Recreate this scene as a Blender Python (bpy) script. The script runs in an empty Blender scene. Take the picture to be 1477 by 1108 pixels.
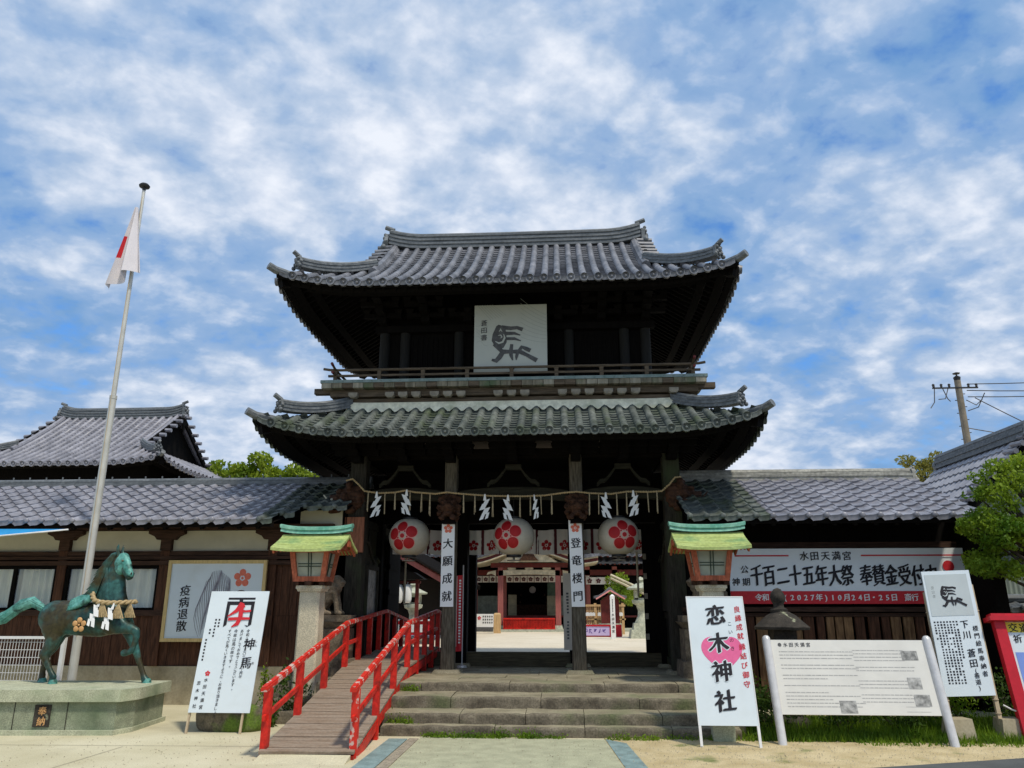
import bpy, bmesh, math, random
from math import sin, cos, pi, radians, sqrt, atan2, hypot
from mathutils import Vector, Matrix, noise as mnoise

# ------------------------------------------------------------------ camera, sky, sun
SC = bpy.context.scene
COL = SC.collection
cam_d = bpy.data.cameras.new('camera')
cam_d.sensor_width = 36.0
cam_d.lens = 27.03
cam_d.clip_end = 2000
cam = bpy.data.objects.new('camera', cam_d)
COL.objects.link(cam)
cam.location = (0.88, 0.0, 1.70)
cam.rotation_euler = (radians(90 + 16.0), 0, radians(3.6))
SC.camera = cam
SC.view_settings.view_transform = 'Standard'
SC.view_settings.look = 'None'
SC.view_settings.exposure = 0.50
SC.view_settings.gamma = 1
SC.cycles.max_bounces = 6
SC.cycles.diffuse_bounces = 3
SC.cycles.transparent_max_bounces = 8

TO_SUN = Vector((0.34, -0.36, 0.87)).normalized()
sun_d = bpy.data.lights.new('sun', 'SUN')
sun_d.energy = 2.15
sun_d.angle = radians(5)
sun_d.color = (1.0, 0.93, 0.80)
sun = bpy.data.objects.new('sun', sun_d)
COL.objects.link(sun)
sun.rotation_euler = (-TO_SUN).to_track_quat('-Z', 'Y').to_euler()

W = bpy.data.worlds.new('World')
SC.world = W
W.use_nodes = True
wn, wl = W.node_tree.nodes, W.node_tree.links
wn.clear()


def N(tree, kind, **kw):
    n = tree.nodes.new(kind)
    for k, v in kw.items():
        setattr(n, k, v)
    return n


def build_world():
    T = W.node_tree
    out = N(T, 'ShaderNodeOutputWorld')
    bg = N(T, 'ShaderNodeBackground')
    bg.inputs[1].default_value = 0.1
    sky = N(T, 'ShaderNodeTexSky', sky_type='NISHITA')
    sky.sun_disc = False
    sky.sun_elevation = math.asin(TO_SUN.z)
    sky.sun_rotation = atan2(TO_SUN.x, TO_SUN.y)
    sky.air_density = 1.0
    sky.dust_density = 0.4
    sky.ozone_density = 2.5
    tc = N(T, 'ShaderNodeTexCoord')
    sep = N(T, 'ShaderNodeSeparateXYZ')
    wl.new(tc.outputs['Generated'], sep.inputs[0])

    def math_(op, a, b=None, clamp=False):
        m = N(T, 'ShaderNodeMath', operation=op)
        m.use_clamp = clamp
        for i, v in enumerate((a, b)):
            if v is None:
                continue
            if isinstance(v, (int, float)):
                m.inputs[i].default_value = v
            else:
                wl.new(v, m.inputs[i])
        return m.outputs[0]
    zc = math_('ADD', math_('MAXIMUM', sep.outputs[2], 0.0), 0.34)
    px = math_('DIVIDE', sep.outputs[0], zc)
    py = math_('DIVIDE', sep.outputs[1], zc)
    cmb = N(T, 'ShaderNodeCombineXYZ')
    wl.new(px, cmb.inputs[0])
    wl.new(py, cmb.inputs[1])
    mp = N(T, 'ShaderNodeMapping')
    mp.inputs['Rotation'].default_value = (0, 0, radians(-35))
    mp.inputs['Scale'].default_value = (1.0, 1.12, 1)
    mp.inputs['Location'].default_value = (4.3, 1.7, 0)
    wl.new(cmb.outputs[0], mp.inputs[0])

    def noise(scale, det, rough, dist, loc=None):
        n = N(T, 'ShaderNodeTexNoise')
        n.inputs['Scale'].default_value = scale
        n.inputs['Detail'].default_value = det
        n.inputs['Roughness'].default_value = rough
        n.inputs['Distortion'].default_value = dist
        src = mp.outputs[0]
        if loc:
            m2 = N(T, 'ShaderNodeMapping')
            m2.inputs['Location'].default_value = loc
            wl.new(src, m2.inputs[0])
            src = m2.outputs[0]
        wl.new(src, n.inputs['Vector'])
        return n.outputs['Fac']

    def ramp(f, stops):
        r = N(T, 'ShaderNodeValToRGB')
        el = r.color_ramp.elements
        el[0].position, el[0].color = stops[0][0], (*stops[0][1], 1)
        el[1].position, el[1].color = stops[-1][0], (*stops[-1][1], 1)
        for p, c in stops[1:-1]:
            e = el.new(p)
            e.color = (*c, 1)
        wl.new(f, r.inputs[0])
        return r.outputs[0]
    big = noise(2.0, 2, 0.5, 0.0)
    mid = noise(8.5, 5, 0.52, 0.2, (3.1, 8.2, 0))
    fine = noise(20.0, 4, 0.55, 0.0, (11.0, 2.2, 0))
    puff = math_('ADD', math_('MULTIPLY', big, 0.30), math_('ADD', math_('MULTIPLY', mid, 0.44), math_('MULTIPLY', fine, 0.26)))
    veil = ramp(math_('ADD', math_('MULTIPLY', big, 0.55), math_('MULTIPLY', mid, 0.45)), [(0.36, (1.35, 2.6, 4.6)), (0.46, (2.15, 3.25, 5.05)), (0.54, (3.0, 3.9, 5.3)), (0.64, (3.8, 4.5, 5.7))])
    white = ramp(puff, [(0.475, (0, 0, 0)), (0.53, (0.22,) * 3), (0.58, (0.55,) * 3), (0.64, (0.95,) * 3)])
    mw = N(T, 'ShaderNodeMixRGB')
    mw.inputs[2].default_value = (6.2, 6.5, 7.1, 1)
    wl.new(white, mw.inputs[0])
    wl.new(veil, mw.inputs[1])
    shade = mw.outputs[0]
    cover = ramp(puff, [(0.35, (0.12,) * 3), (0.40, (0.65,) * 3), (0.44, (0.95,) * 3), (0.48, (1,) * 3)])
    mix = N(T, 'ShaderNodeMixRGB')
    wl.new(cover, mix.inputs[0])
    tint = N(T, 'ShaderNodeMixRGB', blend_type='MULTIPLY')
    tint.inputs[0].default_value = 1
    tint.inputs[2].default_value = (0.55, 0.95, 1.35, 1)
    wl.new(sky.outputs[0], tint.inputs[1])
    wl.new(tint.outputs[0], mix.inputs[1])
    wl.new(shade, mix.inputs[2])
    wl.new(mix.outputs[0], bg.inputs[0])
    wl.new(bg.outputs[0], out.inputs[0])


build_world()

# ------------------------------------------------------------------ materials
MATS = {}


def mat(name, col, rough=0.7, var=0.25, scale=5.0, stretch=(1, 1, 1), bump=0.0, col2=None, metal=0.0,
        detail=6, fine=None, spec=0.4, lo=0.35, hi=0.65, third=None, trans=0.0):
    """procedural principled material: two tones of noise, optional third tone in patches, bump"""
    m = bpy.data.materials.new(name)
    m.use_nodes = True
    T = m.node_tree
    T.nodes.clear()
    out = N(T, 'ShaderNodeOutputMaterial')
    b = N(T, 'ShaderNodeBsdfPrincipled')
    b.inputs['Roughness'].default_value = rough
    b.inputs['Metallic'].default_value = metal
    b.inputs['Specular IOR Level'].default_value = spec
    T.links.new(b.outputs[0], out.inputs[0])
    tc = N(T, 'ShaderNodeTexCoord')
    mp = N(T, 'ShaderNodeMapping')
    mp.inputs['Scale'].default_value = stretch
    T.links.new(tc.outputs['Object'], mp.inputs[0])
    n = N(T, 'ShaderNodeTexNoise')
    n.inputs['Scale'].default_value = scale
    n.inputs['Detail'].default_value = detail
    n.inputs['Roughness'].default_value = 0.6
    T.links.new(mp.outputs[0], n.inputs['Vector'])
    r = N(T, 'ShaderNodeValToRGB')
    c2 = col2 if col2 else tuple(min(1, c * (1 + var)) for c in col)
    c1 = col if col2 else tuple(c * (1 - var) for c in col)
    r.color_ramp.elements[0].position = lo
    r.color_ramp.elements[0].color = (*c1, 1)
    r.color_ramp.elements[1].position = hi
    r.color_ramp.elements[1].color = (*c2, 1)
    T.links.new(n.outputs['Fac'], r.inputs[0])
    cur = r.outputs[0]
    if third:
        tcol, tscale, tlo, thi = third
        n3 = N(T, 'ShaderNodeTexNoise')
        n3.inputs['Scale'].default_value = tscale
        n3.inputs['Detail'].default_value = 5
        T.links.new(tc.outputs['Object'], n3.inputs['Vector'])
        r3 = N(T, 'ShaderNodeValToRGB')
        r3.color_ramp.elements[0].position = tlo
        r3.color_ramp.elements[1].position = thi
        T.links.new(n3.outputs['Fac'], r3.inputs[0])
        mx = N(T, 'ShaderNodeMixRGB')
        mx.inputs[2].default_value = (*tcol, 1)
        T.links.new(r3.outputs[0], mx.inputs[0])
        T.links.new(cur, mx.inputs[1])
        cur = mx.outputs[0]
    if fine:
        fs, famt = fine
        nf = N(T, 'ShaderNodeTexNoise')
        nf.inputs['Scale'].default_value = fs
        nf.inputs['Detail'].default_value = 3
        T.links.new(tc.outputs['Object'], nf.inputs['Vector'])
        mr = N(T, 'ShaderNodeMapRange')
        mr.inputs[1].default_value = 0.3
        mr.inputs[2].default_value = 0.7
        mr.inputs[3].default_value = 1 - famt
        mr.inputs[4].default_value = 1 + famt
        T.links.new(nf.outputs['Fac'], mr.inputs[0])
        mx = N(T, 'ShaderNodeMixRGB', blend_type='MULTIPLY')
        mx.inputs[0].default_value = 1
        T.links.new(cur, mx.inputs[1])
        T.links.new(mr.outputs[0], mx.inputs[2])
        cur = mx.outputs[0]
    T.links.new(cur, b.inputs['Base Color'])
    if trans:
        b.inputs['Subsurface Weight'].default_value = 0
    if bump:
        bp = N(T, 'ShaderNodeBump')
        bp.inputs['Strength'].default_value = bump
        bp.inputs['Distance'].default_value = 0.02
        T.links.new(n.outputs['Fac'], bp.inputs['Height'])
        T.links.new(bp.outputs[0], b.inputs['Normal'])
    MATS[name] = m
    return m


def leaf_mat(name, c1, c2, scale=3.0):
    m = mat(name, c1, rough=0.55, col2=c2, scale=scale, spec=0.25)
    T = m.node_tree
    b = [n for n in T.nodes if n.type == 'BSDF_PRINCIPLED'][0]
    out = [n for n in T.nodes if n.type == 'OUTPUT_MATERIAL'][0]
    src = b.inputs['Base Color'].links[0].from_socket
    tr = N(T, 'ShaderNodeBsdfTranslucent')
    T.links.new(src, tr.inputs[0])
    mx = N(T, 'ShaderNodeMixShader')
    mx.inputs[0].default_value = 0.4
    T.links.new(b.outputs[0], mx.inputs[1])
    T.links.new(tr.outputs[0], mx.inputs[2])
    T.links.new(mx.outputs[0], out.inputs[0])
    return m


WOODV = (9, 9, 1.0)     # streaks along Z
WOODX = (0.8, 9, 9)     # streaks along X
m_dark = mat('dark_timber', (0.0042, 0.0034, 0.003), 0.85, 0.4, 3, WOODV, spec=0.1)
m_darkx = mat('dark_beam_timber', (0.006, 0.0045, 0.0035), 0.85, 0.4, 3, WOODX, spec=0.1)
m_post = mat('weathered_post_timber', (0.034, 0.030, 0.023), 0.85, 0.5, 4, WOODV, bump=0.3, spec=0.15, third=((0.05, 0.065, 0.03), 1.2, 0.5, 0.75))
m_mossw = mat('mossy_beam_timber', (0.026, 0.024, 0.015), 0.85, 0.4, 4, WOODX, bump=0.2, spec=0.15)
m_brown = mat('brown_timber', (0.080, 0.034, 0.018), 0.75, 0.45, 4, WOODV, bump=0.2, spec=0.2)
m_brownx = mat('brown_beam_timber', (0.055, 0.028, 0.018), 0.75, 0.45, 4, WOODX, bump=0.2, spec=0.2)
m_redwood = mat('reddish_timber', (0.26, 0.10, 0.055), 0.7, 0.35, 4, WOODV, bump=0.2, spec=0.2)
m_slat = mat('tan_slat_timber', (0.12, 0.060, 0.028), 0.75, 0.5, 5, (5, 5, 0.8), col2=(0.30, 0.17, 0.08), bump=0.2, spec=0.2)
m_carve = mat('carved_timber', (0.060, 0.028, 0.016), 0.8, 0.5, 14, bump=0.6, spec=0.2)
m_balc = mat('weathered_balcony_timber', (0.105, 0.080, 0.055), 0.85, 0.4, 5, WOODX, bump=0.2, spec=0.2)
m_white_end = mat('whitewashed_timber', (0.25, 0.22, 0.17), 0.8, 0.25, 9)
m_tile = mat('grey_roof_tile', (0.085, 0.088, 0.098), 0.42, 0.3, 2.2, col2=(0.205, 0.207, 0.225), fine=(14, 0.28), spec=0.5, detail=4)
m_tile2 = mat('mossy_roof_tile', (0.050, 0.062, 0.056), 0.6, 0.3, 2.2, col2=(0.145, 0.16, 0.145), fine=(14, 0.35), spec=0.4, third=((0.065, 0.085, 0.045), 1.6, 0.48, 0.72))
m_tile3 = mat('silver_roof_tile', (0.17, 0.168, 0.19), 0.38, 0.3, 1.8, col2=(0.29, 0.285, 0.315), fine=(9, 0.20), spec=0.5)
m_ridge = mat('ridge_tile', (0.085, 0.095, 0.10), 0.5, 0.3, 3, (0.6, 3, 6), col2=(0.17, 0.18, 0.185), fine=(16, 0.25))
m_ridge_pale = mat('pale_ridge_tile', (0.30, 0.29, 0.25), 0.65, 0.3, 4, (0.6, 3, 6), fine=(16, 0.3))
m_lime = mat('lime_mortar', (0.72, 0.69, 0.52), 0.85, 0.2, 8, third=((0.42, 0.43, 0.28), 2.5, 0.56, 0.75))
m_plaster = mat('cream_plaster', (0.60, 0.56, 0.42), 0.9, 0.08, 2)
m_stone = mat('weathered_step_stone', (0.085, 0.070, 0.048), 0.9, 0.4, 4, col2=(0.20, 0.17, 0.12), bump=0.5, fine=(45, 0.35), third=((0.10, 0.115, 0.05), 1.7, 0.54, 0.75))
m_stone_tread = mat('pale_tread_stone', (0.19, 0.165, 0.105), 0.9, 0.3, 3, col2=(0.35, 0.31, 0.21), bump=0.3, fine=(60, 0.25), third=((0.15, 0.16, 0.08), 1.5, 0.55, 0.75))  # paler tone than the risers, set on step tops, landing and column bases
m_granite = mat('green_grey_granite', (0.26, 0.28, 0.19), 0.85, 0.3, 70, fine=(8, 0.15), third=((0.12, 0.16, 0.09), 1.6, 0.48, 0.75), detail=3)
m_granite_top = mat('pale_granite', (0.42, 0.43, 0.30), 0.85, 0.25, 60, fine=(6, 0.15), third=((0.25, 0.30, 0.18), 1.4, 0.5, 0.75), detail=3)
m_pillar = mat('speckled_granite', (0.56, 0.50, 0.36), 0.85, 0.3, 80, fine=(6, 0.12), detail=3)
m_toro = mat('mossy_dark_stone', (0.035, 0.029, 0.022), 0.9, 0.5, 6, bump=0.6, fine=(40, 0.3), third=((0.30, 0.31, 0.2), 3.4, 0.63, 0.68))
m_toro_pale = mat('pale_lantern_stone', (0.42, 0.43, 0.33), 0.9, 0.25, 9, bump=0.2, fine=(40, 0.2))
m_komainu = mat('brown_sandstone', (0.16, 0.125, 0.085), 0.9, 0.4, 8, bump=0.6, fine=(50, 0.3))
m_conc = mat('weathered_concrete', (0.30, 0.25, 0.15), 0.9, 0.25, 2, (1, 1, 0.4), col2=(0.44, 0.38, 0.26), fine=(30, 0.12), third=((0.13, 0.11, 0.07), 1.3, 0.55, 0.8))
m_ground = mat('beige_pavement', (0.50, 0.45, 0.29), 0.9, 0.12, 0.9, col2=(0.61, 0.56, 0.39), fine=(70, 0.16), bump=0.12, third=((0.40, 0.36, 0.25), 0.8, 0.56, 0.75))
m_path = mat('washed_pebble_concrete', (0.30, 0.31, 0.20), 0.9, 0.2, 60, col2=(0.47, 0.46, 0.31), fine=(5, 0.14), detail=4)
m_kerb = mat('kerb_stone', (0.30, 0.26, 0.19), 0.9, 0.25, 12, fine=(50, 0.2))
m_drain = mat('blue_green_drain_cover', (0.20, 0.28, 0.27), 0.8, 0.2, 6, fine=(40, 0.15))
m_sand = mat('sandy_soil', (0.42, 0.33, 0.17), 0.95, 0.2, 2.5, col2=(0.56, 0.46, 0.27), fine=(70, 0.25), bump=0.2, third=((0.13, 0.16, 0.04), 2.2, 0.60, 0.74))
m_asphalt = mat('asphalt', (0.055, 0.06, 0.06), 0.9, 0.3, 80, col2=(0.10, 0.105, 0.10), fine=(3, 0.15))
m_soil = mat('grassy_soil', (0.035, 0.04, 0.015), 0.95, 0.4, 5, col2=(0.08, 0.10, 0.02))
m_court = mat('courtyard_paving', (0.62, 0.54, 0.40), 0.9, 0.1, 0.8, col2=(0.70, 0.62, 0.48), fine=(12, 0.06))
m_red = mat('vermilion_paint', (0.56, 0.020, 0.011), 0.5, 0.25, 4, fine=(25, 0.2), spec=0.3, third=((0.16, 0.02, 0.012), 6.0, 0.60, 0.72), bump=0.15)
m_redpeel = mat('peeling_vermilion_paint', (0.62, 0.030, 0.016), 0.55, 0.12, 5, spec=0.3, third=((0.60, 0.42, 0.36), 9.0, 0.56, 0.60))
m_deepred = mat('deep_red_paint', (0.13, 0.018, 0.014), 0.6, 0.3, 5)
m_orange = mat('orange_lantern_paint', (0.42, 0.115, 0.055), 0.65, 0.3, 6, WOODV, spec=0.25, fine=(30, 0.15))
m_plank = mat('grey_deck_plank', (0.20, 0.14, 0.09), 0.85, 0.3, 4, (0.7, 12, 8), col2=(0.32, 0.26, 0.20), fine=(30, 0.15))
m_copper = mat('verdigris_copper', (0.10, 0.33, 0.24), 0.6, 0.2, 5, col2=(0.24, 0.47, 0.36), fine=(20, 0.15))
m_copperroof = mat('lime_green_copper', (0.30, 0.36, 0.10), 0.65, 0.2, 3, (0.6, 6, 6), col2=(0.46, 0.54, 0.20), fine=(18, 0.2), third=((0.16, 0.30, 0.12), 2.2, 0.58, 0.75))
m_bronze = mat('green_bronze', (0.010, 0.034, 0.030), 0.42, 0.4, 3.0, (1, 1, 0.5), col2=(0.045, 0.150, 0.135), fine=(22, 0.35), metal=0.2, third=((0.045, 0.038, 0.016), 3.2, 0.46, 0.60), bump=0.25)
m_bronze2 = mat('pale_verdigris', (0.05, 0.22, 0.18), 0.55, 0.3, 6, col2=(0.15, 0.38, 0.33), fine=(30, 0.3), metal=0.1, third=((0.018, 0.060, 0.048), 9.0, 0.52, 0.68))
m_hoof = mat('brown_bronze', (0.07, 0.05, 0.04), 0.5, 0.3, 5)
m_straw = mat('rice_straw', (0.42, 0.31, 0.16), 0.85, 0.25, 30)
m_strawd = mat('old_rice_straw', (0.36, 0.29, 0.18), 0.85, 0.3, 30)
m_salmon = mat('golden_emblem', (0.60, 0.33, 0.13), 0.5, 0.15, 6)
m_paper = mat('white_paper', (0.82, 0.82, 0.80), 0.8, 0.03, 3)
m_lamp = mat('cream_lantern_paper', (0.50, 0.45, 0.35), 0.7, 0.10, 3, col2=(0.58, 0.53, 0.43), fine=(20, 0.05))
m_sign = mat('white_sign_panel', (0.68, 0.75, 0.78), 0.45, 0.03, 2, third=((0.58, 0.62, 0.60), 1.7, 0.52, 0.85))
m_signw = mat('white_banner_cloth', (0.86, 0.87, 0.86), 0.7, 0.03, 2)
m_ivory = mat('faded_info_panel', (0.68, 0.66, 0.60), 0.45, 0.06, 2)
m_ink = mat('black_ink', (0.012, 0.010, 0.014), 0.6, 0.2, 20)
m_grey_ink = mat('grey_ink', (0.085, 0.085, 0.085), 0.7, 0.3, 12)
m_pale_ink = mat('faded_print', (0.40, 0.39, 0.37), 0.7, 0.2, 30)
m_redink = mat('red_ink', (0.60, 0.02, 0.03), 0.6, 0.1, 20)
m_emblem = mat('crimson_emblem', (0.42, 0.008, 0.012), 0.6, 0.1, 20)
m_pinkline = mat('pink_outline', (0.75, 0.30, 0.28), 0.6, 0.1, 20)
m_coral = mat('coral_emblem', (0.72, 0.17, 0.10), 0.6, 0.1, 20)
m_pink = mat('pink_heart', (0.75, 0.13, 0.30), 0.6, 0.06, 20)
m_yellowf = mat('pale_yellow_frame', (0.62, 0.45, 0.19), 0.6, 0.15, 5, WOODV)
m_yellow = mat('yellow_poster', (0.85, 0.68, 0.06), 0.6, 0.05, 3)
m_bluep = mat('blue_poster', (0.19, 0.30, 0.68), 0.6, 0.05, 3)
m_crim = mat('crimson_paint', (0.50, 0.008, 0.020), 0.45, 0.08, 4, fine=(20, 0.06))
m_metal = mat('brushed_steel', (0.60, 0.59, 0.58), 0.3, 0.08, 10, metal=0.15)
m_polep = mat('pale_pole_paint', (0.56, 0.55, 0.50), 0.4, 0.1, 4, metal=0.2)
m_black = mat('black_metal', (0.015, 0.015, 0.016), 0.5, 0.2, 10)
m_fence = mat('white_fence_paint', (0.75, 0.74, 0.72), 0.5, 0.05, 10)
m_stick = mat('pale_stake_timber', (0.48, 0.38, 0.25), 0.8, 0.2, 6, WOODV)
m_curtain = mat('white_curtain_cloth', (0.62, 0.65, 0.55), 0.8, 0.08, 3, (6, 6, 0.6))
m_noren = mat('shrine_curtain_cloth', (0.78, 0.74, 0.68), 0.85, 0.08, 3)
m_maroon = mat('maroon_cloth', (0.10, 0.012, 0.018), 0.8, 0.2, 3)
m_glass = mat('dark_window_glass', (0.02, 0.025, 0.03), 0.08, 0.2, 2, spec=0.8)
m_frost = mat('frosted_lantern_pane', (0.34, 0.36, 0.27), 0.5, 0.15, 3)
m_awn = mat('blue_tarpaulin', (0.02, 0.26, 0.55), 0.5, 0.1, 3)
m_flag = mat('white_flag_cloth', (0.70, 0.66, 0.68), 0.8, 0.06, 3)
m_cream = mat('cream_carved_timber', (0.55, 0.48, 0.33), 0.75, 0.25, 6)
m_pinkred = mat('rose_pillar_paint', (0.33, 0.10, 0.085), 0.65, 0.2, 4, WOODV)
m_greenp = mat('green_lattice_paint', (0.05, 0.085, 0.06), 0.7, 0.25, 6)
m_lilac = mat('lilac_banner_cloth', (0.55, 0.45, 0.72), 0.7, 0.05, 3)
m_violet = mat('violet_ink', (0.12, 0.07, 0.30), 0.7, 0.05, 3)
m_pale_wood = mat('pale_new_timber', (0.55, 0.36, 0.17), 0.7, 0.2, 4, WOODV)
m_block = mat('tan_block_wall', (0.20, 0.155, 0.10), 0.9, 0.25, 4, fine=(50, 0.2))
m_siding = mat('grey_green_siding', (0.22, 0.25, 0.20), 0.7, 0.12, 2)
m_bark = mat('tree_bark', (0.06, 0.045, 0.03), 0.9, 0.4, 8, bump=0.5)
m_cpole = mat('grey_pole_concrete', (0.20, 0.17, 0.13), 0.9, 0.2, 4)
m_leaf = leaf_mat('maple_leaf', (0.075, 0.165, 0.008), (0.28, 0.38, 0.025), 1.6)
m_leaf2 = leaf_mat('broadleaf_foliage', (0.12, 0.21, 0.012), (0.33, 0.40, 0.03), 0.8)
m_leaf3 = leaf_mat('dark_shrub_leaf', (0.025, 0.06, 0.010), (0.085, 0.15, 0.02), 4.0)
m_leaf4 = leaf_mat('yellowing_leaf', (0.20, 0.20, 0.03), (0.34, 0.30, 0.08), 1.5)
m_grass = leaf_mat('grass_blade', (0.07, 0.15, 0.010), (0.22, 0.34, 0.02), 2.5)
m_frontpost = mat('front_post_timber', (0.060, 0.050, 0.036), 0.85, 0.5, 4, WOODV, col2=(0.155, 0.135, 0.10), bump=0.4, spec=0.15)
m_sill = mat('threshold_timber', (0.050, 0.042, 0.026), 0.85, 0.4, 4, WOODX, col2=(0.10, 0.085, 0.05), spec=0.15)
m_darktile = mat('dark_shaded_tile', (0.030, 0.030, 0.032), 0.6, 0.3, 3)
m_moss = mat('moss', (0.06, 0.11, 0.012), 0.95, 0.4, 12, col2=(0.15, 0.22, 0.03), bump=0.5)

# ------------------------------------------------------------------ mesh helpers
ORG = {}


class M:
    """collects faces (with material slots) and links them as ONE mesh object"""

    def __init__(self):
        self.v, self.f, self.mi = [], [], []

    def add(self, verts, faces, mi=0):
        o = len(self.v)
        self.v += [tuple(p) for p in verts]
        for fc in faces:
            self.f.append(tuple(i + o for i in fc))
            self.mi.append(mi)
        return self

    def box(self, x0, x1, y0, y1, z0, z1, mi=0):
        v = [(x, y, z) for z in (z0, z1) for y in (y0, y1) for x in (x0, x1)]
        return self.add(v, [(0, 2, 3, 1), (4, 5, 7, 6), (0, 1, 5, 4), (2, 6, 7, 3), (0, 4, 6, 2), (1, 3, 7, 5)], mi)

    def cbox(self, c, s, mi=0):
        return self.box(c[0] - s[0] / 2, c[0] + s[0] / 2, c[1] - s[1] / 2, c[1] + s[1] / 2, c[2] - s[2] / 2, c[2] + s[2] / 2, mi)

    def frustum(self, c0, s0, c1, s1, mi=0):
        v = []
        for c, s in ((c0, s0), (c1, s1)):
            v += [(c[0] - s[0] / 2, c[1] - s[1] / 2, c[2]), (c[0] + s[0] / 2, c[1] - s[1] / 2, c[2]),
                  (c[0] + s[0] / 2, c[1] + s[1] / 2, c[2]), (c[0] - s[0] / 2, c[1] + s[1] / 2, c[2])]
        return self.add(v, [(3, 2, 1, 0), (4, 5, 6, 7), (0, 1, 5, 4), (1, 2, 6, 5), (2, 3, 7, 6), (3, 0, 4, 7)], mi)

    def bar(self, p, q, w, h, up=(0, 0, 1), mi=0):
        p, q, up = Vector(p), Vector(q), Vector(up)
        d = (q - p).normalized()
        s = d.cross(up).normalized() * (w / 2)
        n = s.cross(d).normalized() * (h / 2)
        v = [p - s - n, p + s - n, p + s + n, p - s + n, q - s - n, q + s - n, q + s + n, q - s + n]
        return self.add(v, [(0, 1, 2, 3), (7, 6, 5, 4), (4, 5, 1, 0), (5, 6, 2, 1), (6, 7, 3, 2), (7, 4, 0, 3)], mi)

    def tube(self, pts, r, n=8, mi=0, caps=True):
        pts = [Vector(p) for p in pts]
        k = len(pts)
        rr = r if isinstance(r, (list, tuple)) else [r] * k
        o = len(self.v)
        prev = None
        for i, p in enumerate(pts):
            d = (pts[min(i + 1, k - 1)] - pts[max(i - 1, 0)]).normalized()
            if prev is None:
                a = d.orthogonal().normalized()
            else:
                a = prev - d * prev.dot(d)
                a = a.normalized() if a.length > 1e-6 else d.orthogonal().normalized()
            prev = a
            b = d.cross(a)
            for j in range(n):
                t = 2 * pi * j / n
                self.v.append(tuple(p + (a * cos(t) + b * sin(t)) * rr[i]))
        for i in range(k - 1):
            for j in range(n):
                self.f.append((o + i * n + j, o + i * n + (j + 1) % n, o + (i + 1) * n + (j + 1) % n, o + (i + 1) * n + j))
                self.mi.append(mi)
        if caps:
            self.f.append(tuple(o + j for j in reversed(range(n))))
            self.f.append(tuple(o + (k - 1) * n + j for j in range(n)))
            self.mi += [mi, mi]
        return self

    def lathe(self, c, prof, n=16, mi=0):
        o = len(self.v)
        for r, z in prof:
            for j in range(n):
                t = 2 * pi * j / n
                self.v.append((c[0] + r * cos(t), c[1] + r * sin(t), c[2] + z))
        for i in range(len(prof) - 1):
            for j in range(n):
                self.f.append((o + i * n + j, o + i * n + (j + 1) % n, o + (i + 1) * n + (j + 1) % n, o + (i + 1) * n + j))
                self.mi.append(mi)
        self.f.append(tuple(o + j for j in reversed(range(n))))
        self.f.append(tuple(o + (len(prof) - 1) * n + j for j in range(n)))
        self.mi += [mi, mi]
        return self

    def prism(self, poly, off, mi=0):
        """polygon (3-D points) pushed along off"""
        n = len(poly)
        off = Vector(off)
        v = [Vector(p) for p in poly] + [Vector(p) + off for p in poly]
        fs = [tuple(range(n))[::-1], tuple(range(n, 2 * n))]
        fs += [(i, (i + 1) % n, n + (i + 1) % n, n + i) for i in range(n)]
        return self.add(v, fs, mi)

    def grid(self, rows, mi=0, flip=False):
        a, b = len(rows), len(rows[0])
        v = [p for r in rows for p in r]
        fs = []
        for i in range(a - 1):
            for j in range(b - 1):
                q = (i * b + j, i * b + j + 1, (i + 1) * b + j + 1, (i + 1) * b + j)
                fs.append(q[::-1] if flip else q)
        return self.add(v, fs, mi)

    def sphere(self, c, r, nu=12, nv=8, mi=0, rot=None):
        r = r if isinstance(r, (tuple, list)) else (r, r, r)
        c = Vector(c)
        v = []
        for i in range(1, nv):
            th = pi * i / nv
            for j in range(nu):
                p = Vector((r[0] * sin(th) * cos(2 * pi * j / nu), r[1] * sin(th) * sin(2 * pi * j / nu), r[2] * cos(th)))
                if rot:
                    p = rot @ p
                v.append(c + p)
        top, bot = Vector((0, 0, r[2])), Vector((0, 0, -r[2]))
        if rot:
            top, bot = rot @ top, rot @ bot
        v += [c + top, c + bot]
        T_, B_ = len(v) - 2, len(v) - 1
        fs = []
        for i in range(nv - 2):
            for j in range(nu):
                fs.append((i * nu + j, (i + 1) * nu + j, (i + 1) * nu + (j + 1) % nu, i * nu + (j + 1) % nu))
        for j in range(nu):
            fs.append((T_, j, (j + 1) % nu))
            fs.append((B_, (nv - 2) * nu + (j + 1) % nu, (nv - 2) * nu + j))
        return self.add(v, fs, mi)

    def disc(self, c, u, w, r, n=20, mi=0):
        c, u, w = Vector(c), Vector(u), Vector(w)
        v = [c + (u * cos(2 * pi * j / n) + w * sin(2 * pi * j / n)) * r for j in range(n)]
        return self.add(v, [tuple(range(n))], mi)

    def xform(self, fn):
        self.v = [tuple(fn(p)) for p in self.v]
        return self

    def build(self, name, mats, parent=None, smooth=0, org=None):
        """smooth: auto-smooth angle in degrees (0 = flat). Vertices are world coordinates unless org is given"""
        if not isinstance(mats, (list, tuple)):
            mats = [mats]
        me = bpy.data.meshes.new(name)
        if org is None:
            if parent is not None:
                org = ORG[parent.name]
            else:
                xs, ys, zs = zip(*self.v)
                org = ((min(xs) + max(xs)) / 2, (min(ys) + max(ys)) / 2, min(zs))
        ox, oy, oz = org
        me.from_pydata([(x - ox, y - oy, z - oz) for x, y, z in self.v], [], self.f)
        for m in mats:
            me.materials.append(m)
        me.polygons.foreach_set('material_index', self.mi)
        if smooth:
            me.polygons.foreach_set('use_smooth', [True] * len(me.polygons))
            me.set_sharp_from_angle(angle=radians(smooth))
        me.update()
        o = bpy.data.objects.new(name, me)
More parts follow.
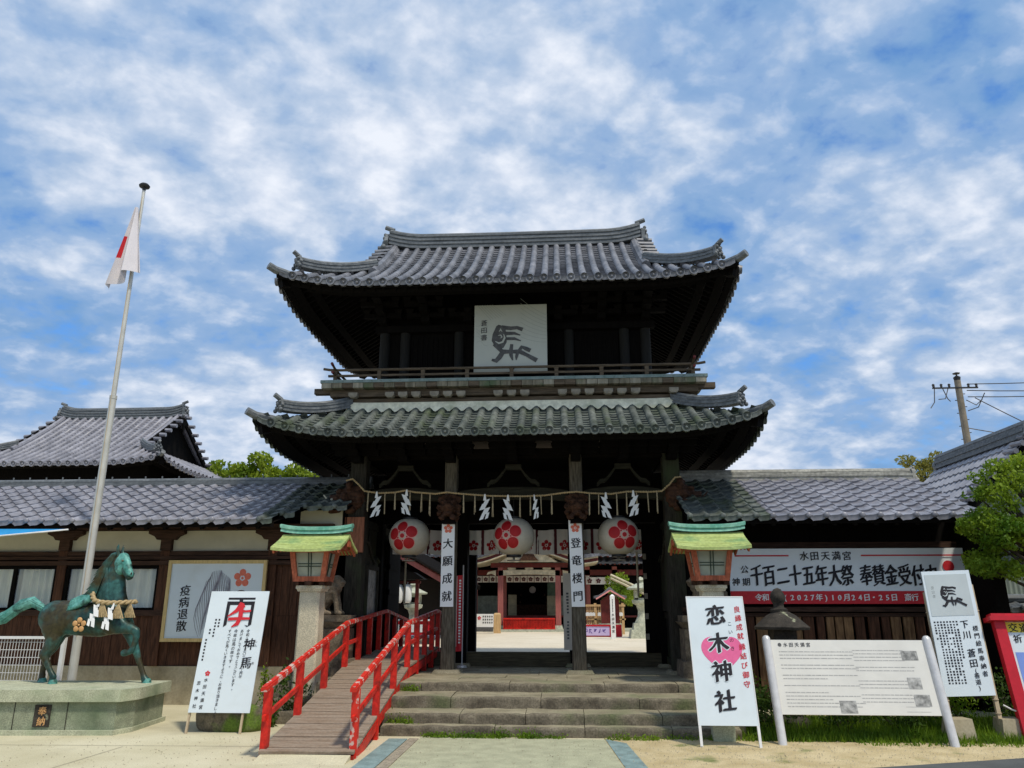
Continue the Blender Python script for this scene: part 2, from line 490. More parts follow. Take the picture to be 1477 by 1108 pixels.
        COL.objects.link(o)
        if parent is not None:
            o.parent = parent
            ORG[o.name] = ORG[parent.name]
        else:
            o.location = org
            ORG[o.name] = org
        return o


def tag(o, label, cat, group=None, kind=None):
    if label:
        o['label'] = label
    if cat:
        o['category'] = cat
    if group:
        o['group'] = group
    if kind:
        o['kind'] = kind
    return o


def thing(name, label, cat, loc=(0, 0, 0), group=None):
    """an Empty at the thing's base; its parts are built in world coordinates"""
    o = bpy.data.objects.new(name, None)
    o.empty_display_size = 0.2
    COL.objects.link(o)
    o.location = loc
    ORG[o.name] = tuple(loc)
    return tag(o, label, cat, group)


def struct(m, name, mats, smooth=0):
    o = m.build(name, mats, smooth=smooth)
    o['kind'] = 'structure'
    return o


def copy_tree(o, loc=None, label=None, rotz=None, parent=None, scale=None):
    c = o.copy()
    COL.objects.link(c)
    if parent is not None:
        c.parent = parent
    if loc is not None:
        c.location = loc
    if rotz is not None:
        c.rotation_euler = (0, 0, rotz)
    if scale is not None:
        c.scale = scale
    if label:
        c['label'] = label
    for ch in list(o.children):
        copy_tree(ch, parent=c)
    return c


def frame(o, u, v):
    """a board's own axes: returns a function (a, b, c) -> world point (a along u, b along v, c out of the face)"""
    o, u, v = Vector(o), Vector(u).normalized(), Vector(v).normalized()
    n = u.cross(v).normalized()
    return lambda p: o + u * p[0] + v * p[1] + n * p[2]


# ---- voxel blobs: bodies and carvings as ONE continuous surface
def blob(spheres, voxel, smooth_it=4, disp=None, pre=None):
    """spheres: list of (centre, radius or (rx,ry,rz)) or chains [(c,r),(c,r),...]; returns an M with the fused surface"""
    s = M()
    for it in spheres:
        if isinstance(it, list):
            for (c0, r0), (c1, r1) in zip(it, it[1:]):
                c0, c1 = Vector(c0), Vector(c1)
                R0 = Vector(r0 if isinstance(r0, (tuple, list)) else (r0,) * 3)
                R1 = Vector(r1 if isinstance(r1, (tuple, list)) else (r1,) * 3)
                L = (c1 - c0).length
                n = max(2, int(L / (0.45 * min(min(R0), min(R1)))) + 1)
                for i in range(n + 1):
                    t = i / n
                    s.sphere(c0.lerp(c1, t), tuple(R0.lerp(R1, t)), 12, 8)
        else:
            s.sphere(it[0], it[1], 14, 10)
    me = bpy.data.meshes.new('blob')
    me.from_pydata(s.v, [], s.f)
    ob = bpy.data.objects.new('blob', me)
    COL.objects.link(ob)
    r = ob.modifiers.new('r', 'REMESH')
    r.mode = 'VOXEL'
    r.voxel_size = voxel
    sm = ob.modifiers.new('s', 'SMOOTH')
    sm.iterations = smooth_it
    sm.factor = 0.5
    bpy.context.view_layer.update()
    dg = bpy.context.evaluated_depsgraph_get()
    m2 = bpy.data.meshes.new_from_object(ob.evaluated_get(dg))
    out = M()
    vs = [Vector(v.co) for v in m2.vertices]
    if disp:
        ns = [Vector(v.normal) for v in m2.vertices]
        vs = [p + n * disp(p) for p, n in zip(vs, ns)]
    out.add(vs, [tuple(p.vertices) for p in m2.polygons])
    bpy.data.objects.remove(ob)
    bpy.data.meshes.remove(me)
    bpy.data.meshes.remove(m2)
    return out


# ---- lettering
GL = {}


def load_glyphs(chars):
    cu = bpy.data.curves.new('glyph', 'FONT')
    cu.resolution_u = 2
    ob = bpy.data.objects.new('glyph', cu)
    COL.objects.link(ob)
    for ch in sorted(set(chars)):
        cu.body = ch
        bpy.context.view_layer.update()
        me = bpy.data.meshes.new_from_object(ob.evaluated_get(bpy.context.evaluated_depsgraph_get()))
        vs = [(v.co.x, v.co.y) for v in me.vertices]
        fs = [tuple(p.vertices) for p in me.polygons]
        bpy.data.meshes.remove(me)
        if not vs:
            continue
        x0, x1 = min(v[0] for v in vs), max(v[0] for v in vs)
        cx = (x0 + x1) / 2
        cy = 0.36
        # brush-like lean: strokes rise to the right
        GL[ch] = ([(x - cx, (y - cy) + 0.10 * (x - cx)) for x, y in vs], fs)
    bpy.data.objects.remove(ob)


TEXTS = ('大願成就登竜楼門神馬しんめ令和八年(二〇二六年)丙午あけましておめでとうございます。今年は馬の年です。すべてが馬くいきますように、お参り頂きましょう'
         '水田天満宮恋木神社良縁成就縁結び御守こいのき下川蒼田(善道)楼門絵馬奉納者疫病退散交通安全祈願千百二十五年大祭奉賛金受付中公神期'
         '令和9年(2027年)10月24日・25日斎行水田天満宮奉納蒼田書雨御神水')
load_glyphs(TEXTS)


def glyph(m, ch, a, b, size, c=0.004, sx=1.0, bold=0.02, mi=0):
    if ch not in GL:
        return
    vs, fs = GL[ch]
    k = 3 if bold else 1
    for i in range(k):
        dx = (i - (k - 1) / 2) * bold * size
        dy = (i - (k - 1) / 2) * bold * 0.5 * size
        m.add([(a + dx + x * size * sx, b + dy + y * size, c + i * 0.0006) for x, y in vs], fs, mi)


def column(m, s, a, top, size, pitch=None, **kw):
    pitch = pitch or size * 1.1
    for i, ch in enumerate(s):
        glyph(m, ch, a, top - size / 2 - i * pitch, size, **kw)


def plum(m, a, b, R, c, mi=0, mo=None, n=16):
    """five-petal plum crest in the plane of a board (R = overall radius)"""
    X, Y = (1, 0, 0), (0, 1, 0)
    pr = R * 0.37
    for k in range(5):
        t = pi / 2 + 2 * pi * k / 5
        p = (a + R * 0.62 * cos(t), b + R * 0.62 * sin(t), c)
        if mo is not None:
            m.disc((p[0], p[1], c - 0.0015), X, Y, pr * 1.13, n, mo)
        m.disc(p, X, Y, pr, n, mi)
        t2 = t + pi / 5
        m.disc((a + R * 0.33 * cos(t2), b + R * 0.33 * sin(t2), c), X, Y, R * 0.055, 8, mi)
    m.disc((a, b, c), X, Y, R * 0.15, 12, mi)


def stroke(m, pts, ws, c, mi=0):
    """a brush stroke: polyline with a width at each point, in a board's plane"""
    L, Rr = [], []
    for i, (x, y) in enumerate(pts):
        x0, y0 = pts[max(i - 1, 0)]
        x1, y1 = pts[min(i + 1, len(pts) - 1)]
        d = hypot(x1 - x0, y1 - y0) or 1
        nx, ny = -(y1 - y0) / d, (x1 - x0) / d
        w = ws[i] / 2
        L.append((x + nx * w, y + ny * w, c))
        Rr.append((x - nx * w, y - ny * w, c))
    m.grid([Rr, L], mi)


RND = random.Random(7)

# ------------------------------------------------------------------ tiled roofs
class Slope:
    """one roof slope: C eave mid-point, a along the eave, b up the slope (horizontal unit vectors)"""

    def __init__(self, C, a, b, half, s0, s1, L, lift=0.0, D=2.0):
        self.C, self.a, self.b = Vector(C), Vector(a), Vector(b)
        self.half, self.s0, self.s1, self.L, self.lift, self.D = half, s0, s1, L, lift, D

    def dz(self, v):
        return self.s0 + (self.s1 - self.s0) * v / self.L

    def P(self, s, v, h=0.0):
        z = self.s0 * v + (self.s1 - self.s0) * v * v / (2 * self.L)
        d = max(0.0, 1 - (self.half - abs(s)) / self.D)
        z += self.lift * d ** 2.2 * max(0.0, 1 - max(v, 0) / (self.D * 1.5))
        k = self.dz(v)
        q = sqrt(1 + k * k)
        p = self.C + self.a * s + self.b * (v - k / q * h)
        return Vector((p.x, p.y, p.z + z + h / q))


def round_tiles(m, S, vmax, spacing=0.245, r=0.07, tile=0.25, n=6, smin=None, smax=None, caps=True, over=0.06):
    """rows of round cover tiles with pan tiles between"""
    lo = -S.half if smin is None else smin
    hi = S.half if smax is None else smax
    cnt = int((hi - lo) / spacing)
    st = lo + ((hi - lo) - cnt * spacing) / 2
    rows = [st + spacing * i for i in range(cnt + 1)]
    rows = [s for s in rows if S.half - abs(s) > 0.02 or smin is not None]
    for s in rows:
        s += RND.uniform(-0.006, 0.006)
        vm = vmax(s)
        if vm < 0.12:
            continue
        k = max(1, int(round(vm / tile)))
        pr = []
        for i in range(k):
            va, vb = (-over if i == 0 else vm * i / k), vm * (i + 1) / k
            jr = RND.uniform(0.97, 1.03)
            pr += [(va, r * jr), (vb - 0.012, r * 0.92 * jr)]
        o = len(m.v)
        for v, rr in pr:
            for j in range(n + 1):
                t = pi * j / n
                p = S.P(s, v, 0.015 + rr * sin(t)) + S.a * (rr * cos(t))
                m.v.append(tuple(p))
        for i in range(len(pr) - 1):
            for j in range(n):
                q = o + i * (n + 1) + j
                m.f.append((q, q + n + 1, q + n + 2, q + 1))
                m.mi.append(0)
        if caps:   # round eave-end tile: rim, sunken face, boss
            f = S.P(s, -over - 0.004, 0.01)
            X, Z = S.a, Vector((0, 0, 1))
            ro = r * 1.12
            A = [f + (X * cos(2 * pi * j / 14) + Z * sin(2 * pi * j / 14)) * ro for j in range(14)]
            A2 = [p + S.b * 0.06 for p in A]
            B_ = [f + (X * cos(2 * pi * j / 14) + Z * sin(2 * pi * j / 14)) * ro * 0.72 for j in range(14)]
            Cc = [p + S.b * 0.018 for p in B_]
            o = len(m.v)
            m.v += [tuple(p) for p in A2 + A + B_ + Cc]
            for q in range(3):
                for j in range(14):
                    m.f.append((o + q * 14 + j, o + q * 14 + (j + 1) % 14, o + (q + 1) * 14 + (j + 1) % 14, o + (q + 1) * 14 + j))
                    m.mi.append(0)
            m.f.append(tuple(o + 42 + j for j in range(14)))
            m.mi.append(0)
            m.sphere(f + S.b * 0.012, (ro * 0.35,) * 3, 8, 5)
    for s0, s1 in zip(rows, rows[1:]):
        vm = min(vmax((s0 + s1) / 2) + 0.06, max(vmax(s0), vmax(s1)) + 0.02)
        if vm < 0.1:
            continue
        k = max(1, int(vm / 0.13))
        prof = []
        for i in range(k):
            va, vb = (-0.04 if i == 0 else vm * i / k), vm * (i + 1) / k
            prof += [(va, 0.0), (va, 0.028), (vb, 0.004)]
        rw = []
        for v, h in prof:
            rw.append([S.P(s0, v, h + 0.02), S.P((s0 * 0.65 + s1 * 0.35), v, h - 0.006), S.P((s0 * 0.35 + s1 * 0.65), v, h - 0.006), S.P(s1, v, h + 0.02)])
        rw.insert(0, [p - Vector((0, 0, 0.055)) for p in rw[0]])
        m.grid(rw)


def wave_tiles(m, S, vmin, vmax, lo, hi, w=0.27, course=0.26, amp=0.025):
    """S-shaped pan tiles laid in courses (vmin/vmax may depend on the position along the eave)"""
    cols = int((hi - lo) / w)
    w = (hi - lo) / cols
    ns = 10

    def wav(t):
        return amp * (1.3 * math.exp(-((t - 0.16) / 0.15) ** 2) + 1.3 * math.exp(-((t - 1.16) / 0.15) ** 2) - 0.45 * sin(pi * min(1, max(0, (t - 0.25) / 0.75))) - 0.7 * math.exp(-((t - 0.42) / 0.07) ** 2))
    for i in range(cols):
        s0 = lo + i * w
        va, vb = vmin(s0 + w / 2), vmax(s0 + w / 2)
        k = max(1, int(round((vb - va) / course)))
        rw = []
        for c in range(k):
            v0, v1 = va + (vb - va) * c / k, va + (vb - va) * (c + 1) / k
            j1 = RND.uniform(-0.004, 0.004)
            for v, h in ((v0, 0.0), (v0, 0.036 + j1), (v1, 0.004)):
                rw.append([S.P(s0 + w * q / ns, v, h + wav(q / ns)) for q in range(ns + 1)])
        rw.insert(0, [p - Vector((0, 0, 0.05)) for p in rw[0]])
        m.grid(rw)
        f = S.P(s0 + w * 0.16, va - 0.012, 0.03)      # round lug of the eave tile
        m.sphere(f, (0.05, 0.03, 0.05), 10, 6)


def stack_ridge(m, path, w, h, layers=5, cap=0.07, mi=0, updir=(0, 0, 1)):
    """a ridge of stacked flat tiles under a round cap, swept along a path (base centre line)"""
    path = [Vector(p) for p in path]
    up = Vector(updir)
    for i in range(layers):
        ww = (w * (1.0 if i % 2 == 0 else 0.84)) * (1 - 0.08 * i / layers)
        z0, z1 = h * i / layers, h * (i + 1) / layers
        rows = []
        for j, p in enumerate(path):
            d = (path[min(j + 1, len(path) - 1)] - path[max(j - 1, 0)])
            d = Vector((d.x, d.y, 0)).normalized()
            s = Vector((-d.y, d.x, 0)) * (ww / 2)
            rows.append([p - s + up * z0, p + s + up * z0, p + s + up * z1, p - s + up * z1, p - s + up * z0])
        m.grid(rows, mi)
        for r_ in (rows[0], rows[-1]):
            m.add(r_[:4], [(0, 1, 2, 3)], mi)
    m.tube([p + up * (h + cap * 0.3) for p in path], cap, 8, mi)


def ridge_ornament(m, p, d, s=1.0, mi=0):
    """demon-tile at a ridge end: lobed plate with curls, facing along horizontal direction d"""
    p, d = Vector(p), Vector((d[0], d[1], 0)).normalized()
    a = Vector((-d.y, d.x, 0))
    up = Vector((0, 0, 1))
    pl = []
    for k in range(20):
        t = 2 * pi * k / 20
        r = 0.17 * s * (1 + 0.12 * cos(5 * t))
        pl.append(p + a * (r * cos(t)) + up * (r * 1.15 * sin(t) + 0.17 * s))
    m.prism(pl, d * (0.07 * s), mi)
    for x, z, r in ((0, 0.20, 0.075), (-0.08, 0.27, 0.045), (0.08, 0.27, 0.045), (-0.10, 0.12, 0.05), (0.10, 0.12, 0.05), (-0.17, 0.04, 0.06), (0.17, 0.04, 0.06), (0, 0.08, 0.05), (-0.05, 0.36, 0.035), (0.05, 0.36, 0.035)):
        m.sphere(p + a * (x * s) + up * (z * s) + d * (0.08 * s), r * s, 8, 6, mi)


def rafters(m, S, v0, v1, h, spacing, lo, hi, w=0.06, t=0.08, clip=None):
    n = int((hi - lo) / spacing)
    for i in range(n + 1):
        s = lo + (hi - lo) * i / n
        e = v1 if clip is None else min(v1, clip(s))
        if e - v0 < 0.15:
            continue
        m.bar(S.P(s, v0, h), S.P(s, e, h), w, t)


def eave_edge(m, S, h0, h1, v0, v1, lo, hi, n=24, mi=0):
    """board swept along an eave between heights h0..h1 and depths v0..v1"""
    rows = []
    for i in range(n + 1):
        s = lo + (hi - lo) * i / n
        rows.append([S.P(s, v0, h0), S.P(s, v1, h0), S.P(s, v1, h1), S.P(s, v0, h1), S.P(s, v0, h0)])
    m.grid(rows, mi)
    for r_ in (rows[0], rows[-1]):
        m.add(r_[:4], [(0, 1, 2, 3)], mi)


def soffit(m, S, v0, v1, h, vclip, n=28, mi=0):
    rows = []
    for i in range(n + 1):
        s = -S.half + 2 * S.half * i / n
        e = max(v0, min(v1, vclip(s)))
        rows.append([S.P(s, v0 + (e - v0) * j / 4, h) for j in range(5)])
    m.grid(rows, mi)


def hip_path(S, sgn, v0, v1, h, n=10, curl=0.0):
    out = []
    for i in range(n + 1):
        v = v0 + (v1 - v0) * i / n
        p = S.P(sgn * (S.half - v), v, h)
        if curl:
            t = max(0, 1 - (v - v0) / 0.9)
            p.z += curl * t * t
        out.append(p)
    return out


def four_slopes(cx, cy, ax, ay, z, s0, s1, L, lift, D):
    F = Slope((cx, cy - ay, z), (1, 0, 0), (0, 1, 0), ax, s0, s1, L, lift, D)
    B = Slope((cx, cy + ay, z), (-1, 0, 0), (0, -1, 0), ax, s0, s1, L, lift, D)
    Rr = Slope((cx + ax, cy, z), (0, 1, 0), (-1, 0, 0), ay, s0, s1, L, lift, D)
    Lf = Slope((cx - ax, cy, z), (0, -1, 0), (1, 0, 0), ay, s0, s1, L, lift, D)
    return F, B, Rr, Lf


def hip_gable_roof(root, cx, cy, ax, ay, gx, z, s0, s1, lift, D, tile_m, ridge_m, spacing=0.245, r=0.07, ridge_h=0.36, ridge_w=0.34, name='roof', under=True, raf_v=1.7):
    """irimoya: hipped below, gabled above; returns the roof part (with its ridges, gables and rafters as sub-parts)"""
    F, B, Rr, Lf = four_slopes(cx, cy, ax, ay, z, s0, s1, ay, lift, D)
    gd = ax - gx                                   # depth of the side skirts
    fm = lambda s: ay if abs(s) <= gx else ax - abs(s)
    sm = lambda s: min(gd, ay - abs(s))
    m = M()
    for S in (F, B):
        round_tiles(m, S, fm, spacing, r)
    for S in (Rr, Lf):
        round_tiles(m, S, sm, spacing, r)
    roof = m.build(name, tile_m, root, smooth=40)
    # main ridge
    zr = F.P(0, ay, 0).z
    m = M()
    e = gx - 0.02
    path = []
    for i in range(25):
        x = -e + 2 * e * i / 24
        t = max(0, (abs(x) / e - 0.72) / 0.28)
        path.append((cx + x, cy, zr - 0.06 + 0.13 * t * t + 0.02 * (x / e) ** 2))
    stack_ridge(m, path, ridge_w, ridge_h, 7, 0.075)
    m.build('main_ridge', ridge_m, roof, smooth=40)
    for sg in (-1, 1):
        m = M()
        ex = cx + sg * (e + 0.02)
        ridge_ornament(m, (ex, cy, zr - 0.05), (sg, 0), 1.15)
        m.tube([(ex - sg * 0.1, cy, zr + ridge_h + 0.16), (ex + sg * 0.10, cy, zr + ridge_h + 0.24)], 0.055, 8)
        m.build('ridge_ornament', ridge_m, roof, smooth=40)
    # verge tile rolls and gable fields
    for sg in (-1, 1):
        m = M()
        for S, q in ((F, 1), (B, -1)):
            n = 7
            for i in range(n):
                v = gd + 0.25 + (ay - gd - 0.35) * i / (n - 1)
                p = S.P(sg * q * (gx - 0.12), v, 0.09)
                m.tube([p, p + Vector((sg * 0.34, 0, -0.02))], 0.068, 8)
            path = [S.P(sg * q * (gx - 0.16), gd * 0.9 + (ay - gd * 0.9) * i / 8, 0.05) for i in range(9)]
            m.tube(path, 0.095, 8)
        m.build('verge_tiles', tile_m, roof, smooth=40)
        m = M()
        x = cx + sg * (gx - 0.25)
        y0 = F.C.y + gd
        zb = F.P(0, gd, 0).z
        m.add([(x, y0, zb - 0.05), (x, 2 * cy - y0, zb - 0.05), (x, cy, zr - 0.15)], [(0, 1, 2)])
        for q in (-1, 1):
            yy = cy + q * (cy - y0)
            m.bar((x + sg * 0.22, yy, zb + 0.02), (x + sg * 0.22, cy, zr - 0.02), 0.06, 0.2, up=(0, 0, 1))
        m.prism([(x + sg * 0.26, cy - 0.12, zr - 0.2), (x + sg * 0.26, cy + 0.12, zr - 0.2), (x + sg * 0.26, cy + 0.07, zr - 0.5), (x + sg * 0.26, cy, zr - 0.6), (x + sg * 0.26, cy - 0.07, zr - 0.5)], (sg * 0.04, 0, 0))
        m.build('gable', m_dark, roof)
    # hip ridges with upturned tips
    for S in (F, B):
        for sg in (-1, 1):
            m = M()
            pth = hip_path(S, sg, 0.34, gd + 0.15, 0.05, 10, 0.10)
            stack_ridge(m, pth, 0.19, 0.17, 5, 0.05)
            d = pth[0] - pth[1]
            ridge_ornament(m, pth[0] + Vector((0, 0, -0.02)), (d.x, d.y), 0.72)
            dd = Vector((d.x, d.y, 0)).normalized()
            m.tube([pth[0] + Vector((0, 0, 0.22)), pth[0] + dd * 0.14 + Vector((0, 0, 0.30))], 0.046, 8)
            tip = S.P(sg * S.half, 0, 0.03)
            m.tube([tip - dd * 0.36 + Vector((0, 0, -0.02)), tip - dd * 0.02, tip + dd * 0.13 + Vector((0, 0, 0.05))], [0.075, 0.075, 0.07], 8)
            m.build('hip_ridge', ridge_m, roof, smooth=40)
    if under:
        m = M()
        for S in (F, B, Rr, Lf):
            vc = fm if S in (F, B) else sm
            soffit(m, S, 0.04, raf_v, -0.10, lambda s, S=S: S.half - abs(s))
            eave_edge(m, S, -0.11, -0.02, 0.0, 0.10, -S.half + 0.02, S.half - 0.02)
            eave_edge(m, S, -0.21, -0.13, 0.12, 0.26, -S.half + 0.16, S.half - 0.16)
            rafters(m, S, 0.10, raf_v, -0.145, 0.20, -S.half + 0.2, S.half - 0.2, clip=lambda s, S=S: S.half - abs(s))
            rafters(m, S, 0.45, raf_v, -0.26, 0.20, -S.half + 0.5, S.half - 0.5, clip=lambda s, S=S: S.half - abs(s) + 0.02)
            eave_edge(m, S, -0.30, -0.20, 0.40, 0.52, -S.half + 0.45, S.half - 0.45)
        for S in (F, B):
            for sg in (-1, 1):
                m.bar(S.P(sg * (S.half - 0.06), 0.06, -0.19), S.P(sg * (S.half - raf_v), raf_v, -0.30), 0.16, 0.2)
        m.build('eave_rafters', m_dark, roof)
    return roof, (F, B, Rr, Lf)


# ------------------------------------------------------------------ the two-storey gate
GC = 16.0                      # centre line of the gate (Y)
gate = thing('shrine_gate', 'tall two-storey dark timber gate with grey tiled roofs at the top of the stone steps', 'gate', (0, GC, 0.54))
PX = (-2.93, -1.17, 1.17, 2.93)

# columns: front, middle and rear rows
for y, zt in ((14.4, 4.55), (16.0, 4.3), (17.6, 4.3)):
    for x in PX:
        m = M()
        w = 0.125 if abs(x) < 2 else 0.14
        if y == 14.4 and abs(x) < 2:
            # slightly splayed, square posts with rounded arrises
            n = 16
            pr = []
            for z, k in ((0.60, 1.05), (1.2, 1.0), (3.6, 0.98), (zt, 0.98)):
                ring = []
                for j in range(n):
                    t = 2 * pi * j / n
                    c, s = cos(t), sin(t)
                    q = (abs(c) ** 5 + abs(s) ** 5) ** (-1 / 5)
                    ring.append((x + w * k * c * q, y + w * k * s * q, z))
                pr.append(ring + [ring[0]])
            m.grid(pr, 0, flip=True)
            mt = m_frontpost
        else:
            w = 0.15
            m.box(x - w, x + w, y - w, y + w, 0.6, zt)
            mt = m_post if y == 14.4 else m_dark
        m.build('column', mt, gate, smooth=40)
        m = M()
        m.frustum((x, y, 0.54), (0.50, 0.50), (x, y, 0.60), (0.42, 0.42))
        m.build('column_base', m_stone_tread, gate)

# tie beams, curved on top
m = M()
for x0, x1 in zip(PX, PX[1:]):
    rows = []
    for i in range(13):
        t = i / 12
        x = x0 + 0.15 + (x1 - x0 - 0.30) * t
        arch = 0.045 * (1 - abs(2 * t - 1) ** 2.2)
        z0, z1 = 3.55 + arch, 3.74 + arch * 1.6
        rows.append([(x, 14.32, z0), (x, 14.48, z0), (x, 14.48, z1), (x, 14.32, z1), (x, 14.32, z0)])
    m.grid(rows)
m.build('tie_beam', m_mossw, gate, smooth=40)
m = M()
for y in (16.0, 17.6):
    m.box(-2.78, 2.78, y - 0.08, y + 0.08, 3.30, 3.60)
for x in PX:
    m.box(x - 0.08, x + 0.08, 14.56, 15.84, 3.62, 3.85)
    m.box(x - 0.08, x + 0.08, 16.16, 17.44, 3.62, 3.85)
m.box(-2.78, 2.78, 15.97, 16.03, 3.602, 4.4)
m.box(-2.78, 2.78, 17.57, 17.63, 3.602, 4.36)
m.build('inner_beam', m_darkx, gate)
m = M()
m.box(-2.83, 2.83, 14.5, 17.49, 4.38, 4.44)
m.build('ceiling', m_dark, gate)
m = M()
m.box(-3.2, 3.2, 14.31, 14.49, 4.36, 4.54)
m.box(-3.2, 3.2, 17.5, 17.7, 4.36, 4.54)
m.box(-3.02, -2.84, 14.5, 17.5, 4.36, 4.54)
m.box(2.84, 3.02, 14.5, 17.5, 4.36, 4.54)
m.build('head_beam', m_darkx, gate)
# frog-leg struts over each bay
for cx in (-2.05, 0, 2.05):
    m = M()
    for sg in (-1, 1):
        up_, lo_ = [], []
        for i in range(15):
            t = i / 14
            x = sg * (0.13 + 0.36 * t)
            z = 0.34 * (1 - t) ** 1.6 + 0.05 + 0.055 * math.exp(-((t - 0.80) / 0.16) ** 2)
            th = 0.055 + 0.035 * t
            up_.append((cx + x, 14.33, 3.82 + z))
            lo_.append((cx + x, 14.33, 3.82 + max(0.0, z - th)))
        poly = up_ + lo_[::-1]
        for i in range(14):
            q = [up_[i], up_[i + 1], lo_[i + 1], lo_[i]]
            m.prism(q, (0, 0.10, 0))
    m.box(cx - 0.15, cx + 0.15, 14.332, 14.428, 4.14, 4.24)
    m.build('frog_leg_strut', m_mossw, gate)
# bracket clusters under the lower eaves
for x in (-2.93, -2.05, -1.17, 0, 1.17, 2.05, 2.93):
    m = M()
    for k, (yy, zz) in enumerate(((14.30, 4.30), (14.08, 4.38), (13.88, 4.46))):
        m.box(x - 0.09, x + 0.09, yy - 0.30, yy + 0.30, zz - 0.03, zz + 0.09)
        m.box(x - 0.42, x + 0.42, yy - 0.27, yy - 0.15, zz + 0.09, zz + 0.19)
        for dx in (-0.36, 0, 0.36):
            m.frustum((x + dx, yy - 0.21, zz + 0.19), (0.13, 0.13), (x + dx, yy - 0.21, zz + 0.28), (0.19, 0.19))
    m.build('bracket_cluster', m_dark, gate)

# lower skirt roof
F, B, Rr, Lf = four_slopes(-0.04, GC, 4.36, 3.32, 4.53, 0.46, 0.62, 1.35, 0.30, 1.9)
SK = 1.27
m = M()
for S in (F, B, Rr, Lf):
    round_tiles(m, S, lambda s, S=S: min(SK, S.half - abs(s)), 0.252, 0.07, 0.26)
low = m.build('lower_roof', m_tile2, gate, smooth=40)
for S in (F, B):
    for sg in (-1, 1):
        m = M()
        pth = hip_path(S, sg, 0.34, SK + 0.05, 0.05, 8, 0.10)
        stack_ridge(m, pth, 0.19, 0.16, 5, 0.05)
        d = pth[0] - pth[1]
        dd = Vector((d.x, d.y, 0)).normalized()
        ridge_ornament(m, pth[0] + Vector((0, 0, -0.02)), (d.x, d.y), 0.66)
        m.tube([pth[0] + Vector((0, 0, 0.20)), pth[0] + dd * 0.14 + Vector((0, 0, 0.28))], 0.046, 8)
        tip = S.P(sg * S.half, 0, 0.03)
        m.tube([tip - dd * 0.36 + Vector((0, 0, -0.02)), tip - dd * 0.02, tip + dd * 0.14 + Vector((0, 0, 0.06))], [0.075, 0.075, 0.07], 8)
        m.build('hip_ridge', m_ridge, low, smooth=40)
m = M()   # scalloped lime mortar at the head of the skirt roof
for S in (F, Rr, Lf, B):
    hw = S.half - SK
    n = int(2 * hw / 0.252) * 6
    cnt = int(2 * S.half / 0.252)
    st = -S.half + (2 * S.half - cnt * 0.252) / 2
    rows = []
    for i in range(n + 1):
        s = -hw + 2 * hw * i / n
        k = abs(sin(pi * (s - st) / 0.252))
        rows.append([S.P(s, SK - 0.03 - 0.10 * k ** 2, 0.082 - 0.05 * k ** 2), S.P(s, SK - 0.01, 0.115), S.P(s, SK + 0.03, 0.145), S.P(s, SK + 0.05, 0.16)])
    m.grid(rows)
m.build('mortar_strip', m_lime, low, smooth=40)
m = M()
RV = 1.75
for S in (F, B, Rr, Lf):
    soffit(m, S, 0.04, RV, -0.10, lambda s, S=S: S.half - abs(s))
    eave_edge(m, S, -0.11, -0.02, 0.0, 0.10, -S.half + 0.02, S.half - 0.02)
    eave_edge(m, S, -0.21, -0.13, 0.12, 0.26, -S.half + 0.16, S.half - 0.16)
    rafters(m, S, 0.10, RV, -0.145, 0.20, -S.half + 0.2, S.half - 0.2, clip=lambda s, S=S: S.half - abs(s))
    rafters(m, S, 0.45, RV, -0.26, 0.20, -S.half + 0.5, S.half - 0.5, clip=lambda s, S=S: S.half - abs(s) + 0.02)
    eave_edge(m, S, -0.30, -0.20, 0.40, 0.52, -S.half + 0.45, S.half - 0.45)
for S in (F, B):
    for sg in (-1, 1):
        m.bar(S.P(sg * (S.half - 0.06), 0.06, -0.19), S.P(sg * (S.half - RV), RV, -0.30), 0.16, 0.2)
m.build('eave_rafters', m_dark, low)

# balcony
m = M()
m.box(-3.38, 3.38, 13.94, 18.06, 5.16, 5.46)
m.build('balcony_beam', m_balc, gate)
m = M()
m.box(-3.46, 3.46, 13.88, 18.12, 5.49, 5.62)
for sg in (-1, 1):
    m.box(sg * 3.52 - 0.26, sg * 3.52 + 0.26, 13.90, 14.04, 5.56, 5.665)
m.build('bracket_beam', m_balc, gate)
for gx_ in (-3.0, -2.05, -1.95 + 0.75, 0.0, 1.2, 2.05, 3.0):
    n = 1 if abs(gx_) == 3.0 else 3
    for k in range(n):
        x = gx_ + (k - (n - 1) / 2) * 0.25
        m = M()
        m.frustum((x, 13.86, 5.455), (0.10, 0.12), (x, 13.86, 5.49), (0.17, 0.14))
        m.box(x - 0.085, x + 0.085, 13.79, 13.93, 5.49, 5.55)
        m.build('bearing_block', m_white_end, gate)
m = M()
for i in range(36):
    x = -3.60 + 7.2 * i / 36
    m.box(x + 0.004, x + 0.196, 13.74 + RND.uniform(-0.006, 0.006), 14.6, 5.63 + RND.uniform(-0.004, 0.004), 5.725, RND.choice((0, 0, 1, 2)))
m.box(-3.58, -2.6, 14.6, 18.1, 5.63, 5.72)
m.box(2.6, 3.58, 14.6, 18.1, 5.63, 5.72)
m.build('balcony_floor', [mat('mossy_floor_board_ends', (0.10, 0.09, 0.06), 0.85, 0.4, 3, (5, 1, 1), col2=(0.24, 0.21, 0.15), third=((0.08, 0.11, 0.055), 2.5, 0.5, 0.7)), mat('pale_floor_board_ends', (0.20, 0.18, 0.13), 0.85, 0.3, 3, (5, 1, 1), col2=(0.34, 0.31, 0.24)), m_balc], gate)
m = M()
m.box(-3.62, 3.62, 13.728, 13.86, 5.728, 5.785)
for i in range(40):
    m.sphere((-3.55 + 7.1 * i / 39, 13.726, 5.757), 0.013, 6, 4)
m.build('copper_edging', mat('dull_copper_edging', (0.13, 0.19, 0.18), 0.7, 0.3, 5, col2=(0.22, 0.27, 0.26)), gate)
rail = M()
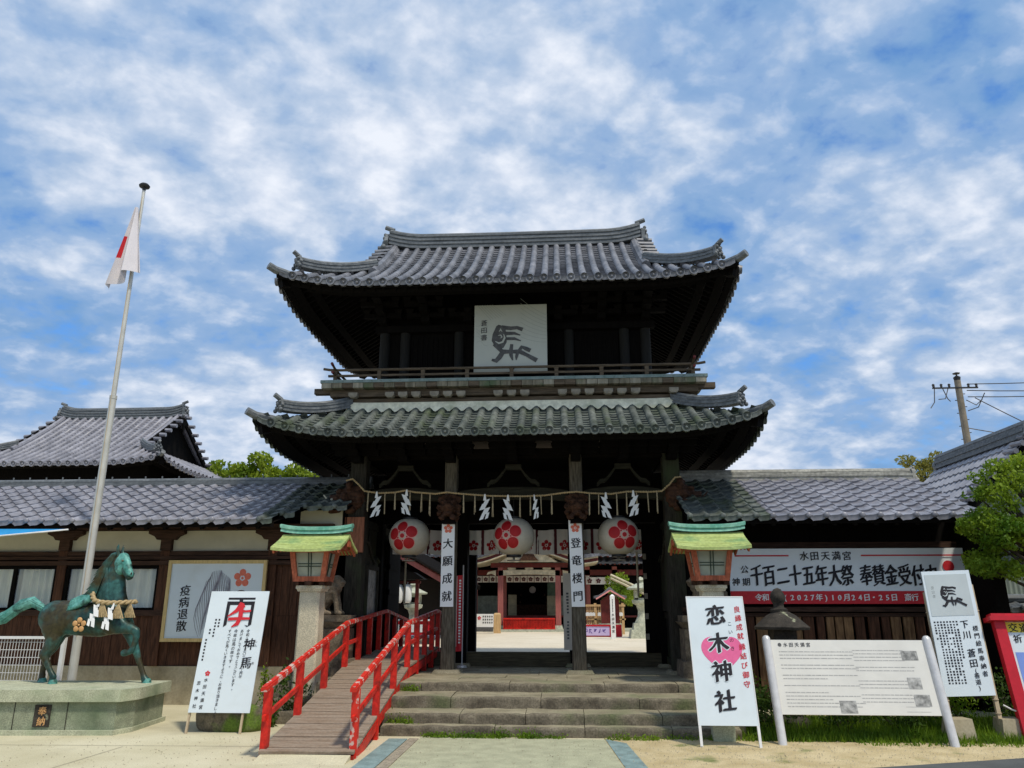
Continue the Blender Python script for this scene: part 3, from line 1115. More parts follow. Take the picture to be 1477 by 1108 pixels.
Yr = 13.88
for x in (-3.38, -2.53, -1.69, -0.845, 0.0, 0.845, 1.69, 2.53, 3.38):
    rail.box(x - 0.035, x + 0.035, Yr - 0.035, Yr + 0.035, 5.77, 5.99)
    rail.frustum((x, Yr, 5.965), (0.05, 0.05), (x, Yr, 6.0), (0.10, 0.09))
rail.box(-3.52, 3.52, Yr - 0.022, Yr + 0.022, 5.885, 5.925)
rail.tube([(-3.62, Yr, 6.05), (-3.5, Yr, 6.03), (-3.3, Yr, 6.02), (3.3, Yr, 6.02), (3.5, Yr, 6.03), (3.62, Yr, 6.05)], 0.026, 8)
rail.box(-3.50, 3.50, Yr - 0.03, Yr + 0.03, 5.785, 5.815)
for sg in (-1, 1):
    x = sg * 3.38
    rail.tube([(x, 13.66, 6.06), (x, 13.8, 6.03), (x, 14.0, 6.02), (x, 18.0, 6.02)], 0.024, 8)
    rail.box(x - 0.02, x + 0.02, 13.70, 18.1, 5.905, 5.94)
    for y in (14.7, 15.5, 16.3, 17.1, 17.9):
        rail.box(x - 0.03, x + 0.03, y - 0.03, y + 0.03, 5.77, 6.0)
rail.build('railing', m_balc, gate, smooth=30)
for sg in (-1, 1):
    m = M()
    x = sg * 3.38
    m.tube([(x, 13.60, 6.075), (x, 13.66, 6.06)], 0.028, 8)
    m.tube([(x, 13.655, 5.92), (x, 13.70, 5.92)], 0.026, 8)
    m.build('red_rail_end', m_deepred, gate)

# upper storey body
UY0, UY1, UX = 14.62, 17.38, 2.62
m = M()
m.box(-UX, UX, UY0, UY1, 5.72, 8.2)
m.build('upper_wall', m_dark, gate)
for x in (-2.62, -2.2, -1.1, 1.1, 2.2, 2.62):
    m = M()
    m.tube([(x, UY0 - 0.04, 5.73), (x, UY0 - 0.04, 7.1)], 0.10, 12)
    m.build('upper_column', mat('grey_upper_post', (0.009, 0.009, 0.008), 0.85, 0.3, 4, WOODV) if 'grey_upper_post' not in MATS else MATS['grey_upper_post'], gate, smooth=40)
for x0, x1 in ((-2.06, -1.24), (1.24, 2.06), (-0.98, 0.98)):
    m = M()
    m.box(x0, x1, UY0 - 0.03, UY0 - 0.005, 5.8, 6.9)
    for i in range(9):
        x = x0 + (x1 - x0) * i / 8
        m.box(x - 0.012, x + 0.012, UY0 - 0.05, UY0 - 0.03, 5.8, 6.9)
    m.build('lattice_panel', m_dark, gate)
m = M()
m.box(-2.8, 2.8, UY0 - 0.16, UY0 - 0.02, 6.98, 7.12)
m.build('upper_beam', m_dark, gate)
for x in (-2.62, -1.75, -0.9, 0, 0.9, 1.75, 2.62):
    m = M()
    for k, (yy, zz) in enumerate(((14.5, 7.14), (14.2, 7.28), (13.9, 7.42))):
        if k and abs(x) < 1:
            continue
        m.box(x - 0.08, x + 0.08, yy - 0.28, yy + 0.28, zz - 0.03, zz + 0.08)
        m.box(x - 0.38, x + 0.38, yy - 0.25, yy - 0.14, zz + 0.08, zz + 0.17)
        for dx in (-0.32, 0, 0.32):
            m.frustum((x + dx, yy - 0.19, zz + 0.17), (0.11, 0.11), (x + dx, yy - 0.19, zz + 0.25), (0.17, 0.17))
    m.build('bracket_cluster', m_dark, gate)

hip_gable_roof(gate, -0.09, 16.1, 4.27, 3.2, 2.90, 7.40, 0.50, 0.88, 0.27, 1.9, m_tile, m_ridge, name='upper_roof', raf_v=1.75, ridge_h=0.34)

# threshold, side walls with framed panels, open door leaves
m = M()
for x0, x1 in zip(PX, PX[1:]):
    m.box(x0 + 0.15, x1 - 0.15, 15.92, 16.08, 0.545, 0.80)
m.build('threshold', m_sill, gate)
for sg in (-1, 1):
    m = M()
    x = sg * 2.93
    for y0, y1 in ((14.55, 15.85), (16.15, 17.45)):
        m.box(x - 0.03, x + 0.03, y0, y1, 0.6, 3.3)
        for z in (0.68, 1.5, 2.4, 3.2):
            m.box(x - 0.06, x + 0.06, y0, y1, z - 0.06, z + 0.06)
        ym = (y0 + y1) / 2
        m.box(x - 0.055, x + 0.055, ym - 0.05, ym + 0.05, 0.74, 3.14)
    m.build('side_wall', m_post, gate)
for x in (-2.78 + 0.06, 2.78 - 0.06):       # narrow slatted leaves folded back beside the side bays
    m = M()
    sg = 1 if x > 0 else -1
    m.box(x - 0.03, x + 0.03, 16.2, 17.1, 0.85, 3.0)
    for z in (0.95, 1.45, 1.95, 2.45, 2.92):
        m.box(x - 0.05, x + 0.05, 16.2, 17.1, z - 0.05, z + 0.05)
    m.build('folded_door', m_dark, gate)
m = M()
for z in (1.10, 1.48, 1.86, 2.24, 2.62):     # pale nail covers down the right inner jamb
    m.box(2.50, 2.56, 15.84, 15.90, z - 0.05, z + 0.05)
m.box(2.50, 2.78, 15.90, 15.99, 0.80, 3.28)
m.build('door_jamb', [m_dark], gate)
for z in (1.10, 1.48, 1.86, 2.24, 2.62):
    m = M()
    m.box(2.495, 2.56, 15.82, 15.835, z - 0.055, z + 0.055)
    m.build('nail_cover', m_white_end, gate)
# carved board with a scrolled head on each inner side wall
for sg in (-1, 1):
    x = sg * 2.86
    m = M()
    pts = [(14.62, 1.58), (15.78, 1.58), (15.78, 2.52), (15.55, 2.60), (15.35, 2.50), (15.1, 2.62), (14.9, 2.80), (14.62, 2.86)]
    m.prism([(x, y, z) for y, z in pts], (-sg * 0.03, 0, 0))
    m.tube([(x - sg * 0.045, y, z) for y, z in pts[2:]], 0.03, 8)
    m.build('carved_panel', m_post, gate, smooth=40)
# reddish boarding wrapped round the left corner post
m = M()
m.box(-3.11, -2.76, 14.20, 14.245, 2.62, 3.26)
m.box(-3.12, -3.085, 14.20, 14.60, 2.62, 3.26)
m.box(-2.96, -2.945, 14.188, 14.20, 2.62, 3.26)
m.build('post_boarding', m_redwood, gate)


# carved beast heads on the beam ends
def beast_head(face):
    """a snarling guardian head facing -Y: brow, snout, jaws, ears, mane curls, forelegs under the chin"""
    ch = [((0, 0.03, 0.0), (0.16, 0.16, 0.155)), ((0, -0.15, -0.04), (0.115, 0.11, 0.075)), ((0, -0.13, -0.135), (0.095, 0.09, 0.045)),
          ((0, -0.235, -0.01), (0.055, 0.04, 0.04))]
    for s in (-1, 1):
        ch += [((s * 0.075, -0.12, 0.065), (0.06, 0.05, 0.038)), ((s * 0.07, -0.125, 0.028), (0.033, 0.033, 0.033)),
               ((s * 0.15, 0.02, 0.11), (0.05, 0.045, 0.06)), ((s * 0.165, -0.02, -0.02), (0.045, 0.06, 0.055)),
               ((s * 0.155, -0.01, -0.12), (0.05, 0.06, 0.05)), ((s * 0.045, -0.235, -0.035), (0.03, 0.03, 0.022)),
               ((s * 0.085, -0.16, -0.20), (0.05, 0.085, 0.04)), ((s * 0.10, -0.21, -0.215), (0.045, 0.05, 0.035)),
               ((s * 0.085, 0.02, 0.165), (0.05, 0.05, 0.04)), ((s * 0.10, 0.05, -0.19), (0.07, 0.08, 0.06))]
    ch += [((0, 0.0, 0.175), (0.06, 0.06, 0.04)), ((0, 0.12, -0.02), (0.15, 0.12, 0.19))]
    b = blob(ch, 0.014, 2, disp=lambda p: 0.012 * mnoise.noise(p * 16) + 0.006 * sin(p.z * 90 + p.x * 40))
    return b


HEAD = beast_head(0)
import copy as _copy
for x, y, z, rot, sc in ((-1.17, 14.14, 3.44, 0, 1.1), (1.17, 14.14, 3.44, 0, 1.1), (-3.10, 14.32, 3.66, -pi / 2, 1.35), (3.10, 14.32, 3.66, pi / 2, 1.35)):
    m = _copy.deepcopy(HEAD)
    R_ = Matrix.Rotation(rot, 3, 'Z')
    m.xform(lambda p: R_ @ (Vector(p) * sc) + Vector((x, y, z)))
    hd = m.build('carved_beast_head', m_carve, gate, smooth=50)
    if abs(x) > 2:
        m = M()
        sg = 1 if x > 0 else -1
        for dy in (-0.09, 0.09):
            m.tube([(x + sg * 0.22, y + dy, z - 0.02), (x + sg * 0.36, y + dy * 1.2, z - 0.10), (x + sg * 0.46, y + dy * 1.2, z + 0.02)], [0.03, 0.026, 0.012], 8)
        m.build('tusk', m_plaster if sg < 0 else m_carve, hd, smooth=50)
    else:
        m = M()
        m.box(x - 0.12, x + 0.12, y - 0.10, y + 0.14, z - 0.32, z - 0.24)
        m.build('head_block', m_dark, hd)

# ------------------------------------------------------------------ things on the gate
# votive painting on the balcony: white board with a running brush-drawn horse figure
PYY = 13.99
plq = thing('votive_painting', 'large square white board with a bold grey brush-drawn galloping figure on the upper balcony', 'painting', (0, 13.99, 5.95))
PF = frame((-0.735, 13.99, 5.93), (1, 0, 0), (0, 0.02, 1))
PW, PH = 1.41, 1.41
m = M().box(0, PW, 0, PH, -0.04, 0).xform(PF)
m.build('panel', mat('pearl_panel', (0.46, 0.48, 0.43), 0.6, 0.04, 2), plq)


def horse_brush(m, x, y, k, c, mi=0, pale=1):
    """the brush figure in a box of width k: big-eyed head with three mane strokes, running legs"""
    q = lambda pts: [(x + (a - 490) / 500 * k, y + (715 - b) / 500 * k) for a, b in pts]
    w = lambda ws: [v / 500 * k for v in ws]
    poly = q([(540, 290), (565, 272), (612, 288), (640, 320), (652, 380), (656, 480), (622, 545), (585, 560), (520, 515), (490, 462), (500, 385)])
    m.add([(a, b, c) for a, b in poly], [tuple(range(len(poly)))[::-1]], mi)
    stroke(m, q([(600, 305), (700, 318), (770, 312), (832, 336)]), w([50, 44, 40, 46]), c + 0.0008, mi)
    stroke(m, q([(645, 378), (740, 378), (806, 402)]), w([44, 34, 12]), c + 0.0016, mi)
    stroke(m, q([(645, 440), (740, 440), (812, 468)]), w([36, 34, 10]), c + 0.0024, mi)
    stroke(m, q([(515, 500), (580, 560), (612, 596), (580, 650), (540, 695), (492, 682)]), w([40, 48, 60, 56, 52, 26]), c + 0.0032, mi)
    stroke(m, q([(595, 590), (700, 592), (800, 592), (870, 630), (985, 698)]), w([56, 40, 52, 40, 52]), c + 0.0040, mi)
    stroke(m, q([(712, 505), (700, 590), (706, 640), (722, 692)]), w([34, 44, 38, 14]), c + 0.0048, mi)
    stroke(m, q([(775, 600), (764, 650), (760, 690)]), w([38, 32, 10]), c + 0.0056, mi)
    stroke(m, q([(788, 590), (820, 540), (865, 560), (915, 584)]), w([40, 40, 46, 46]), c + 0.0064, mi)
    for pts, ws in (([(530, 468), (570, 492), (612, 478), (634, 430), (622, 385)], [6, 20, 22, 20, 6]), ([(570, 358), (588, 330), (606, 358)], [4, 26, 4]), ([(560, 402), (590, 396), (604, 420), (588, 434)], [4, 12, 14, 4])):
        stroke(m, q(pts), w(ws), c + 0.0072, pale)


m = M()
horse_brush(m, 0.34, 0.22, 0.88, 0.003)
column(m, '蒼田書', 0.19, 1.10, 0.13, 0.15)
m.xform(PF).build('brush_figure', [m_grey_ink, MATS['pearl_panel']], plq)
m = M()
for k in range(9):
    y0 = 0.62 + 0.1 * k
    pts = [(0.9 + 0.5 * t / 8, y0 + 0.12 * (1 - t / 8) ** 2 - 0.03 * k * t / 8) for t in range(9)]
    stroke(m, pts, [0.006] * 9, 0.0015)
for k in range(7):
    stroke(m, [(0.05 + 0.05 * k, 1.42), (0.32 + 0.05 * k, 1.10 + 0.015 * k)], [0.006, 0.006], 0.0016)
for k in range(5):
    stroke(m, [(0.04 + 0.02 * t, 0.62 + 0.1 * k + 0.05 * sin(t * 0.5 + k)) for t in range(12)], [0.005] * 12, 0.0016)
m.xform(PF).build('wood_grain_lines', mat('faint_grain_ink', (0.30, 0.33, 0.30), 0.7, 0.1, 5), plq)

# shimenawa
rope_pts = [(-3.12, 14.12, 3.93), (-2.98, 14.06, 3.95), (-2.86, 14.08, 3.84), (-2.76, 14.10, 3.73), (-2.5, 14.12, 3.69), (-2.2, 14.12, 3.70), (-2.0, 14.12, 3.735), (-1.8, 14.12, 3.70), (-1.4, 13.92, 3.64),
            (-1.17, 13.86, 3.66), (-0.95, 13.92, 3.64), (-0.4, 14.10, 3.62), (0.2, 14.12, 3.61), (0.6, 14.10, 3.62), (0.95, 13.92, 3.64), (1.17, 13.86, 3.65), (1.4, 13.92, 3.63), (1.8, 14.12, 3.64), (2.1, 14.12, 3.68), (2.5, 14.12, 3.67), (2.72, 14.10, 3.68), (2.86, 14.08, 3.80), (2.96, 14.06, 3.92), (3.08, 14.10, 3.94)]


def rope_at(x):
    for a, b in zip(rope_pts, rope_pts[1:]):
        if a[0] <= x <= b[0]:
            t = (x - a[0]) / (b[0] - a[0])
            return Vector(a).lerp(Vector(b), t)


rope = thing('straw_rope', 'twisted straw rope draped across the whole gate front from corner to corner', 'shrine rope', (0, 14.1, 3.6))


def twisted(m, pts, r, turns_per_m=14, n=6, strands=2):
    """two strands twisted round a path"""
    pts = [Vector(p) for p in pts]
    fine = []
    for a, b in zip(pts, pts[1:]):
        k = max(2, int((b - a).length / 0.02))
        fine += [a.lerp(b, i / k) for i in range(k)]
    fine.append(pts[-1])
    L = 0
    ph = []
    for i, p in enumerate(fine):
        if i:
            L += (p - fine[i - 1]).length
        ph.append(L * turns_per_m * 2 * pi)
    for s in range(strands):
        cen = []
        for i, p in enumerate(fine):
            d = (fine[min(i + 1, len(fine) - 1)] - fine[max(i - 1, 0)]).normalized()
            a = d.cross(Vector((0, 0, 1)))
            a = a.normalized() if a.length > 1e-3 else Vector((1, 0, 0))
            b = a.cross(d)
            t = ph[i] + 2 * pi * s / strands
            cen.append(p + (a * cos(t) + b * sin(t)) * r * 0.5)
        m.tube(cen, r * 0.62, n)


m = M()
twisted(m, rope_pts, 0.017, 11)
m.build('cord', m_straw, rope, smooth=50)
for x in (-2.68, -2.37, -2.18, -1.90, -1.67, -1.50, -0.88, -0.68, -0.36, -0.06, 0.14, 0.33, 0.52, 0.72, 1.40, 1.57, 1.90, 2.08, 2.26, 2.46, 2.63):
    p = rope_at(x)
    L = RND.uniform(0.33, 0.40)
    m = M()
    for k in range(3):
        dx = RND.uniform(-0.014, 0.014)
        m.tube([p + Vector((0, -0.01, 0)), p + Vector((dx * 0.5, -0.015, -L * 0.5)), p + Vector((dx, -0.01, -L + RND.uniform(-0.02, 0.02)))], [0.010, 0.010, 0.007], 5)
    m.build('straw_tassel', m_strawd, rope)


def shide(m, p, s=1.0, sg=1):
    """zig-zag folded paper streamer hanging from p (faces -Y), two tails"""
    p = Vector(p)
    x, z = 0.0, 0.0
    m.prism([p + Vector((-0.012 * s, 0, 0.02 * s)), p + Vector((0.012 * s, 0, 0.02 * s)), p + Vector((0.03 * s, -0.01, -0.10 * s)), p + Vector((-0.03 * s, -0.01, -0.10 * s))], (0, -0.002, 0))
    cells = [(0.022, -0.085, 0.088, 0.105), (-0.022, -0.165, 0.100, 0.105), (0.022, -0.245, 0.100, 0.11), (-0.034, -0.325, 0.070, 0.125), (0.048, -0.330, 0.055, 0.10)]
    for i, (cx, cz, w, h) in enumerate(cells):
        y = -0.010 * (i % 2) - 0.006 * i
        sk = 0.026 if i != 4 else 0.012
        j = RND.uniform(-0.008, 0.008)
        q = [Vector((sg * (cx - w / 2 + sk), y, cz + j)), Vector((sg * (cx + w / 2 + sk), y, cz + 0.025 + j)), Vector((sg * (cx + w / 2 - sk), y - 0.022, cz - h + 0.012)), Vector((sg * (cx - w / 2 - sk), y - 0.022, cz - h - 0.012))]
        m.prism([p + v * s for v in q], (0, -0.002, 0))


places = ((-2.52, 'leftmost white zigzag paper streamer hanging from the straw rope', 1), (-1.96, 'white zigzag paper streamer on the rope above the left lantern', -1),
          (-0.50, 'white zigzag paper streamer left of the middle lantern, just right of a beast head', 1), (-0.08, 'white zigzag paper streamer on the rope directly over the middle lantern', -1),
          (0.40, 'narrow white paper streamer on the rope just right of the middle lantern', 1), (1.70, 'white zigzag paper streamer on the rope above the left half of the right lantern', -1),
          (2.20, 'rightmost white zigzag paper streamer on the rope, over the right lantern crest', 1))
for x, lab, sg in places:
    m = M()
    p = rope_at(x) + Vector((0, -0.035, 0))
    shide(m, p, 1.0 if x != 0.40 else 0.95, sg)
    if x == 0.40:
        m.xform(lambda q: (p.x + (q[0] - p.x) * 0.62 + (p.z - q[2]) * 0.10, q[1], q[2]))
    tag(m.build('paper_streamer', m_paper, org=tuple(p)), lab, 'paper streamer', 'paper streamers on the straw rope')

# round paper lanterns with crimson plum crests
def lantern(x, yaw, label):
    c = Vector((x, 14.72, 2.93))
    t = thing('paper_lantern', label, 'paper lantern', tuple(c), 'round lanterns under the gate')
    RX, RZ = 0.385, 0.345
    m = M()
    prof = []
    nseg = 40
    for i in range(nseg + 1):
        th = pi * (0.10 + 0.80 * i / nseg)
        rr = RX * sin(th) ** 0.85 + (0.004 if i % 2 else -0.002)
        prof.append((rr, -RZ * cos(th) * 1.02))
    m.lathe(c, prof, 40)
    m.build('shade', m_lamp, t, smooth=60)
    m = M()
    m.lathe(c + Vector((0, 0, -RZ - 0.035)), [(0.13, 0), (0.14, 0.01), (0.14, 0.06), (0.12, 0.07)], 24)
    m.build('lower_ring', m_black, t, smooth=40)
    m = M()
    m.lathe(c + Vector((0, 0, RZ - 0.05)), [(0.13, 0), (0.14, 0.01), (0.14, 0.07), (0.10, 0.08)], 24)
    m.tube([c + Vector((0, 0, RZ)), c + Vector((0, 0, 0.9))], 0.008, 6)
    m.build('upper_ring', m_black, t, smooth=40)
    m = M()
    m.lathe(c + Vector((0, 0, -RZ - 0.105)), [(0.02, 0), (0.13, 0.004), (0.13, 0.018), (0.02, 0.02)], 24)
    m.tube([c + Vector((0, 0, -RZ - 0.1)), c + Vector((0, 0, -RZ))], 0.02, 8)
    m.build('lamp_base', m_white_end, t, smooth=40)

    def on(a, b, k):
        # a, b metres across the face -> point on the shade
        az = yaw + a / RX
        el = b / RZ
        cz = sin(el)
        cr = cos(el) ** 0.85
        return c + Vector((RX * k * cr * sin(az), -RX * k * cr * cos(az), RZ * k * cz))

    def cdisc(m, a0, b0, r, k, mi=0, n=20):
        o = len(m.v)
        m.v.append(tuple(on(a0, b0, k)))
        for q in range(1, 4):
            for j in range(n):
                t_ = 2 * pi * j / n
                m.v.append(tuple(on(a0 + r * q / 3 * cos(t_), b0 + r * q / 3 * sin(t_), k)))
        for j in range(n):
            m.f.append((o, o + 1 + j, o + 1 + (j + 1) % n))
            m.mi.append(mi)
            for q in range(2):
                m.f.append((o + 1 + q * n + j, o + 1 + (q + 1) * n + j, o + 1 + (q + 1) * n + (j + 1) % n, o + 1 + q * n + (j + 1) % n))
                m.mi.append(mi)
    m = M()
    for k in range(5):
        t_ = pi / 2 + 2 * pi * k / 5 + 0.1
        a0, b0 = 0.190 * cos(t_), 0.190 * sin(t_)
        cdisc(m, a0, b0, 0.119, 1.016, 1)
        cdisc(m, a0, b0, 0.107, 1.024, 0)
        t2 = t_ + pi / 5
        cdisc(m, 0.092 * cos(t2), 0.092 * sin(t2), 0.022, 1.016, 1, 10)
        cdisc(m, 0.092 * cos(t2), 0.092 * sin(t2), 0.015, 1.024, 0, 10)
    cdisc(m, 0, 0, 0.050, 1.016, 1, 14)
    cdisc(m, 0, 0, 0.040, 1.024, 0, 14)
    m.build('plum_crest', [m_emblem, m_pinkline], t)


lantern(-2.0, -0.17, 'round cream paper lantern with crimson plum crest in the left bay, behind the white streamers')
lantern(-0.01, -0.32, 'round cream paper lantern with crimson plum crest hanging in the middle of the gate')
lantern(1.95, 0.22, 'round cream paper lantern with crimson plum crest in the right bay, crest turned right')

# tall votive name boards on the two centre posts
def post_board(x, text, label, tilt):
    t = thing('name_board', label, 'sign board', (x, 14.25, 1.66), 'tall white boards on the gate posts')
    f = frame((x - 0.118, 14.235, 1.66), (1, 0, 0), (tilt, 0, 1))
    H = 1.53
    m = M().box(0, 0.236, 0, H, -0.02, 0).xform(f)
    m.build('panel', m_signw, t)
    m = M()
    plum(m, 0.118, H - 0.15, 0.085, 0.003)
    m.xform(f).build('plum_crest', m_coral, t)
    m = M()
    for i, ch in enumerate(text):
        glyph(m, ch, 0.118, H - 0.42 - i * 0.31, 0.19, bold=0.022)
    m.xform(f).build('lettering', m_ink, t)


post_board(-1.19, '大願成就', 'tall narrow white board with four black characters starting with 大 on the left centre post', 0.0)
post_board(1.165, '登竜楼門', 'tall narrow white board with four black characters ending in 門 on the right centre post', -0.02)

# shrine curtain across the back of the gate
m = M()
cur = thing('shrine_curtain', 'white shrine curtain with a row of crimson plum crests across the back of the gate', 'curtain', (0, 16.3, 2.69))
X0, n = -2.66, 14
wd = 5.32 / n


def cy(x, z):
    return 16.30 + 0.035 * sin(x * 16.5) + 0.012 * sin(x * 41 + z * 3)


rows = []
for i in range(n * 8 + 1):
    x = X0 + 5.32 * i / (n * 8)
    rows.append([(x, cy(x, z), z + 0.012 * sin(x * 9)) for z in (2.70, 2.83, 2.96, 3.09, 3.2)])
m.grid(rows)
m.build('cloth', m_noren, cur, smooth=60)
for i in range(1, n):
    m = M()
    x = X0 + wd * i
    m.add([(x + dx, cy(x + dx, z) - 0.004, z + 0.012 * sin(x * 9)) for z in (2.70, 2.83, 2.96, 3.09, 3.2) for dx in (-0.03, 0.03)], [(2 * k, 2 * k + 1, 2 * k + 3, 2 * k + 2) for k in range(4)])
    m.build('stripe', m_maroon, cur)
m = M()
for i in range(n):
    x = X0 + wd * (i + 0.5)
    q = M()
    plum(q, 0, 0, 0.115, 0, n=12)
    q.xform(lambda p: (x + p[0], cy(x + p[0], 2.88) - 0.005, 2.88 + p[1]))
    m.add(q.v, q.f)
m.build('plum_crest', m_emblem, cur)

for x in (-2.36, 2.42):
    m = M()
    m.tube([(x, 16.24, 1.70 if x < 0 else 1.85), (x, 16.24, 2.74)], 0.022, 8)
    m.build('support_pole', m_cream, cur, smooth=50)

# glazed notice case on the left side wall
t = thing('notice_case', 'glass-fronted wooden notice case fixed to the inner left wall of the gate', 'notice case', (-2.86, 15.2, 1.5))
m = M()
m.box(-2.86, -2.80, 14.75, 15.55, 1.45, 2.35)
m.build('backboard', mat('grey_notices', (0.10, 0.10, 0.09), 0.4, 0.5, 12, col2=(0.36, 0.36, 0.34), detail=3), t)
m = M()
for a, b in ((1.40, 1.46), (2.34, 2.42)):
    m.box(-2.86, -2.76, 14.70, 15.60, a, b)
m.box(-2.86, -2.76, 14.70, 14.76, 1.462, 2.338)
m.box(-2.86, -2.76, 15.54, 15.60, 1.462, 2.338)
m.build('frame', m_post, t)

# ------------------------------------------------------------------ ground and steps
g = M()
n = 40
rows = []
for i in range(n + 1):
    rows.append([(-300 + 600 * i / n, -60 + 500 * j / n, 0) for j in range(n + 1)])
g.grid(rows, flip=True)
struct(g, 'ground', m_ground)


def sheet(name, poly, z, m_, kind='structure'):
    m = M()
    m.add([(x, y, z) for x, y in poly], [tuple(range(len(poly)))])
    return struct(m, name, m_)


sheet('path', [(-1.02, 2), (1.98, 2), (1.40, 10.98), (-1.02, 10.98)], 0.006, m_path)
sheet('path_kerb', [(-1.16, 2), (-1.03, 2), (-1.03, 10.9), (-1.16, 10.9)], 0.010, m_kerb)
sheet('path_kerb', [(1.99, 2), (2.30, 2), (1.66, 10.7), (1.41, 10.98)], 0.010, m_drain)
sheet('drain_channel', [(-1.42, 2), (-1.17, 2), (-1.17, 10.85), (-1.42, 10.85)], 0.012, m_drain)
sheet('sandy_ground', [(1.4, 8.3), (3.9, 9.25), (6.2, 10.05), (9, 10.9), (14, 11.6), (14, 13.5), (1.4, 13.5)], 0.004, m_sand)
g = M()
for (x0, y0, x1, y1, w) in ((-9, 10.05, -2.75, 10.22, 0.012), (-9, 8.0, -1.45, 8.0, 0.012), (-4.6, 10.1, -4.75, 6, 0.010)):
    d = Vector((x1 - x0, y1 - y0, 0))
    nn = Vector((-d.y, d.x, 0)).normalized() * w * 0.5
    k = 40
    L_, R_ = [], []
    for i in range(k + 1):
        p = Vector((x0, y0, 0.0045)) + d * (i / k)
        j = Vector((0, mnoise.noise(p * 3) * 0.015, 0))
        L_.append(p + nn + j)
        R_.append(p - nn + j)
    g.grid([L_, R_])
struct(g, 'pavement_joint', m_kerb)
sheet('road', [(1.9, -20), (40, -20), (40, 14.5), (14, 11.2), (9, 10.7), (6.2, 10.0), (3.9, 9.20), (2.2, 8.2)], 0.014, m_asphalt)
sheet('courtyard', [(-26, 17.9), (26, 17.9), (26, 90), (-26, 90)], 0.552, m_court)

NZ = lambda p, s, a: a * mnoise.noise(Vector(p) * s)


def stone_block(m, x0, x1, y0, y1, z0, z1, seed=0.0, ch=0.03):
    """worn long stone: rounded nose, uneven faces"""
    k = max(3, int((x1 - x0) / 0.09))
    prof = [(y1, z1), ((y0 + y1) / 2, z1 + 0.003), (y0 + ch * 1.6, z1), (y0 + ch * 0.5, z1 - 0.006), (y0 + 0.004, z1 - ch * 0.6), (y0, z1 - ch * 1.6), (y0, (z0 + z1) / 2), (y0, z0)]
    rows = []
    for i in range(k + 1):
        x = x0 + (x1 - x0) * i / k
        r = []
        for j, (y, z) in enumerate(prof):
            e = 0.012 if (i == 0 or i == k) and j in (2, 3, 4) else 0
            d = NZ((x * 1.0 + seed, y * 2, z * 2), 4.0, 0.012) + NZ((x + seed, y, z), 14, 0.007)
            r.append((x, y - (d if j > 2 else 0), z + (d if j <= 3 else 0) - e))
        rows.append(r)
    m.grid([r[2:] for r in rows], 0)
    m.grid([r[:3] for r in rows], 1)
    for r in (rows[0], rows[-1]):
        m.add(r + [(r[0][0], y1, z0)], [tuple(range(len(r) + 1))])


steps = thing('stone_steps', 'broad weathered stone steps with mossy grey risers rising to the gate', 'steps', (0.7, 11.9, 0))
STEP = ((11.10, 11.42, -0.05, 0.13), (11.30, 11.95, 0.0, 0.265), (11.82, 12.70, 0.1, 0.42), (12.52, 12.95, 0.2, 0.545))
cuts = ([-1.60, -0.05, 1.15, 2.3, 3.2], [-1.62, -0.55, 0.35, 1.15, 2.2, 3.3], [-1.66, -0.75, 0.55, 1.95, 3.35], [-3.75, -2.4, -1.3, 0.05, 1.5, 2.6, 3.75])
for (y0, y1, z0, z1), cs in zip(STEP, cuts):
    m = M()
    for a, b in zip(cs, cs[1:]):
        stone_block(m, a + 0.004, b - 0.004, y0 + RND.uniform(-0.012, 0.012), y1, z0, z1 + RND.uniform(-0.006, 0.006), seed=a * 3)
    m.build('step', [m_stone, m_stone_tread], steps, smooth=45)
# landing paving
m = M()
ys = [12.92, 13.45, 14.05, 14.75, 15.5, 16.3, 17.1, 17.95]
for j, (a, b) in enumerate(zip(ys, ys[1:])):
    x = -3.75
    while x < 3.7:
        w = RND.uniform(0.55, 1.15)
        e = min(x + w, 3.75)
        z = 0.54 + RND.uniform(-0.006, 0.004)
        m.box(x + 0.005, e - 0.005, a + 0.005, b - 0.005, 0.3, z)
        x = e
m.build('landing_slab', m_stone_tread, steps)
m = M()
m.box(-3.74, 3.74, 12.94, 17.94, 0.0, 0.50)
m.build('landing_core', m_stone, steps)
# side stones of the landing left of the ramp
m = M()
for (x0, x1, y0, z1) in ((-3.72, -3.2, 12.40, 0.32), (-3.2, -2.66, 12.36, 0.36), (-3.6, -3.0, 12.05, 0.18)):
    stone_block(m, x0, x1, y0, y0 + 0.6, 0, z1, seed=x0)
m.build('side_stone', [m_stone, m_stone], steps, smooth=45)

# moss and grass tufts along the steps
def tuft(m, x, y, z, n, r, h):
    for _ in range(n):
        a = RND.uniform(0, 2 * pi)
        d = r * sqrt(RND.random())
        px, py = x + d * cos(a), y + d * sin(a) * 0.6
        t = RND.uniform(0, 2 * pi)
        hh = h * RND.uniform(0.5, 1.1)
        w = 0.007 + 0.006 * RND.random()
        lx, ly = RND.uniform(-0.5, 0.5) * hh, RND.uniform(-0.5, 0.4) * hh
        m.add([(px - w * cos(t), py - w * sin(t), z), (px + w * cos(t), py + w * sin(t), z), (px + lx, py + ly, z + hh)], [(0, 1, 2)])


def small_leaves(m, x, y, z, n, rx, ry, rz, s):
    for _ in range(n):
        p = Vector((x + RND.gauss(0, rx * 0.5), y + RND.gauss(0, ry * 0.5), z + abs(RND.gauss(0, rz * 0.6))))
        leaf(m, p, s * RND.uniform(0.6, 1.3))


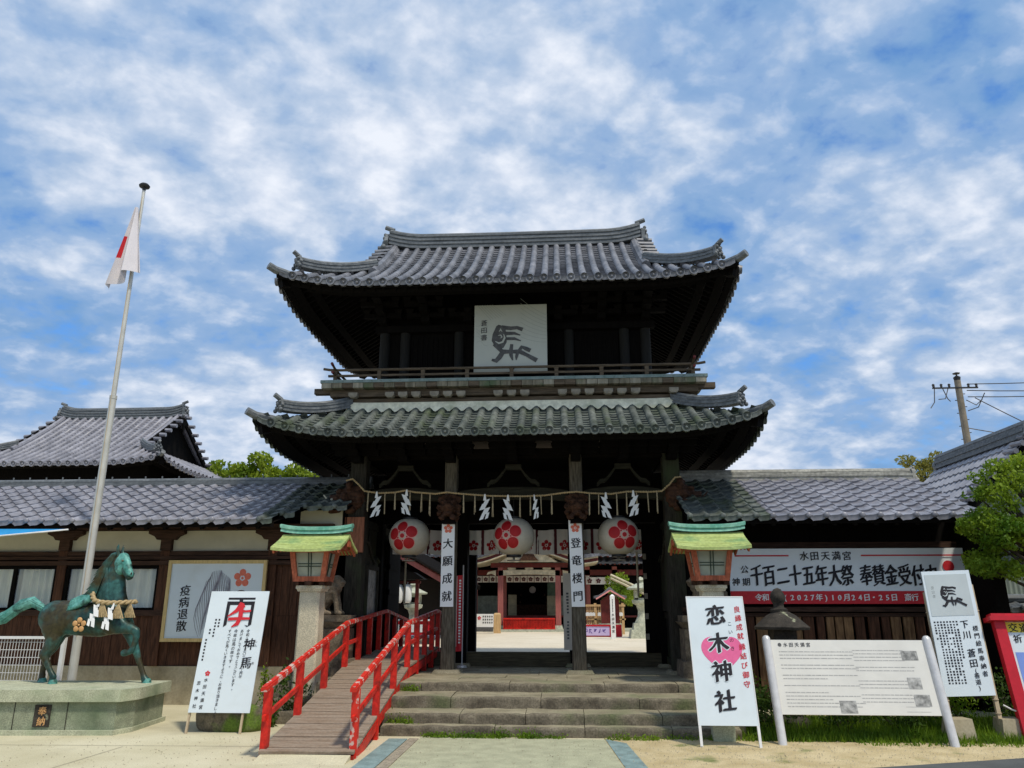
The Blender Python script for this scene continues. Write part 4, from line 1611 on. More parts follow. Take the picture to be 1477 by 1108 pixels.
def leaf(m, p, s):
    u = Vector((RND.gauss(0, 1), RND.gauss(0, 1), RND.gauss(0, 0.7))).normalized()
    v = u.orthogonal().normalized()
    v = (Matrix.Rotation(RND.uniform(0, 2 * pi), 3, u) @ v)
    w = u.cross(v)
    m.add([p - v * s, p + w * s * 0.5, p + v * s, p - w * s * 0.5], [(0, 1, 2, 3)])


m = M()
for x0, x1, y, z, n in ((-1.0, 0.05, 11.02, 0, 260), (0.2, 0.9, 11.03, 0.0, 90), (1.45, 2.1, 10.98, 0, 120), (2.0, 3.4, 11.05, 0, 130)):
    for _ in range(n):
        xx = RND.uniform(x0, x1)
        small_leaves(m, xx, y + RND.uniform(-0.06, 0.05), z, 4, 0.05, 0.05, 0.05, 0.017)
for x, y, z in ((-1.42, 11.32, 0.14), (-1.5, 11.9, 0.28), (-1.3, 11.28, 0.13), (0.4, 11.03, 0.0), (0.05, 11.05, 0.01), (-1.45, 12.48, 0.42), (-1.55, 11.4, 0.15)):
    small_leaves(m, x, y - 0.03, z, 120, 0.16, 0.06, 0.09, 0.018)
    tuft(m, x, y, z, 40, 0.12, 0.10)
tag(m.build('step_weeds', m_grass), 'low green weeds and moss growing along the foot of the steps', 'weeds', kind='stuff')

m = M()
for _ in range(2600):
    x, y = RND.uniform(1.7, 8.5), RND.uniform(9.2, 11.0)
    if RND.random() < 0.35:
        x, y = RND.uniform(-6, 4), RND.uniform(8.7, 11.0)
    if y < 9.25 + (x - 3.9) * 0.33 and x > 3.5:
        continue
    s_ = RND.uniform(0.004, 0.011)
    r_ = Vector((x, y, 0.012 if x > -1.1 else 0.003))
    a_ = RND.uniform(0, 6.28)
    q = [r_ + Vector((cos(a_ + k * 2.1) * s_, sin(a_ + k * 2.1) * s_, 0)) for k in range(3)]
    m.add(q + [r_ + Vector((0, 0, s_ * 0.9))], [(0, 1, 3), (1, 2, 3), (2, 0, 3)])
tag(m.build('grit', mat('grit_stone', (0.20, 0.17, 0.11), 0.9, 0.5, 3, col2=(0.5, 0.44, 0.32))), 'fine grit and pebbles scattered over the forecourt', 'grit', kind='stuff')

# ------------------------------------------------------------------ red ramp bridge
ramp = thing('red_ramp', 'wooden ramp with worn vermilion railings over the left side of the steps', 'ramp', (-2.1, 9.5, 0))
RP = [Vector((-2.07, 9.42, 0.07)), Vector((-2.22, 13.40, 0.71)), Vector((-2.15, 16.0, 0.88)), Vector((-2.10, 18.4, 0.62))]


def on_ramp(t):
    i = min(int(t), 2)
    return RP[i].lerp(RP[i + 1], t - i)


HW = 0.52
m = M()
for seg in range(3):
    a, b = RP[seg], RP[seg + 1]
    d = (b - a).normalized()
    s = Vector((d.y, -d.x, 0)).normalized()
    nrm = s.cross(d)
    L = (b - a).length
    k = int(L / 0.125)
    for i in range(k):
        c = a + d * (L * (i + 0.5) / k)
        j = RND.uniform(-0.004, 0.004)
        m.bar(c - s * (HW + 0.03) + nrm * j, c + s * (HW + 0.03) + nrm * j, L / k - 0.010, 0.03, up=nrm)
m.build('deck', m_plank, ramp)
posts_t = {0: [0.03, 0.345, 0.665, 0.985], 1: [0.27, 0.54, 0.80], 2: [0.05, 0.32, 0.6, 0.9]}
for sg in (-1, 1):
    m = M()
    for seg in range(3):
        a, b = RP[seg], RP[seg + 1]
        d = (b - a).normalized()
        s = Vector((d.y, -d.x, 0)).normalized() * (sg * HW)
        m.bar(a + s - Vector((0, 0, 0.10)), b + s - Vector((0, 0, 0.10)), 0.06, 0.13)
    m.build('stringer', m_red if sg > 0 else m_deepred, ramp)
    tops = []
    for seg in range(3):
        a, b = RP[seg], RP[seg + 1]
        d = (b - a).normalized()
        s = Vector((d.y, -d.x, 0)).normalized() * (sg * HW)
        for t in posts_t[seg]:
            c = a.lerp(b, t) + s
            m = M()
            zb = max(0.0, c.z - 0.35) if c.y > 10.2 else 0.0
            if c.y > 12.6:
                zb = max(c.z - 0.30, 0.54)
            m.box(c.x - 0.042, c.x + 0.042, c.y - 0.042, c.y + 0.042, zb, c.z + 0.66)
            m.build('post', m_redpeel if (sg > 0 and seg == 0 and t < 0.1) else m_red, ramp)
    for h, w, t_, nm, mt in ((0.685, 0.075, 0.07, 'handrail', m_redpeel), (0.36, 0.035, 0.06, 'mid_rail', m_red)):
        m = M()
        e0 = RP[0] + (RP[0] - RP[1]).normalized() * (0.06 if h > 0.5 else 0)
        P_ = [e0] + RP[1:]
        if sg < 0 and h < 0.5:
            P_ = [e0, RP[1], RP[1].lerp(RP[2], 0.3)]
        for a, b in zip(P_, P_[1:]):
            d = (b - a).normalized()
            s = Vector((d.y, -d.x, 0)).normalized() * (sg * HW)
            if h > 0.5:
                q = M()
                m.bar(a + s + Vector((0, 0, h)), b + s + Vector((0, 0, h)), w, t_ * 0.6)
                m.bar(a + s + Vector((0, 0, h + 0.03)), b + s + Vector((0, 0, h + 0.03)), w * 0.72, 0.022)
            else:
                m.bar(a + s + Vector((0, 0, h)), b + s + Vector((0, 0, h)), w, t_)
        m.build(nm, mt, ramp)
m = M()
m.add([(-2.6, 9.16, 0.0), (-1.55, 9.16, 0.0), (-1.55, 9.42, 0.055), (-2.6, 9.42, 0.055), (-2.6, 9.42, 0.0), (-1.55, 9.42, 0.0)], [(0, 1, 2, 3), (0, 3, 4), (1, 5, 2), (3, 2, 5, 4)])
m.build('concrete_toe', m_ground, ramp)

# ------------------------------------------------------------------ stone posts with wooden copper-roofed lanterns
def lantern_post(X, label, sun_side):
    Y = 12.6
    t = thing('lantern_post', label, 'lantern post', (X, Y, 0), 'copper-roofed lanterns on stone posts')
    m = M()
    n = 10
    prof = []
    for i in range(n + 1):
        z = 1.90 * i / n
        w = 0.185 - 0.022 * i / n
        c = 0.03
        prof.append([(X - w + c, Y - w, z), (X + w - c, Y - w, z), (X + w, Y - w + c, z), (X + w, Y + w - c, z), (X + w - c, Y + w, z), (X - w + c, Y + w, z), (X - w, Y + w - c, z), (X - w, Y - w + c, z), (X - w + c, Y - w, z)])
    m.grid(prof)
    m.add(prof[-1][:8], [tuple(range(8))])
    m.build('stone_post', m_pillar, t)
    m = M()
    m.frustum((X, Y, 1.90), (0.37, 0.37), (X, Y, 1.94), (0.40, 0.40))
    m.box(X - 0.21, X + 0.21, Y - 0.21, Y + 0.21, 1.94, 1.99)
    m.build('capital', m_pillar, t)
    m = M()
    m.box(X - 0.29, X + 0.29, Y - 0.05, Y + 0.05, 1.992, 2.055)
    m.box(X - 0.05, X + 0.05, Y - 0.29, Y + 0.29, 1.993, 2.054)
    for a in (-1, 1):
        for b in (-1, 1):
            m.box(X + a * 0.2 - 0.035, X + a * 0.2 + 0.035, Y + b * 0.2 - 0.035, Y + b * 0.2 + 0.035, 1.994, 2.05)
    m.build('foot_beam', m_carve, t)
    m = M()
    zb, zt, wb, wt = 2.06, 2.56, 0.215, 0.285
    for a in (-1, 1):
        for b in (-1, 1):
            m.bar((X + a * wb, Y + b * wb, zb), (X + a * wt, Y + b * wt, zt), 0.075, 0.075, up=(0, 1, 0))
    for z, w in ((zb + 0.03, wb + 0.01), (zt - 0.02, wt)):
        for a in (-1, 1):
            m.box(X - w - 0.03, X + w + 0.03, Y + a * w - 0.03, Y + a * w + 0.03, z - 0.04, z + 0.04)
            m.box(X + a * w - 0.029, X + a * w + 0.029, Y - w, Y + w, z - 0.039, z + 0.039)
    m.build('lantern_frame', m_orange, t)
    # four panes with mullions
    for ang in range(4):
        R_ = Matrix.Rotation(ang * pi / 2, 3, 'Z')
        q = lambda p: R_ @ Vector(p) + Vector((X, Y, 0))
        m = M()
        k0, k1 = wb - 0.015, wt - 0.015
        m.add([q((-k0, -k0, zb)), q((k0, -k0, zb)), q((k1, -k1, zt)), q((-k1, -k1, zt))], [(0, 1, 2, 3)])
        pane = m.build('pane', m_frost, t)
        m = M()
        for dx in (-0.022, 0.022):
            m.bar(q((dx, -k0 - 0.008, zb + 0.06)), q((dx, -k1 - 0.008, zt - 0.05)), 0.013, 0.013, up=(0, 1, 0))
        for z in (2.285, 2.325):
            kk = k0 + (k1 - k0) * (z - zb) / (zt - zb)
            m.bar(q((-kk + 0.05, -kk - 0.008, z)), q((kk - 0.05, -kk - 0.008, z)), 0.013, 0.013)
        m.build('mullion', MATS.get('dark_green_mullion') or mat('dark_green_mullion', (0.035, 0.055, 0.035), 0.7, 0.2, 10), pane)
    # roof: curved copper, boards, gable frames, ridge
    def prof_z(y):
        a = abs(y) / 0.52
        return 2.86 - 0.31 * (a ** 0.82)
    rows = []
    ny = 16
    for i in range(13):
        x = -0.56 + 1.12 * i / 12
        lift = 0.035 * (abs(x) / 0.56) ** 3
        rows.append([(X + x * (1.0 if abs(x) < 0.6 else 1), Y - 0.52 + 1.04 * j / ny, prof_z(-0.52 + 1.04 * j / ny) + lift * abs(-1 + 2 * j / ny)) for j in range(ny + 1)])
    m = M()
    m.grid(rows, flip=True)
    low_ = [[(x, y, z - 0.055) for x, y, z in r] for r in rows]
    m.grid(low_)
    for k in (0, -1):
        m.grid([[p for p in rows[k]], [p for p in low_[k]]])
    m.grid([[r[0] for r in rows], [r[0] for r in low_]])
    m.grid([[r[-1] for r in low_], [r[-1] for r in rows]])
    for fr in (0.12, 0.30, 0.50, 0.72, 0.92):        # standing seams of the sheets
        for sg in (-1, 1):
            pts = []
            for i in range(13):
                r = rows[i]
                f_ = (fr * 0.5) * ny if sg < 0 else ny - (fr * 0.5) * ny
                a = int(f_)
                p = Vector(r[a]).lerp(Vector(r[min(a + 1, ny)]), f_ - a)
                pts.append(p)
            m.tube(pts, 0.008, 5)
    sq = lambda p: (p[0], p[1], 2.50 + (p[2] - 2.50) * 0.86)
    roof = m.xform(sq).build('copper_roof', m_copperroof, t, smooth=50)
    m = M()
    pth = []
    for i in range(13):
        x = -0.585 + 1.17 * i / 12
        pth.append((x, 0.055 * (abs(x) / 0.585) ** 3))
    rows = []
    for x, l in pth:
        k = 1.04 if abs(x) > 0.5 else 1
        rows.append([(X + x, Y - 0.07, 2.86 + l), (X + x, Y - 0.05, 2.925 + l), (X + x * 1.02, Y - 0.075, 2.93 + l), (X + x * 1.03, Y - 0.07, 2.985 + l), (X + x * 1.03, Y, 3.005 + l), (X + x * 1.03, Y + 0.07, 2.985 + l), (X + x * 1.02, Y + 0.075, 2.93 + l), (X + x, Y + 0.05, 2.925 + l), (X + x, Y + 0.07, 2.86 + l)])
    m.grid(rows, flip=True)
    for r in (rows[0], rows[-1]):
        m.add(r, [tuple(range(len(r)))])
    m.xform(sq).build('copper_ridge', m_copper, roof, smooth=30)
    m = M()
    for i in range(19):      # small rafter ends under both eaves
        x = -0.52 + 1.04 * i / 18
        for sg in (-1, 1):
            m.bar((X + x, Y + sg * 0.30, 2.60), (X + x, Y + sg * 0.49, 2.505), 0.02, 0.022)
    m.box(X - 0.50, X + 0.50, Y - 0.34, Y - 0.29, 2.565, 2.61)
    m.box(X - 0.50, X + 0.50, Y + 0.29, Y + 0.34, 2.565, 2.61)
    for sg in (-1, 1):
        for b in (-1, 1):
            m.bar((X + sg * 0.52, Y + b * 0.50, 2.50), (X + sg * 0.52, Y, 2.78), 0.03, 0.07)
        m.add([(X + sg * 0.47, Y - 0.36, 2.57), (X + sg * 0.47, Y + 0.36, 2.57), (X + sg * 0.47, Y, 2.79)], [(0, 1, 2)])
        m.box(X + sg * 0.55 - 0.02, X + sg * 0.55 + 0.02, Y - 0.05, Y + 0.05, 2.62, 2.72)
    m.xform(sq).build('eave_timber', m_orange, t)
    return t


lantern_post(-3.13, 'orange wooden lantern with green copper roof on the pale stone post left of the ramp', 1)
lantern_post(3.20, 'orange wooden lantern with green copper roof behind the white sign with the pink heart', -1)


# ------------------------------------------------------------------ guardian lion-dogs
def komainu(X, Y, sg, label):
    """seated guardian dog; sg = +1 faces +X"""
    ch = [[((-0.20, 0, 0.14), (0.15, 0.16, 0.14)), ((-0.06, 0, 0.30), (0.15, 0.15, 0.15)), ((0.07, 0, 0.44), (0.13, 0.14, 0.14))],
          ((0.10, 0, 0.50), (0.14, 0.15, 0.13)),
          ((0.13, 0, 0.63), (0.115, 0.115, 0.11)), ((0.23, -0.01, 0.60), (0.075, 0.08, 0.055)), ((0.22, -0.01, 0.54), (0.06, 0.06, 0.03)),
          [((-0.32, 0, 0.22), 0.06), ((-0.36, 0, 0.38), 0.085), ((-0.30, 0, 0.50), 0.05)]]
    for s in (-1, 1):
        ch += [[((0.12, s * 0.09, 0.40), 0.065), ((0.17, s * 0.095, 0.20), 0.05), ((0.19, s * 0.10, 0.05), 0.048), ((0.25, s * 0.10, 0.035), 0.042)],
               [((-0.18, s * 0.13, 0.16), (0.14, 0.07, 0.13)), ((-0.05, s * 0.16, 0.05), 0.05), ((0.06, s * 0.16, 0.035), 0.04)],
               ((0.20, s * 0.055, 0.665), (0.045, 0.03, 0.025)), ((0.07, s * 0.105, 0.69), (0.05, 0.035, 0.05)),
               ((0.05, s * 0.12, 0.60), (0.06, 0.045, 0.06)), ((0.02, s * 0.13, 0.51), (0.06, 0.045, 0.06)), ((0.04, s * 0.12, 0.42), (0.05, 0.04, 0.05))]
    ch += [((0.02, 0, 0.70), (0.07, 0.08, 0.06)), ((-0.04, 0, 0.60), (0.07, 0.10, 0.08))]
    m = blob(ch, 0.016, 2, disp=lambda p: 0.010 * mnoise.noise(p * 18))
    k = 0.92
    m.xform(lambda p: (X + sg * p[0] * k, Y + p[1] * k * sg, 1.52 + p[2] * k))
    if sg < 0:
        pass
    o = m.build('guardian_lion', m_komainu, smooth=60)
    tag(o, label, 'lion statue', 'stone guardian lions beside the gate')
    m = M()
    m.box(X - 0.42, X + 0.42, Y - 0.30, Y + 0.30, 1.42, 1.52)
    m.frustum((X, Y, 1.30), (0.72, 0.50), (X, Y, 1.42), (0.92, 0.68))
    m.box(X - 0.40, X + 0.40, Y - 0.29, Y + 0.29, 0.80, 1.30)
    m.frustum((X, Y, 0.30), (1.0, 0.80), (X, Y, 0.80), (0.92, 0.72))
    p = m.build('statue_plinth', m_komainu)
    tag(p, 'stepped brown stone plinth under the seated lion on the ' + ('left, behind the ramp rail' if sg > 0 else 'right, behind the pink heart sign'), 'plinth', 'plinths of the guardian lions')


komainu(-3.22, 13.85, 1, 'brown stone guardian lion seated behind the left lantern post, facing the steps')
komainu(3.30, 13.85, -1, 'brown stone guardian lion seated half hidden behind the right lantern post')

# ------------------------------------------------------------------ long side wings
def wing(sgn, xa, xb, label, rear_z):
    """tile-roofed side building between xa (gate end) and xb (far end)"""
    lo, hi = min(xa, xb), max(xa, xb)
    t = thing('side_wing', label, 'building', ((lo + hi) / 2, 15.5, 0))
    z0, sl, L = 3.085, 0.405, 2.42
    S = Slope((0, 13.0, z0), (1, 0, 0), (0, 1, 0), 40, sl, sl, L)
    if sgn < 0:
        vmin = lambda s: 0.0 if s < -4.05 else (0.75 * (s + 4.05) / 0.3 if s < -3.75 else 0.75)
    else:
        vmin = lambda s: 0.0
    m = M()
    e0, e1 = (lo, -4.32) if sgn < 0 else (4.32, hi)
    wave_tiles(m, S, vmin, lambda s: L, e0, e1)
    SB = Slope((0, 18.0, z0), (-1, 0, 0), (0, -1, 0), 40, sl, sl, L)
    wave_tiles(m, SB, lambda s: 0.0, lambda s: L + 0.15, -hi, -lo, course=0.6)
    roof = m.build('roof', m_tile3, t, smooth=50)
    m = M()
    wave_tiles(m, S, vmin, lambda s: L, *((-4.32, hi) if sgn < 0 else (lo, 4.32)))
    m.build('mossy_roof_end', m_tile2, roof, smooth=50)
    m = M()
    pth = [(lo + (hi - lo) * i / 30, 15.5, 3.98 + (0.0 if sgn < 0 else 0.06)) for i in range(31)]
    stack_ridge(m, pth, 0.26, 0.17, 4, 0.06)
    x = lo + 0.1
    while x < hi:
        m.tube([(x, 15.5, 4.19), (x, 15.5, 4.275)], [0.012, 0.016], 5)
        x += 0.36
    m.build('ridge', m_ridge if sgn < 0 else m_ridge_pale, roof, smooth=40)
    m = M()
    xe = hi if sgn > 0 else lo
    ridge_ornament(m, (xe, 15.5, 4.0), (sgn, 0), 0.8)
    m.build('ridge_ornament', m_ridge_pale, roof, smooth=40)
    m = M()
    # eave boards and rafters
    a_, b_ = (lo, -4.05) if sgn < 0 else (lo, hi)
    m.box(a_, b_, 13.06, 13.10, z0 - 0.10, z0 - 0.02)
    x = a_ + 0.1
    while x < b_:
        m.bar((x, 13.08, z0 - 0.10), (x, 14.3, z0 - 0.10 + 1.22 * sl), 0.06, 0.08)
        x += 0.33
    for ya, yb in ((13.1, 15.45), (17.9, 15.55)):
        m.add([(lo, ya, z0 - 0.06 + abs(0.1) * sl), (hi, ya, z0 - 0.06 + 0.1 * sl), (hi, yb, z0 - 0.06 + 2.45 * sl), (lo, yb, z0 - 0.06 + 2.45 * sl)] if not (sgn < 0 and ya < 15) else
              [(lo, ya, z0 - 0.02), (-4.05, ya, z0 - 0.02), (-3.75, 13.85, z0 + 0.27), (hi, 13.85, z0 + 0.27), (hi, yb, z0 - 0.06 + 2.45 * sl), (lo, yb, z0 - 0.06 + 2.45 * sl)],
              [(0, 1, 2, 3)] if not (sgn < 0 and ya < 15) else [(0, 1, 2, 3, 4, 5)])
    m.build('eave_rafters', m_darkx, t)
    return t, roof


LW, lroof = wing(-1, -2.97, -14.0, 'long low wing with silvery tiled roof and curtained windows left of the gate', 0)
WY = 14.2
m = M()
m.box(-14.0, -3.3, WY - 0.02, 17.0, -0.02, 0.64)
m.build('plinth', m_conc, LW)
m = M()
m.box(-14, -3.30, 14.36, 17.0, 0.64, 3.3)
m.build('back_wall', m_dark, LW)
m = M()
x = -14.0
while x < -3.42:     # vertical weatherboards below the windows
    w = RND.uniform(0.16, 0.24)
    m.box(x + 0.003, min(x + w, -3.42) - 0.003, WY + RND.uniform(0.005, 0.015), WY + 0.06, 0.645, 1.50)
    x += w
x = -4.34
while x < -3.45:     # boards right of the painted panel, full height
    w = RND.uniform(0.10, 0.18)
    m.box(x + 0.003, min(x + w, -3.44) - 0.003, WY + RND.uniform(0.0, 0.02), WY + 0.06, 1.505, 2.46)
    x += w
m.box(-6.4, -4.5, WY + 0.02, WY + 0.06, 1.505, 2.5)
m.build('weatherboard', m_brown, LW)
for x in (-13.0, -10.6, -8.42, -6.46, -4.42, -3.40):
    m = M()
    m.box(x - 0.085, x + 0.085, WY - 0.05, WY + 0.08, 0.645, 2.66)
    m.build('wall_post', m_brown, LW)
    if x > -12 and x < -3.5:
        m = M()
        m.box(x - 0.07, x + 0.07, WY - 0.045, WY + 0.07, 2.80, 2.84)
        m.prism([(x - 0.34, WY - 0.10, 3.03), (x + 0.34, WY - 0.10, 3.03), (x + 0.34, WY - 0.10, 2.97), (x + 0.22, WY - 0.10, 2.92), (x + 0.17, WY - 0.10, 2.86), (x - 0.17, WY - 0.10, 2.86), (x - 0.22, WY - 0.10, 2.92), (x - 0.34, WY - 0.10, 2.97)], (0, 0.12, 0))
        m.box(x - 0.10, x + 0.10, WY - 0.07, WY + 0.07, 2.665, 2.86)
        m.build('boat_bracket', m_brownx, LW)
m = M()
m.box(-14, -3.32, WY - 0.065, WY + 0.075, 2.50, 2.56)
m.box(-14, -3.32, WY - 0.04, WY + 0.07, 2.57, 2.655)
m.box(-14, -3.32, WY - 0.09, WY + 0.07, 2.40, 2.475)
m.box(-14, -4.36, WY - 0.06, WY + 0.07, 1.50, 1.60)
m.box(-14, -3.32, WY - 0.06, WY + 0.07, 3.04, 3.14)
m.build('wall_beam', m_brownx, LW)
m = M()
m.box(-14, -3.32, WY + 0.03, WY + 0.06, 2.66, 3.03)
m.box(-4.0, -3.2, 14.30, 14.34, 2.9, 3.40)
m.build('plaster_band', m_plaster, LW)
m_pane = bpy.data.materials.new('window_pane')
m_pane.use_nodes = True
T_ = m_pane.node_tree
T_.nodes.clear()
o_ = N(T_, 'ShaderNodeOutputMaterial')
a_ = N(T_, 'ShaderNodeBsdfTransparent')
b_ = N(T_, 'ShaderNodeBsdfGlossy')
b_.inputs['Roughness'].default_value = 0.03
x_ = N(T_, 'ShaderNodeMixShader')
x_.inputs[0].default_value = 0.09
T_.links.new(a_.outputs[0], x_.inputs[1])
T_.links.new(b_.outputs[0], x_.inputs[2])
T_.links.new(x_.outputs[0], o_.inputs[0])
for xa, xb, cuts in ((-10.5, -8.52, (-9.32,)), (-8.30, -6.56, ())):
    m = M()
    ed = [xa] + list(cuts) + [xb]
    for z0_, z1_ in ((1.60, 1.645), (2.335, 2.40)):
        m.box(xa, xb, WY - 0.03, WY + 0.05, z0_, z1_)
    for x in ed:
        m.box(x - 0.035, x + 0.035, WY - 0.028, WY + 0.048, 1.645, 2.335)
    win = m.build('window', m_dark, LW)
    for a, b in zip(ed, ed[1:]):
        m = M()
        m.add([(a + 0.035, WY + 0.0, 1.645), (b - 0.035, WY + 0.0, 1.645), (b - 0.035, WY + 0.0, 2.335), (a + 0.035, WY + 0.0, 2.335)], [(0, 1, 2, 3)])
        m.build('pane', m_pane, win)
        m = M()
        k = int((b - a) * 60)
        rows = []
        for i in range(k + 1):
            x = a + (b - a) * i / k
            rows.append([(x + 0.02 * sin(x * 3 + z * 2), WY + 0.10 + (0.022 + 0.006 * z) * sin(x * 38 + 2.2 * sin(x * 5) - 0.6 * z), z) for z in (1.6, 1.85, 2.1, 2.35)])
        m.grid(rows)
        m.build('curtain', m_curtain, win, smooth=60)

RW, rroof = wing(1, 2.97, 7.75, 'right wing with tiled roof, pale ridge and a dark slatted timber wall', 0)
m = M()
m.box(2.98, 7.95, 14.30, 17.0, 0.0, 3.35)
m.build('wall', m_dark, RW)
m = M()
m.box(2.98, 7.95, 14.16, 14.30, 2.66, 2.76)
m.box(2.98, 7.95, 14.05, 14.30, 1.58, 1.66)
m.box(2.98, 7.95, 14.12, 14.30, 1.50, 1.56)
m.box(2.98, 7.95, 14.05, 14.30, 0.20, 0.34)
m.build('wall_beam', m_brownx, RW)
m = M()
x = 3.05
alt = 0
while x < 7.75:
    w = RND.uniform(0.12, 0.19)
    y = 14.14 + RND.uniform(-0.015, 0.02)
    m.box(x, x + w, y, y + 0.05, 0.36, 1.495, 0 if RND.random() < 0.62 else 1)
    x += w + RND.uniform(0.02, 0.06)
m.build('slat_boards', [m_slat, m_brown], RW)
m = M()
m.box(7.78, 7.98, 13.2, 13.36, 0, 3.05)
m.box(7.78, 7.98, 14.1, 14.30, 0, 3.30)
m.box(7.83, 7.95, 13.36, 14.1, 0.3, 3.1)
m.build('corner_post', m_darkx, RW)

# ------------------------------------------------------------------ festival banner on the right wall
bn = thing('festival_banner', 'wide white banner with large black characters and red lower band on the right wing', 'banner', (5.8, 14.0, 1.71))
BW, BH = 4.0, 0.93
f = frame((3.79, 14.01, 1.71), (1, 0, 0), (0, 0, 1))
m = M()
rows = []
for i in range(41):
    x = BW * i / 40
    rows.append([(x, BH * j / 6, 0.006 * sin(x * 5 + j)) for j in range(7)])
m.grid(rows).xform(f)
m.build('cloth', mat('banner_vinyl', (0.84, 0.88, 0.89), 0.5, 0.03, 2), bn)
bx = lambda px: (px - 1047) / 341 * 4.0
by = lambda py: BH - (py - 792) / 79 * BH
m = M()
m.add([(0, 0, 0.012), (BW, 0, 0.012), (BW, by(853), 0.012), (0, by(853), 0.012)], [(0, 1, 2, 3)])
for a, b in ((1057, 1136), (1241, 1388)):
    m.add([(bx(a), by(803.3), 0.012), (bx(b), by(803.3), 0.012), (bx(b), by(801.3), 0.012), (bx(a), by(801.3), 0.012)], [(0, 1, 2, 3)])
m.disc((bx(1364), by(818), 0.012), (1, 0, 0), (0, 1, 0), 0.095, 24)
m.xform(f).build('red_print', m_redink, bn)
m = M()
for px, ch in zip((1158.6, 1173.5, 1189.5, 1205, 1220.5), '水田天満宮'):
    glyph(m, ch, bx(px), by(803), 0.16, 0.014)
for px, ch in zip((1087, 1105, 1125, 1143, 1162, 1181, 1200, 1218), '千百二十五年大祭'):
    glyph(m, ch, bx(px), by(831), 0.37, 0.014, sx=0.60, bold=0.03)
for px, ch in zip((1245, 1263, 1281, 1300, 1319, 1338), '奉賛金受付中'):
    glyph(m, ch, bx(px), by(831), 0.37, 0.014, sx=0.60, bold=0.03)
for px, py, ch in ((1070, 822, '公'), (1056, 840, '神'), (1071, 840, '期')):
    glyph(m, ch, bx(px), by(py), 0.14, 0.014)
m.xform(f).build('lettering', m_ink, bn)
m = M()
x = 1087
for ch in '令和9年(2027年)10月24日・25日 斎行':
    wide = ch not in '0123456789()・'
    if ch != ' ':
        glyph(m, ch, bx(x), by(862), 0.125, 0.016, bold=0.03)
    x += 9.7
m.xform(f).build('white_lettering', m_paper, bn)

# ------------------------------------------------------------------ leaning signs
def legs(m, f, xs, y0, y1, w=0.03, c0=-0.035, c1=-0.004):
    for x in xs:
        m.box(x - w / 2, x + w / 2, y0, y1, c0, c1)
    return m.xform(f)


# sacred-horse sign
t = thing('horse_sign', 'white sign on thin stakes, big black character crossed by red brush strokes at its top', 'sign', (-3.85, 11.12, 0))
f = frame((-4.31, 11.10, 0), (1, 0.0, 0), (0.028, 0.35, 1.86))
UW, UH, U0 = 0.87, 1.65, 0.27
m = M().box(0.0, UW, U0, U0 + UH, -0.015, 0).xform(f)
m.build('panel', m_sign, t)
for x in (0.015, UW - 0.10):
    m = legs(M(), f, (x,), -0.01, U0 + UH * 0.9, 0.028, -0.045, -0.016)
    m.build('stake', m_stick, t)
m = M()
gx0, gy0, k = 0.27, 1.42, 0.42      # the big frame character
c = 0.003
for a, b, w_, h_ in ((0.02, 0.90, 0.96, 0.07), (0.0, 0.72, 0.98, 0.12), (0.42, 0.70, 0.13, 0.26)):
    m.add([(gx0 + a * k, gy0 + b * k, c), (gx0 + (a + w_) * k, gy0 + b * k, c), (gx0 + (a + w_) * k, gy0 + (b + h_) * k, c), (gx0 + a * k, gy0 + (b + h_) * k, c)], [(0, 1, 2, 3)])
    c += 0.0007
for pts in ([(-0.0, 0.84), (-0.0, -0.02), (0.11, 0.05), (0.12, 0.84)], [(0.87, 0.84), (0.87, 0.02), (0.74, 0.05), (0.84, -0.02), (0.98, 0.06), (0.98, 0.84)]):
    m.add([(gx0 + a * k, gy0 + b * k, c) for a, b in pts], [tuple(range(len(pts)))])
    c += 0.0007
for ch, yy, s in (('神', 1.17, 0.17), ('馬', 0.92, 0.17)):
    glyph(m, ch, 0.70, yy, s)
for a, y0_, s_, txt in ((0.655, 1.38, 0.046, '令和八年(二〇二六年)丙午'), (0.565, 1.38, 0.046, 'あけましておめでとうございます。'), (0.475, 1.38, 0.052, '今年は馬の年です。'), (0.385, 1.38, 0.046, 'すべてが馬くいきますように、お参り頂きましょう。')):
    column(m, txt, a, y0_, s_ * 1.1, s_ * 1.12, bold=0.012)
column(m, '水田天満宮', 0.17, 0.72, 0.055, 0.088)
column(m, '恋木神社', 0.075, 0.68, 0.055, 0.10)
column(m, 'しん', 0.80, 1.24, 0.045, 0.06, bold=0)
column(m, 'め', 0.80, 0.94, 0.045, 0.06, bold=0)
for a, yy, n in ((0.20, 1.50, 3), (0.15, 1.50, 6), (0.09, 1.36, 2), (0.06, 1.22, 7)):
    for i in range(n):
        m.add([(a - 0.012, yy - i * 0.045, 0.003), (a + 0.012, yy - i * 0.045, 0.003), (a + 0.01, yy - i * 0.045 + 0.026, 0.003), (a - 0.014, yy - i * 0.045 + 0.024, 0.003)], [(0, 1, 2, 3)])
m.xform(f).build('lettering', m_ink, t)
m = M()
q = lambda pts: [(gx0 + a * k, gy0 + b * k) for a, b in pts]
stroke(m, q([(0.46, 0.80), (0.56, 0.72), (0.62, 0.62)]), [0.02, 0.06, 0.05], 0.010)
stroke(m, q([(0.52, 0.74), (0.38, 0.52), (0.10, 0.33)]), [0.07, 0.055, 0.012], 0.0106)
stroke(m, q([(0.54, 0.74), (0.56, 0.30), (0.48, 0.08), (0.30, -0.02)]), [0.07, 0.065, 0.06, 0.012], 0.0112)
stroke(m, q([(0.56, 0.52), (0.72, 0.50), (0.90, 0.52)]), [0.035, 0.03, 0.03], 0.0118)
stroke(m, q([(0.14, 0.24), (0.5, 0.26), (0.90, 0.26)]), [0.045, 0.04, 0.032], 0.0124)
plum(m, 0.175, 0.78, 0.038, 0.004)
